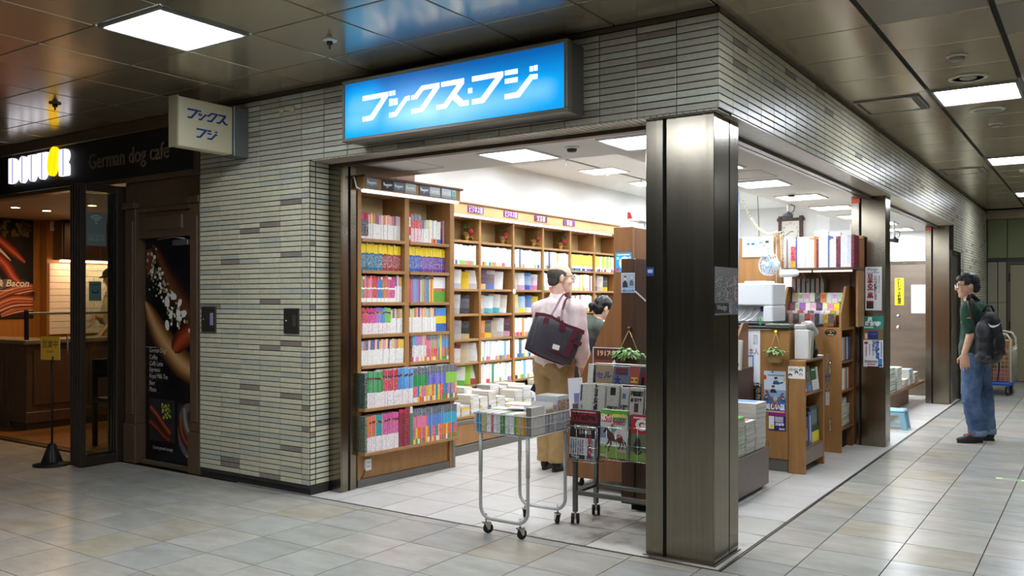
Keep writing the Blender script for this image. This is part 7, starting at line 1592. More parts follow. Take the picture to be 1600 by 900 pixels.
for x, y, lab in ((-.33, 4.518, 'orange label at the top of the second steel post'), (-.30, 8.598, 'orange label at the top of the farthest steel post')):
    b = MB(); M = on_y(x, y, 2.375); rect(b, M, -.04, .035, -.02, .02, (214, 84, 50), .0006, 0, .75); tag(b.build('label_plate', [PRINT]), lab, 'label')
b = MB(); M = frame((1.25, 3.485, .0005), (1, -.02, 0), (0, 1, 0)); b.M = M; b.M = None
b.use(0, (206, 226, 176)); b.poly([(.955, 3.47, .0008), (1.75, 3.45, .0008), (1.75, 3.515, .0008), (.955, 3.535, .0008)]); b.use(0, (96, 150, 90), .5); b.poly([(1.0, 3.482, .0012), (1.13, 3.479, .0012), (1.13, 3.516, .0012), (1.0, 3.519, .0012)]); tag(b.build('floor_tape', [PRINTM]), 'pale green tape strip stuck on the passage floor', 'tape')

# ---- far bench with books, stool, trolley
fb = empty('low_bench', (-.7, 7.6, 0), 'low wooden bench piled with books beside the farthest steel post', 'bench')
bx('top', WOODB, fb, (-.95, -.40, 6.0, 9.0, .255, .285)); bx('front_board', WOODB, fb, (-.56, -.54, 6.1, 8.55, .0, .254)); bx('end_board', WOODB, fb, (-.95, -.561, 6.1, 6.12, 0, .254)); bx('corner', mat('bench_corner', (190, 140, 60), .5), fb, (-.412, -.398, 5.99, 6.05, .25, .288))
for k, (y, x1, n, t, covers, nm) in enumerate(((6.12, -.41, 8, .026, [wht, (190, 60, 70), (226, 226, 220), (60, 60, 60), (226, 226, 226)], 'front'), (6.42, -.45, 5, .02, [wht, (236, 226, 130)], 'second'), (6.75, -.43, 9, .033, [(60, 150, 130), (236, 238, 236), (40, 130, 110)], 'third'), (7.1, -.42, 9, .032, [wht, (236, 236, 240)], 'fourth'), (7.6, -.43, 4, .026, [(200, 80, 80), wht], 'fifth'), (7.95, -.43, 7, .03, [(226, 232, 240), wht, (150, 190, 226)], 'sixth'), (8.4, -.44, 5, .028, [(200, 90, 90), wht, (206, 206, 200)], 'farthest'))):
    mag_pile(-.92, x1, y, y + .27, .287, n, t, '%(c)s book, %(n)s from below in the ' + nm + ' pile on the low bench', 'books piled on the low bench', covers, cat='book', name='bench_book')
so = empty('step_stool', (-.3, 5.9, 0), 'pale blue plastic step stool beside the low bench', 'stool')
SB = mat('stool_blue', (140, 184, 200), .4)
sx0, sx1, sy0, sy1 = -.46, -.115, 5.80, 6.03
b = MB(); b.bbox(sx0, sx1, sy0, sy1, .185, .213, .012); b.build('seat', [SB], so)
for ex, sg in ((sx0, -1), (sx1, 1)):
    for y in (sy0 + .0, sy1 - .05):
        b = MB(); b.prism([(ex - sg * .07, .186), (ex - sg * .004, .186), (ex + sg * .025, .0), (ex - sg * .03, .0)], .05, 'y', y); b.build('leg', [SB], so, fix=True)
bx('apron', SB, so, (sx0 + .06, sx1 - .06, sy0 + .004, sy0 + .014, .15, .186)); bx('apron', SB, so, (sx0 + .06, sx1 - .06, sy1 - .014, sy1 - .004, .15, .186)); bx('stretcher', SB, so, (sx0 + .03, sx1 - .03, sy0 + .01, sy0 + .03, .045, .075)); bx('side_web', SB, so, (sx1 - .045, sx1 - .025, sy0 + .05, sy1 - .05, .09, .186)); bx('side_web', SB, so, (sx0 + .025, sx0 + .045, sy0 + .05, sy1 - .05, .09, .186))
tr = empty('cage_trolley', (.3, 10.6, 0), 'platform trolley with a blue deck and wire cage full of parcels, behind the backpack man', 'trolley')
TB = mat('trolley_blue', (28, 96, 214), .4); TC = mat('trolley_cage', (176, 172, 148), .4, .3)
bx('deck', TB, tr, (-.03 + .05, .575, 10.2, 11.1, .15, .20), r=.02)
for x in (.1, .5):
    for y in (10.32, 10.98): caster(tr, x, y, .06, .035, .3, ztop=.14, m=mat('grey_wheel', (96, 96, 94), .6))
for y in (10.22, 11.08):
    b = MB(); b.tube([(.06, y, .2), (.06, y, .82), (.1, y, .90), (.2, y, .92), (.4, y, .92), (.5, y, .90), (.55, y, .82), (.55, y, .2)], .016, 8); b.build('handle_frame', [mat('handle_cream', (206, 200, 178), .4)], tr)
b = MB()
for k in range(9):
    z = .22 + .06 * k; b.tube([(.04, 10.21, z), (.57, 10.21, z), (.57, 11.09, z), (.04, 11.09, z)], .003, 5, closed=True)
for k in range(12):
    x = .04 + .53 * k / 11; b.tube([(x, 10.21, .2), (x, 10.21, .72)], .003, 5); b.tube([(x, 11.09, .2), (x, 11.09, .72)], .003, 5)
for k in range(16):
    y = 10.21 + .88 * k / 15; b.tube([(.57, y, .2), (.57, y, .72)], .003, 5); b.tube([(.04, y, .2), (.04, y, .72)], .003, 5)
b.build('cage_lattice', [TC], tr)
for i, (x0, x1, y0, y1, z0, z1, c, lab) in enumerate(((.07, .30, 10.25, 10.6, .202, .44, (190, 150, 120), 'pinkish wrapped bundle low in the cage trolley'), (.31, .55, 10.25, 10.62, .202, .40, (176, 100, 90), 'red wrapped bundle low at the handle side of the cage trolley'), (.08, .34, 10.26, 10.6, .442, .62, (206, 196, 180), 'white wrapped parcel upper in the cage trolley'), (.35, .55, 10.26, 10.6, .402, .66, (150, 110, 66), 'brown carton upper in the cage trolley'), (.36, .54, 10.7, 11.0, .202, .8, (170, 124, 76), 'tall cardboard sheet standing at the back of the cage trolley'))):
    b = MB(); b.bbox(x0, x1, y0, y1, z0, z1, .012); tag(b.build('parcel', [mat('parcel_%d' % i, c, .35, vary=.5, vscale=14, bump=.2, bscale=25)]), lab, 'parcel', 'parcels in the cage trolley')

# ================================================================== PEOPLE
SKIN = mat('skin', (206, 160, 132), .5, vary=.08, vscale=20); SKIN2 = mat('skin_pale', (222, 184, 160), .5, vary=.06, vscale=20)
V3 = Vector
def cap_mesh(bm, p0, p1, r0, r1, flat=None):
    """tapered capsule; flat=(axis, k) squeezes it along an axis"""
    p0, p1 = V3(p0), V3(p1); d = (p1 - p0); L_ = d.length; d = d.normalized() if L_ > 1e-6 else V3((0, 0, 1))
    u = d.orthogonal().normalized(); w = d.cross(u); n = 12; rings = []
    for k in range(5):
        a = PI / 2 * (1 - k / 4); rings.append((p0 - d * r0 * math.sin(a), r0 * math.cos(a)))
    for k in range(5):
        a = PI / 2 * (k / 4); rings.append((p1 + d * r1 * math.sin(a), r1 * math.cos(a)))
    vs = []
    for c, r in rings:
        ring = []
        for k in range(n):
            o = (u * math.cos(2 * PI * k / n) + w * math.sin(2 * PI * k / n)) * max(r, 1e-4)
            if flat: ax = V3(flat[0]).normalized(); o = o - ax * o.dot(ax) * (1 - flat[1])
            ring.append(bm.verts.new(c + o))
        vs.append(ring)
    for A, B_ in zip(vs, vs[1:]):
        for k in range(n): bm.faces.new([A[k], A[(k + 1) % n], B_[(k + 1) % n], B_[k]])
    bm.faces.new(vs[0][::-1]); bm.faces.new(vs[-1])
def ell_mesh(bm, c, r, R=None):
    m = Matrix.Translation(V3(c)) @ (R.to_4x4() if R is not None else Matrix.Identity(4)) @ Matrix.Diagonal((r[0], r[1], r[2], 1))
    bmesh.ops.create_uvsphere(bm, u_segments=18, v_segments=12, radius=1, matrix=m)
def sculpt(name, prims, voxel, mats, parent, smooth=6, fold=0.0, fscale=9.0, keep=None, matfn=None, stretch=(1, 1, 1), seed=0.0, thick=0.0):
    """fuses overlapping limbs into one continuous skin"""
    bm = bmesh.new()
    for p in prims:
        if p[0] == 'c': cap_mesh(bm, *p[1:])
        else: ell_mesh(bm, *p[1:])
    bmesh.ops.recalc_face_normals(bm, faces=bm.faces[:])
    me = bpy.data.meshes.new(name); bm.to_mesh(me); bm.free()
    tmp = bpy.data.objects.new(name, me); COL.objects.link(tmp)
    a = tmp.modifiers.new('fuse', 'REMESH'); a.mode = 'VOXEL'; a.voxel_size = voxel
    s = tmp.modifiers.new('soft', 'SMOOTH'); s.iterations = smooth; s.factor = .5
    dg = bpy.context.evaluated_depsgraph_get()
    out = bpy.data.meshes.new_from_object(tmp.evaluated_get(dg)); bpy.data.objects.remove(tmp); bpy.data.meshes.remove(me)
    out.name = name
    if fold or keep:
        bm = bmesh.new(); bm.from_mesh(out); bm.normal_update()
        if fold:
            for v in bm.verts:
                q = V3((v.co.x * stretch[0], v.co.y * stretch[1], v.co.z * stretch[2])) * fscale + V3((seed, seed, seed))
                n1 = mnoise.noise(q); n2 = mnoise.noise(q * 2.3)
                v.co += v.normal * fold * ((1 - abs(n1) * 2) * .7 + n2 * .4)
        if keep:
            bmesh.ops.delete(bm, geom=[v for v in bm.verts if not keep(v.co)], context='VERTS')
        if thick:
            bmesh.ops.solidify(bm, geom=bm.faces[:], thickness=thick)
        bm.to_mesh(out); bm.free()
    for m in mats: out.materials.append(m)
    for p in out.polygons:
        p.use_smooth = True
        if matfn: p.material_index = matfn(p.center)
    o = bpy.data.objects.new(name, out); link(o, parent); return o
def head_prims(H, s=1.0, neck=True):
    q = lambda x, y, z: H @ V3((x * s, y * s, z * s)); R = H.to_3x3()
    P = [('e', q(0, -.012, .022), (.073 * s, .092 * s, .09 * s), R), ('e', q(0, .026, -.03), (.060 * s, .064 * s, .082 * s), R), ('e', q(0, .044, -.078), (.042 * s, .042 * s, .034 * s), R), ('e', q(0, .07, -.095), (.022 * s, .02 * s, .018 * s), R),
         ('c', q(0, .084, .012), q(0, .104, -.026), .008 * s, .013 * s), ('c', q(-.012, .09, -.030), q(.012, .09, -.030), .009 * s, .009 * s), ('c', q(-.034, .077, .022), q(.034, .077, .022), .011 * s, .011 * s),
         ('e', q(.04, .058, -.03), (.022 * s, .024 * s, .026 * s), R), ('e', q(-.04, .058, -.03), (.022 * s, .024 * s, .026 * s), R), ('c', q(-.017, .080, -.056), q(.017, .080, -.056), .009 * s, .009 * s),
         ('e', q(.075, -.012, -.012), (.010 * s, .02 * s, .033 * s), R), ('e', q(-.075, -.012, -.012), (.010 * s, .02 * s, .033 * s), R)]
    return P
def face_parts(root, H, s=1.0, brow=(40, 34, 30), lip=(170, 104, 92)):
    q = lambda x, y, z: H @ V3((x * s, y * s, z * s)); R = H.to_3x3()
    def e(name, c, r, m):
        b = MB(); b.M = Matrix.Translation(q(*c)) @ R.to_4x4(); b.ell((0, 0, 0), tuple(k * s for k in r), 10, 7); b.M = None
        o = b.build(name, [m], root, local=True); return o
    for sx in (-1, 1):
        e('eye', (sx * .031, .0775, .004), (.013, .009, .007), mat('eye_white', (226, 222, 216), .3)); e('iris', (sx * .031, .0835, .004), (.006, .005, .006), mat('iris_dark', (30, 22, 20), .2))
        e('eyebrow', (sx * .034, .0855, .026), (.018, .005, .0045), mat('brow_%d' % brow[0], brow, .7))
    e('mouth', (0, .0865, -.0565), (.021, .005, .0035), mat('lip_%d' % lip[0], lip, .5))
def hand_prims(Wp, d, l, n, curl=.5, s=1.0, thumb=1):
    """palm and five fingers from the wrist: d along the hand, l across it (towards the little finger), n the palm's inner side"""
    Wp, d, l, n = V3(Wp), V3(d).normalized(), V3(l).normalized(), V3(n).normalized()
    R = Matrix((l, n, d)).transposed()
    P = [('e', Wp + d * .045 * s, (.040 * s, .017 * s, .055 * s), R), ('c', Wp - d * .02 * s, Wp + d * .03 * s, .024 * s, .026 * s, (n, .75))]
    for k, (o, L_) in enumerate(((-.032, .070), (-.0105, .080), (.0115, .074), (.032, .058))):
        a = Wp + d * (.088 - .004 * abs(k - 1)) * s + l * o * s; dirn = (d + l * o * 1.6).normalized()
        m = a + (dirn * math.cos(curl * .6) + n * math.sin(curl * .6)) * L_ * .5 * s
        e = m + (dirn * math.cos(curl * 1.5) + n * math.sin(curl * 1.5)) * L_ * .5 * s
        P += [('c', a - d * .02 * s, m, .0085 * s, .008 * s), ('c', m, e, .008 * s, .0065 * s)]
    t0 = Wp + d * .03 * s - l * .03 * s * thumb; t1 = t0 + (d * .5 - l * .55 * thumb + n * .45).normalized() * .038 * s; t2 = t1 + (d * .85 - l * .1 * thumb + n * .4).normalized() * .034 * s
    P += [('c', t0, t1, .013 * s, .0095 * s), ('c', t1, t2, .0095 * s, .0075 * s)]
    return P
def headM(c, fwd, pitch=0.0, roll=0.0):
    f = V3((fwd[0], fwd[1], 0)).normalized(); r = V3((f.y, -f.x, 0)); u = V3((0, 0, 1))
    R = Matrix((r, f, u)).transposed().to_4x4()
    return Matrix.Translation(V3(c)) @ R @ Matrix.Rotation(pitch, 4, 'X') @ Matrix.Rotation(roll, 4, 'Y')
def person_root(u0, depth, label):
    g = CAM_AT + (CF + CR * ((u0 - 800) / 1357.288)) * depth
    return empty('person', (g.x, g.y, 0), label, 'person', rotz=YAW)
def bodyR(f):
    f = V3((f[0], f[1], 0)).normalized(); return Matrix((V3((f.y, -f.x, 0)), f, V3((0, 0, 1)))).transposed()
def shoe(root, ank, fwd, m, sole, L_=.25, w=.045, nm='shoe'):
    f = V3((fwd[0], fwd[1], 0)).normalized(); a = V3(ank); g = V3((a.x, a.y, 0)); R = bodyR(fwd)
    o = sculpt(nm, [('e', g + f * .13 + V3((0, 0, .035)), (w * .95, .09, .03), R), ('e', g + f * -.0 + V3((0, 0, .05)), (w * .85, .065, .05), R), ('c', g + f * .0 + V3((0, 0, .05)), g + f * .1 + V3((0, 0, .045)), w * .85, w * .8), ('c', g + V3((0, 0, .05)), g + f * .01 + V3((0, 0, .09)), .042, .042)], .007, [m], root, 3, keep=lambda c: c.z > .006)
    b = MB(); pts = []
    for k in range(16):
        t = 2 * PI * k / 16; x = math.cos(t) * w * 1.02; y = math.sin(t) * .138; x *= (1 - .18 * (y < 0)); p = g + f * (y + .075) + V3((f.y, -f.x, 0)) * x; pts.append((p.x, p.y))
    b.prism(pts, .022, 'z', .0); b.build('sole', [sole], o, local=True)
    return o

# ---- the man with the tote bag (u0 866, about 7.2 m away)
p1 = person_root(866, 7.2, 'balding man in glasses and pale pink shirt standing before the long wall bookcase')
Z = lambda v, k=188.5: 1.42 - (v - 467.2) / k
X = lambda u, u0=866, k=188.5: (u - u0) / k
f1 = (.45, .89); B1 = bodyR(f1); r1 = V3((.89, -.45, 0)); f1v = V3((f1[0], f1[1], 0)).normalized()
pel = V3((.0, .02, .90)); che = V3((.02, .02, 1.24)); nk = V3((.03, .02, 1.42))
shR = che + r1 * .175 + V3((0, 0, .10)); shL = che - r1 * .15 + V3((0, 0, .09))
elR = V3((.225, -.04, .985)); wrR = V3((.235, .10, .80)); elL = shL + V3((.0, .06, -.30)); wrL = V3((-.09, .13, .82))
kR = V3((.03, -.03, .48)); kL = V3((-.06, .07, .48)); aR = V3((.02, -.04, .085)); aL = V3((-.07, .06, .085)); hR = pel + r1 * .09; hL = pel - r1 * .09
H1 = headM((.055, .0, 1.60), (.97, .22), -.06)
body = head_prims(H1, 1.07) + [('c', H1 @ V3((0, -.02, -.07)), nk + V3((0, 0, -.02)), .056, .062), ('e', che, (.16, .10, .17), B1), ('e', pel + V3((0, 0, .05)), (.15, .10, .14), B1), ('c', che, pel, .10, .11), ('c', nk, shR, .05, .05), ('c', nk, shL, .05, .05),
        ('c', shR, elR, .048, .04), ('c', elR, wrR, .04, .027), ('c', shL, elL, .048, .04), ('c', elL, wrL, .04, .027), ('c', hR, kR, .075, .052), ('c', kR, aR, .05, .036), ('c', hL, kL, .075, .052), ('c', kL, aL, .05, .036)]
body += hand_prims(wrR, (.0, .12, -1), (-.2, -.95, 0), (-.9, .3, 0), .7) + hand_prims(wrL, (-.05, .1, -1), (.5, .8, 0), (.85, -.4, 0), .9, thumb=1)
sculpt('body', body, .0052, [SKIN2], p1, 3)
face_parts(p1, H1, 1.07)
HAIRG = mat('hair_greying', (66, 60, 54), .6, vary=.3, vscale=90)
Hi1 = H1.inverted()
sculpt('hair', [('e', H1 @ V3((0, -.022, .015)), (.0835, .096, .088), H1.to_3x3()), ('e', H1 @ V3((0, -.06, -.03)), (.066, .05, .06), H1.to_3x3())], .006, [HAIRG], p1, 2, fold=.003, fscale=40, keep=lambda c: (lambda q: q.z < .062 - max(0, q.y + .02) * .5 and q.y < .028 and q.z > -.078 and not (q.y > -.03 and q.z < -.0 and abs(q.x) > .05))(Hi1 @ c))
GLF = mat('glasses_frame', (44, 40, 40), .3, .4)
def glasses(root, H, s=1.0, rim=(44, 40, 40)):
    gm = mat('rim_%d' % rim[0], rim, .3, .5)
    b = MB(); b.M = H
    for sx in (-1, 1):
        b.tube([((sx * .033 + .024 * math.cos(a)) * s, .098 * s, (.002 + .017 * math.sin(a)) * s) for a in [2 * PI * k / 14 for k in range(14)]], .0019, 5, closed=True)
        b.tube([(sx * .058 * s, .096 * s, .008 * s), (sx * .075 * s, .07 * s, .01 * s), (sx * .08 * s, -.01 * s, .008 * s), (sx * .078 * s, -.03 * s, -.006 * s)], .0022, 5)
    b.tube([(-.009 * s, .099 * s, .004 * s), (.009 * s, .099 * s, .004 * s)], .0018, 5)
    b.M = None; g = b.build('glasses_frame', [gm], root, local=True)
    for sx in (-1, 1):
        b = MB(); b.M = H; b.lathe([(.0, .098 * s), (.0225 * s, .098 * s)], (0, 0, 0), 14, 'y', caps=False)
        for i in range(len(b.v)): q = H.inverted() @ b.v[i]; q = V3((q.x, q.y, q.z)); b.v[i] = H @ V3((q.x + sx * .033 * s, .098 * s, q.z * .75 + .002 * s))
        b.M = None; b.build('lens', [ACRYL], g, local=True)
glasses(p1, H1, 1.07)
PINK = mat('shirt_pink', (232, 214, 212), .8, vary=.07, vscale=14)
sculpt('shirt', [('e', che, (.172, .115, .19), B1), ('e', che + V3((0, 0, -.16)), (.165, .12, .2), B1), ('e', pel + V3((0, 0, .03)), (.172, .135, .15), B1), ('c', che + V3((0, 0, .1)), pel, .115, .13), ('c', nk + V3((0, 0, -.035)), shR, .07, .074), ('c', nk + V3((0, 0, -.035)), shL, .07, .074), ('c', shR, elR, .078, .064), ('c', elR, elR.lerp(wrR, .45), .066, .058), ('c', shL, elL, .066, .056), ('c', elL, elL.lerp(wrL, .5), .056, .05), ('c', nk + V3((0, .0, -.04)), nk + V3((.004, 0, .03)), .072, .066)], .009, [PINK], p1, 5, fold=.011, fscale=8, stretch=(1.3, 1.3, .9), keep=lambda c: c.z > .80 + .05 * c.x)
b = MB(); R_ = B1.to_4x4()
b.M = Matrix.Translation(nk + V3((.004, 0, .012))) @ R_; n = 18
for k in range(n):
    a0, a1 = 2 * PI * k / n, 2 * PI * (k + 1) / n
    b.poly([(.070 * math.cos(a0), .070 * math.sin(a0), -.01), (.070 * math.cos(a1), .070 * math.sin(a1), -.01), (.067 * math.cos(a1), .067 * math.sin(a1), .036), (.067 * math.cos(a0), .067 * math.sin(a0), .036)]); b.poly([(.088 * math.cos(a0), .088 * math.sin(a0), -.014), (.067 * math.cos(a0), .067 * math.sin(a0), .036), (.067 * math.cos(a1), .067 * math.sin(a1), .036), (.088 * math.cos(a1), .088 * math.sin(a1), -.014)])
b.M = None; b.build('collar', [PINK], p1, local=True)
KH = mat('trousers_khaki', (168, 138, 92), .8, vary=.1, vscale=12)
def trousers(root, pel, hR, hL, kR, kL, aR, aL, m, B, waist=.92, voxel=.009, fold=.010, seed=0, wide=1.0, hem=.07):
    return sculpt('trousers', [('e', pel + V3((0, 0, -.02)), (.17, .125, .13), B), ('c', hR, kR, .098 * wide, .078 * wide), ('c', kR, aR + V3((0, 0, -.01)), .078 * wide, .07 * wide), ('c', hL, kL, .098 * wide, .078 * wide), ('c', kL, aL + V3((0, 0, -.01)), .078 * wide, .07 * wide)], voxel, [m], root, 4, fold=fold, fscale=8, seed=seed, stretch=(1.2, 1.2, 1.3), keep=lambda c: hem < c.z < waist)
trousers(p1, pel, hR, hL, kR, kL, aR, aL, KH, B1)
BL = mat('shoe_black', (24, 23, 24), .5); SOL = mat('shoe_sole_dark', (36, 34, 34), .7)
shoe(p1, aR, (.6, .8), BL, SOL); shoe(p1, aL, (.3, .95), BL, SOL)
# tote bag on his near shoulder
tote = empty('tote_bag', p1.location, 'large charcoal tote bag with burgundy trim hanging from the pink shirted man', 'bag', rotz=YAW)
TOTE = mat('tote_charcoal', (58, 54, 62), .45, vary=.15, vscale=12, bump=.06, bscale=120); BURG = mat('tote_burgundy', (82, 32, 44), .4, vary=.2, vscale=20)
PXT = lambda u, v: (X(u), Z(v))
out = [PXT(*q) for q in ((835.5, 488), (848, 488.5), (860, 492), (872, 499.5), (884.4, 506), (897, 510), (909, 515), (902, 538), (889.5, 569), (877.8, 567), (862, 561.5), (846.7, 555.6), (832, 548), (819, 541), (824, 521))]
def bag_y(x, z): return -.245 + .22 * (x - .0) * .35
cx_ = sum(p[0] for p in out) / len(out); cz_ = sum(p[1] for p in out) / len(out)
b = MB(); b.smooth = True
lay = [(.0, 1.0), (-.035, .985), (-.062, .93), (-.075, .80), (-.08, .5)]
fr = []; bk = []
for dy, k in lay:
    fr.append([b.pt((cx_ + (x - cx_) * k, bag_y(x, z) + dy, cz_ + (z - cz_) * k)) for x, z in out])
for dy, k in [(.035, .985), (.06, .93), (.072, .8)]:
    bk.append([b.pt((cx_ + (x - cx_) * k, bag_y(x, z) + dy, cz_ + (z - cz_) * k)) for x, z in out])
nn = len(out)
for A, B_ in list(zip(fr, fr[1:])) + []:
    for k in range(nn): b.face([A[k], B_[k], B_[(k + 1) % nn], A[(k + 1) % nn]])
b.face(fr[-1])
for A, B_ in zip([fr[0]] + bk, bk):
    for k in range(nn): b.face([A[k], A[(k + 1) % nn], B_[(k + 1) % nn], B_[k]])
b.face(bk[-1][::-1]); b.build('body', [TOTE], tote, local=True, fix=True)
def patch(name, pts, y, m, t=.006):
    b = MB(); b.prism([PXT(*p) for p in pts], t, 'y', 0)
    for i in range(len(b.v)): v = b.v[i]; b.v[i] = V3((v.x, v.y + bag_y(v.x, v.z) + y, v.z))
    return b.build(name, [m], tote, local=True, fix=True)
patch('top_band', ((835, 487), (848, 488), (860, 491.5), (872, 499), (884.4, 505.5), (897, 509.5), (909, 514.5), (908, 521), (896, 516), (883, 512), (871, 505.5), (859, 498), (848, 495), (834, 494)), -.068, BURG)
patch('side_stripe', ((891, 513), (899, 515), (884, 556), (876, 552)), -.085, BURG); patch('corner_band', ((889, 527), (905, 532), (903, 538), (887, 533)), -.085, BURG); patch('pocket_band', ((857, 541), (873, 546), (872, 550), (856, 545)), -.086, BURG); patch('bottom_band', ((820, 539), (832, 546), (847, 553), (862, 559), (878, 564), (877, 567), (862, 562), (846, 556), (831, 549), (819, 542)), -.05, BURG)
patch('strap_tab', ((849, 494), (856, 496), (854, 506), (846, 503)), -.082, BURG); patch('strap_tab', ((871, 504), (881, 507), (878, 516), (870, 514)), -.082, BURG)
patch('zip_line', ((838, 500), (839.5, 501), (828, 536), (826.5, 535)), -.084, mat('zip_metal', (150, 146, 140), .3, .9))
lbm = patch('label', ((861.5, 534), (871.5, 537), (869.5, 544), (859.8, 541)), -.0875, mat('tote_label', (206, 206, 196), .6))
for name, pts in (('strap', [(852, 503, -.30), (858, 494, -.31), (866, 480, -.28), (874, 466, -.20), (880, 459, -.12), (885, 463, -.04), (884, 480, .0)]), ('strap', [(876, 513, -.30), (874, 500, -.30), (876, 484, -.26), (881, 470, -.19), (887, 463, -.12), (890, 466, -.05), (888, 482, .0)])):
    b = MB(); P_ = [V3((X(u), y, Z(v))) for u, v, y in pts]
    for i in range(len(P_) - 1):
        a, c = P_[i], P_[i + 1]; w = V3((.022, -.0, .008))
        q = [b.pt(v) for v in (a - w * .5, a + w * .5, c + w * .5, c - w * .5)]; q2 = [b.pt(v + V3((0, -.006, .003))) for v in (a - w * .5, a + w * .5, c + w * .5, c - w * .5)]
        b.face(q); b.face(q2[::-1]); [b.face([q[k], q2[k], q2[(k + 1) % 4], q[(k + 1) % 4]]) for k in range(4)]
    b.build(name, [BURG], tote, local=True, fix=True)
b = MB(); b.ell((X(871), -.26, Z(497)), (.024, .02, .02), 8, 6); b.ell((X(868), -.28, Z(500)), (.016, .014, .018), 8, 6); b.ell((X(875), -.27, Z(501)), (.014, .016, .016), 8, 6); b.build('tassel', [mat('tassel_brown', (96, 70, 66), .8, bump=.5, bscale=80)], tote, local=True, kind='stuff')
bk1 = empty('booklet', p1.location, 'navy blue booklet held low at the side of the pink shirted man', 'booklet', rotz=YAW)
b = MB(); M = frame((X(845), .10, Z(604)), (.86, .1, -.5), (.5, .05, .86)); b.M = M; b.use(0, (34, 42, 84)); b.box(-.055, .055, 0, .012, -.075, .075); b.M = None; rect(b, M, -.01, .04, -.05, .0, (200, 206, 220), .0008, 0, .2); b.build('cover', [PRINT], bk1, local=True)

# ---- the shop woman behind the counter wing
p2 = person_root(930, 8.2, 'shop woman with black hair bun, green shirt and navy apron, bending behind the counter')
Z2 = lambda v: 1.42 - (v - 467.2) / 165.5
f2 = (.93, .36); B2 = bodyR(f2); r2 = V3((.36, -.93, 0))
pel = V3((-.22, .0, .86)); che = V3((-.06, .04, 1.10)); nk = V3((.02, .05, 1.22))
shR = che + r2 * .165 + V3((.03, 0, .055)); shL = che - r2 * .165 + V3((.03, 0, .055)); elR = shR + V3((.10, .0, -.24)); wrR = elR + V3((.18, .08, -.08)); elL = shL + V3((.10, .0, -.24)); wrL = elL + V3((.18, .0, -.08))
hR = pel + r2 * .08; hL = pel - r2 * .08; kR = V3((-.14, -.06, .46)); kL = V3((-.17, .10, .46)); aR = V3((-.2, -.07, .08)); aL = V3((-.22, .1, .08))
H2 = headM((.085, .05, 1.335), (.92, .40), -.28)
body = head_prims(H2, .96) + [('c', H2 @ V3((0, -.02, -.07)), nk + V3((0, 0, -.03)), .044, .05), ('e', che, (.14, .09, .15), B2), ('c', che, pel, .095, .11), ('e', pel, (.15, .11, .13), B2), ('c', shR, elR, .04, .034), ('c', elR, wrR, .033, .023), ('c', shL, elL, .04, .034), ('c', elL, wrL, .033, .023), ('c', nk, shR, .045, .045), ('c', nk, shL, .045, .045), ('c', hR, kR, .07, .05), ('c', kR, aR, .046, .033), ('c', hL, kL, .07, .05), ('c', kL, aL, .046, .033)]
body += hand_prims(wrR, (.9, .3, -.3), (.3, -.9, 0), (0, 0, -1), .5, .92) + hand_prims(wrL, (.9, .3, -.3), (-.3, .9, 0), (0, 0, -1), .5, .92)
sculpt('body', body, .0058, [SKIN2], p2, 3); face_parts(p2, H2, .96, (30, 26, 26), (186, 96, 96))
HB = mat('hair_black', (20, 18, 20), .35, vary=.3, vscale=60, stretch=(1, 1, 1)); Hi2 = H2.inverted()
sculpt('hair', [('e', H2 @ V3((0, -.014, .03)), (.079, .096, .088), H2.to_3x3()), ('e', H2 @ V3((0, -.04, -.01)), (.072, .07, .075), H2.to_3x3()), ('e', H2 @ V3((0, -.125, -.015)), (.034, .036, .036), H2.to_3x3()), ('c', H2 @ V3((0, -.12, -.02)), H2 @ V3((0, -.13, -.07)), .025, .012)], .006, [HB], p2, 2, fold=.0025, fscale=50, keep=lambda c: (lambda q: not (q.y > .042 and q.z < .07 - .3 * (abs(q.x) > .05)) and not (q.y > -.03 and q.z < -.012))(Hi2 @ c))
SG = mat('shirt_sage', (74, 82, 72), .8, vary=.1, vscale=14); AP = mat('apron_navy', (40, 46, 60), .7, vary=.1, vscale=14)
sculpt('shirt', [('e', che, (.165, .115, .17), B2), ('c', che, pel, .115, .13), ('c', nk + V3((-.005, 0, -.03)), shR, .06, .066), ('c', nk + V3((-.005, 0, -.03)), shL, .06, .066), ('c', shR, elR, .062, .054), ('c', elR, elR.lerp(wrR, .6), .054, .046), ('c', shL, elL, .062, .054), ('c', elL, elL.lerp(wrL, .6), .054, .046)], .009, [SG], p2, 5, fold=.008, fscale=9)
sculpt('apron', [('e', che + V3((-.02, 0, -.1)), (.168, .125, .17), B2), ('c', che + V3((-.02, 0, -.1)), pel, .13, .15), ('e', pel + V3((0, 0, -.1)), (.18, .15, .25), B2), ('c', che + r2 * .1 + V3((-.06, 0, .1)), che + r2 * .11 + V3((-.11, 0, -.06)), .024, .03), ('c', che + r2 * .1 + V3((-.04, 0, .1)), che + r2 * .1 + V3((.08, .03, .02)), .022, .03)], .009, [AP], p2, 5, fold=.006, fscale=9)
b = MB(); b.M = Matrix.Translation(nk + V3((.01, .0, -.015))) @ Matrix.Rotation(.5, 4, 'Y')
for k in range(16):
    a0, a1 = 2 * PI * k / 16, 2 * PI * (k + 1) / 16
    b.poly([(.085 * math.cos(a0), .085 * math.sin(a0), -.02), (.055 * math.cos(a0), .055 * math.sin(a0), .025), (.055 * math.cos(a1), .055 * math.sin(a1), .025), (.085 * math.cos(a1), .085 * math.sin(a1), -.02)])
b.M = None; b.build('collar', [mat('collar_white', (232, 232, 232), .7)], p2, local=True)
trousers(p2, pel, hR, hL, kR, kL, aR, aL, mat('trousers_black', (32, 32, 36), .8), B2, waist=.9); shoe(p2, aR, f2, BL, SOL, w=.04); shoe(p2, aL, f2, BL, SOL, w=.04)

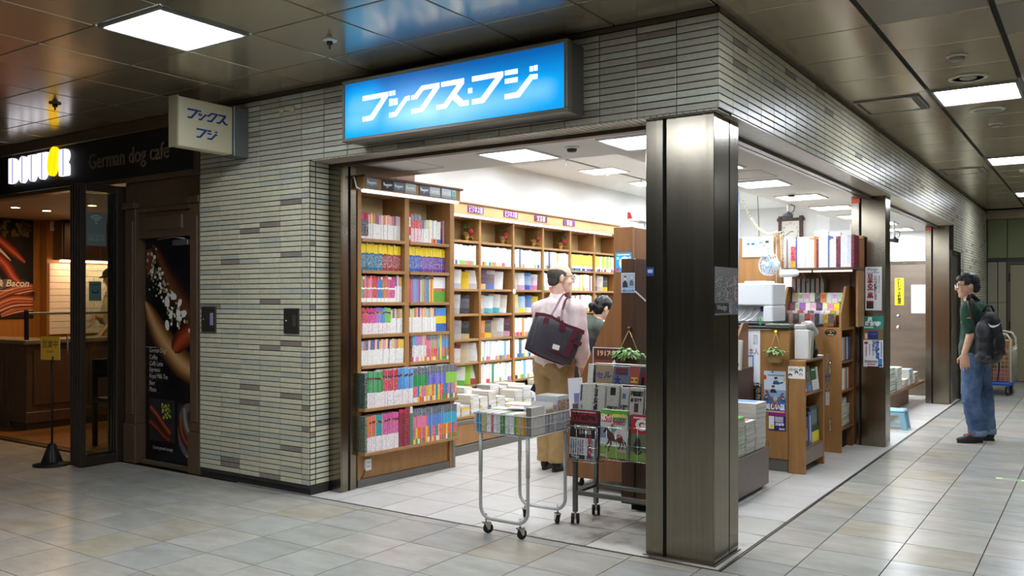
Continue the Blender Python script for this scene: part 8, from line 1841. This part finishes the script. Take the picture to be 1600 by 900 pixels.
# ---- the man with the backpack
p3 = person_root(1530, 8.65, 'dark haired man in green polo shirt and jeans standing in the passage')
X3 = lambda u, y=0.0: (u - 800) / 1357.288 * (8.65 + y) - 730 / 1357.288 * 8.65
Z3 = lambda v: 1.42 - (v - 467.2) / 156.9
f3 = (-.80, .60); B3 = bodyR(f3); r3 = V3((.60, .80, 0)); f3v = V3((-.8, .6, 0))
pel = V3((-.04, .0, .87)); che = V3((-.03, .0, 1.20)); nk = V3((-.085, .02, 1.40))
shL = V3((X3(1514, -.14), -.14, 1.32)); shR = che + r3 * .18 + V3((0, 0, .10)); elL = V3((X3(1517, -.18), -.18, 1.075)); wrL = V3((X3(1507, -.17), -.17, .885)); elR = shR + V3((.06, .02, -.28)); wrR = elR + V3((-.03, .04, -.22))
hL = pel - r3 * .085; hR = pel + r3 * .085; kL = V3((X3(1511), -.07, .46)); kR = V3((X3(1542), .05, .46)); aL = V3((X3(1522), -.06, .085)); aR = V3((X3(1549), .07, .085))
H3 = headM((X3(1513), .02, 1.555), (-.97, .22), -.10)
body = head_prims(H3, 1.03) + [('c', H3 @ V3((0, -.02, -.07)), nk + V3((0, 0, -.03)), .054, .06), ('e', che, (.155, .10, .17), B3), ('e', pel + V3((0, 0, .05)), (.15, .105, .14), B3), ('c', che, pel, .10, .11), ('c', nk, shL, .05, .05), ('c', nk, shR, .05, .05), ('c', shL, elL, .046, .04), ('c', elL, wrL, .042, .028), ('c', shR, elR, .046, .04), ('c', elR, wrR, .042, .028), ('c', hR, kR, .075, .052), ('c', kR, aR, .05, .036), ('c', hL, kL, .075, .052), ('c', kL, aL, .05, .036)]
body += hand_prims(wrL, (.0, -.05, -1), (.85, -.45, 0), (.5, .8, 0), .55, 1.08) + hand_prims(wrR, (-.1, .05, -1), (.5, -.8, 0), (-.8, -.5, 0), .6, 1.05)
sculpt('body', body, .0052, [SKIN], p3, 3); face_parts(p3, H3, 1.03, (30, 28, 28)); Hi3 = H3.inverted()
sculpt('hair', [('e', H3 @ V3((0, -.016, .034)), (.085, .102, .092), H3.to_3x3()), ('e', H3 @ V3((0, -.055, -.02)), (.072, .06, .07), H3.to_3x3()), ('e', H3 @ V3((.0, .045, .075)), (.06, .045, .035), H3.to_3x3())], .006, [mat('hair_dark', (30, 29, 31), .5, vary=.4, vscale=70)], p3, 2, fold=.005, fscale=34, keep=lambda c: (lambda q: not (q.y > .045 and q.z < .048) and not (q.y > -.032 and q.z < .002) and q.z > -.085)(Hi3 @ c))
glasses(p3, H3, 1.03, (60, 58, 60))
GRN = mat('polo_green', (24, 62, 44), .8, vary=.12, vscale=12)
sculpt('shirt', [('e', che, (.19, .125, .19), B3), ('e', che + V3((.0, 0, -.16)), (.18, .13, .2), B3), ('e', pel + V3((0, 0, .06)), (.19, .145, .16), B3), ('c', che + V3((0, 0, .08)), pel, .125, .145), ('c', nk + V3((.01, 0, -.05)), shL, .068, .076), ('c', nk + V3((.01, 0, -.05)), shR, .068, .076), ('c', shL, shL.lerp(elL, .72), .08, .076), ('c', shR, shR.lerp(elR, .72), .08, .076), ('c', nk + V3((.02, 0, -.06)), nk + V3((.012, 0, -.005)), .075, .066)], .009, [GRN], p3, 5, fold=.010, fscale=8, seed=4, stretch=(1.2, 1.2, .8), keep=lambda c: c.z > .80 - .12 * c.x)
b = MB(); b.M = Matrix.Translation(nk + V3((.014, 0, .0))) @ Matrix.Rotation(-.18, 4, 'Y')
for k in range(18):
    a0, a1 = 2 * PI * k / 18, 2 * PI * (k + 1) / 18
    b.poly([(.085 * math.cos(a0), .085 * math.sin(a0), -.018), (.064 * math.cos(a0), .064 * math.sin(a0), .022), (.064 * math.cos(a1), .064 * math.sin(a1), .022), (.085 * math.cos(a1), .085 * math.sin(a1), -.018)])
b.M = None; b.build('collar', [mat('polo_collar', (18, 40, 34), .8)], p3, local=True)
b = MB(); M = Matrix.Translation((X3(1514, -.235), -.235, Z3(496.5))); stroke(b, M, [(-.02, 0), (.0, .004), (.025, .0)], .012, [(190, 150, 50)], .0); b.build('sleeve_mark', [PRINT], p3, local=True)
JN = mat('jeans_blue', (92, 116, 148), .85, vscale=6, color2=(46, 66, 100), thresh=(.32, .7))
jn = trousers(p3, pel, hR, hL, kR, kL, aR, aL, JN, B3, waist=.9, seed=9, wide=1.04, fold=.012, hem=.06)
for a in (aL, aR):
    b = MB(); b.lathe([(.076, -.02), (.082, -.01), (.082, .03), (.074, .035)], (a.x, a.y, .09), 18, caps=False); b.build('cuff', [mat('jeans_cuff', (116, 132, 156), .85)], jn, local=True)
SG2 = mat('sneaker_dark', (52, 50, 52), .6); s_ = shoe(p3, aL, (-.95, -.1), SG2, SOL, nm='sneaker'); b = MB(); b.tube([(aL.x - .06, aL.y - .05, .09), (aL.x - .10, aL.y - .02, .085), (aL.x - .08, aL.y + .03, .085)], .006, 5); b.build('lace', [mat('lace_red', (200, 50, 40), .6)], s_, local=True)
s_ = shoe(p3, aR, (-.85, .5), SG2, SOL, nm='sneaker')
bp_ = empty('backpack', p3.location, 'black sports backpack with a white curved tick on the green shirted man', 'backpack', rotz=YAW)
BKP = mat('backpack_black', (22, 22, 25), .55, vary=.2, vscale=14, bump=.08, bscale=60); BKG = mat('backpack_grey', (52, 54, 60), .4, vary=.3, vscale=30)
bR = bodyR((.62, -.78)); bc = V3((X3(1545, -.25), -.25, 1.045))
bpb = sculpt('body', [('e', bc, (.15, .115, .25), bR), ('e', bc + V3((0, 0, -.10)), (.155, .12, .17), bR), ('e', bc + V3((0, 0, .12)), (.13, .10, .13), bR), ('c', bc + bR @ V3((-.09, .0, -.18)), bc + bR @ V3((.09, .0, -.18)), .08, .08)], .010, [BKP], bp_, 5, fold=.005, fscale=8)
bpf = sculpt('front_pocket', [('e', bc + bR @ V3((0, .085, -.06)), (.105, .05, .14), bR), ('c', bc + bR @ V3((-.06, .09, -.14)), bc + bR @ V3((.06, .09, -.14)), .04, .04)], .009, [BKP], bp_, 4)
sculpt('side_pocket', [('e', bc + bR @ V3((.135, .0, .08)), (.03, .07, .09), bR), ('e', bc + bR @ V3((.13, .0, -.19)), (.04, .08, .05), bR)], .009, [BKG], bp_, 3)
from mathutils.bvhtree import BVHTree
vv, ff = [], []
for o in (bpb, bpf):
    n0 = len(vv); vv += [v.co.copy() for v in o.data.vertices]; ff += [[n0 + i for i in p.vertices] for p in o.data.polygons]
bvh = BVHTree.FromPolygons(vv, ff); b = MB(); M = Matrix.Translation(bc + bR @ V3((.055, 0, .125))) @ bR.to_4x4() @ Matrix.Rotation(PI, 4, 'Z'); rows_ = []
for up, lo in (((-.058, .016), (-.060, .012)), ((-.052, .002), (-.063, -.006)), ((-.042, -.004), (-.052, -.020)), ((-.028, -.004), (-.034, -.024)), ((-.006, .0), (-.008, -.017)), ((.02, .007), (.02, -.006)), ((.045, .015), (.046, .008)), ((.072, .024), (.072, .022))):
    row = []
    for x, z in (up, ((up[0] + lo[0]) / 2, (up[1] + lo[1]) / 2), lo):
        h_ = bvh.ray_cast(M @ V3((x, -.4, z)), (M.to_3x3() @ V3((0, 1, 0))).normalized()); row.append(b.pt((h_[0] + h_[1] * .004) if h_[0] else M @ V3((x, -.1, z))))
    rows_.append(row)
for A, B_ in zip(rows_, rows_[1:]):
    for k in (0, 1): b.face([A[k], A[k + 1], B_[k + 1], B_[k]])
b.build('logo', [mat('logo_white', (236, 236, 238), .5)], bp_, local=True)
for pts in ([(1514, -.21, 470), (1516, -.235, 482), (1521, -.25, 500), (1526, -.24, 520), (1528, -.22, 540)], [(1519, -.05, 462), (1514, -.13, 463), (1513, -.2, 468)], [(1532, .0, 474), (1524, -.04, 466), (1519, -.06, 462)]):
    b = MB(); b.tube([(X3(u, y), y, Z3(v)) for u, y, v in pts], .020, 8); b.build('strap', [BKP], bp_, local=True)
b = MB(); b.tube([(X3(1536, -.2), -.2, Z3(487)), (X3(1541, -.22), -.22, Z3(478)), (X3(1549, -.24), -.24, Z3(478)), (X3(1553, -.24), -.24, Z3(486))], .011, 8); b.build('grab_handle', [BKP], bp_, local=True)
b = MB(); b.tube([(X3(1561, -.27), -.27, Z3(563)), (X3(1561, -.27), -.27, Z3(575)), (X3(1558, -.275), -.275, Z3(592))], .008, 6); b.build('loose_strap', [BLACK], bp_, local=True)

# ---- cafe attendant behind the counter, seen through the folded glass door
p4 = person_root(171, 10.95, 'cafe attendant in a dark cap and pale shirt behind the cafe counter')
f4 = (-.75, -.66); B4 = bodyR(f4); r4 = V3((-.66, .75, 0))
pel = V3((.06, .05, .95)); che = V3((.05, .0, 1.32)); nk = V3((.03, -.03, 1.52)); shR = che + r4 * .17 + V3((0, 0, .1)); shL = che - r4 * .17 + V3((0, 0, .1))
elR = shR + V3((-.05, -.06, -.26)); wrR = V3((-.14, -.12, 1.20)); elL = shL + V3((.0, -.06, -.27)); wrL = elL + V3((-.1, -.12, -.12)); hR = pel + r4 * .08; hL = pel - r4 * .08; kR = hR + V3((0, 0, -.43)); kL = hL + V3((0, 0, -.43)); aR = kR + V3((0, 0, -.42)); aL = kL + V3((0, 0, -.42)); aR.z = aL.z = .085
H4 = headM((.03, -.03, 1.69), (-.6, -.8), -.3)
sculpt('body', head_prims(H4, 1.0) + [('c', H4 @ V3((0, -.02, -.07)), nk, .05, .055), ('e', che, (.15, .1, .17), B4), ('c', che, pel, .1, .11), ('e', pel, (.15, .11, .14), B4), ('c', nk, shR, .05, .05), ('c', nk, shL, .05, .05), ('c', shR, elR, .044, .037), ('c', elR, wrR, .036, .026), ('c', shL, elL, .044, .037), ('c', elL, wrL, .036, .026), ('c', hR, kR, .07, .05), ('c', kR, aR, .05, .035), ('c', hL, kL, .07, .05), ('c', kL, aL, .05, .035)] + hand_prims(wrR, (-.2, -.1, -1), (.7, -.7, 0), (-.7, -.7, 0), .6) + hand_prims(wrL, (-.4, -.4, -.8), (.7, -.7, 0), (-.7, -.7, 0), .6), .0062, [SKIN], p4, 3); face_parts(p4, H4)
sculpt('shirt', [('e', che, (.18, .12, .18), B4), ('c', che, pel, .12, .135), ('e', pel, (.18, .14, .14), B4), ('c', nk + V3((0, 0, -.03)), shR, .065, .07), ('c', nk + V3((0, 0, -.03)), shL, .065, .07), ('c', shR, elR, .066, .06), ('c', shL, elL, .066, .06)], .01, [mat('shirt_beige', (196, 180, 156), .8)], p4, 4, fold=.008)
sculpt('apron', [('e', pel + f4[0] * V3((.03, 0, 0)) + V3((0, 0, -.12)), (.19, .15, .24), B4)], .012, [mat('apron_black', (28, 26, 26), .8)], p4, 3)
sculpt('cap', [('e', H4 @ V3((0, -.012, .05)), (.086, .104, .075), H4.to_3x3()), ('e', H4 @ V3((0, .09, .035)), (.06, .06, .012), H4.to_3x3())], .008, [mat('cap_dark', (24, 22, 26), .7)], p4, 2, keep=lambda c: (H4.inverted() @ c).z > .018)
trousers(p4, pel, hR, hL, kR, kL, aR, aL, mat('trousers_black', (32, 32, 36), .8), B4); shoe(p4, aR, f4, BL, SOL); shoe(p4, aL, f4, BL, SOL)
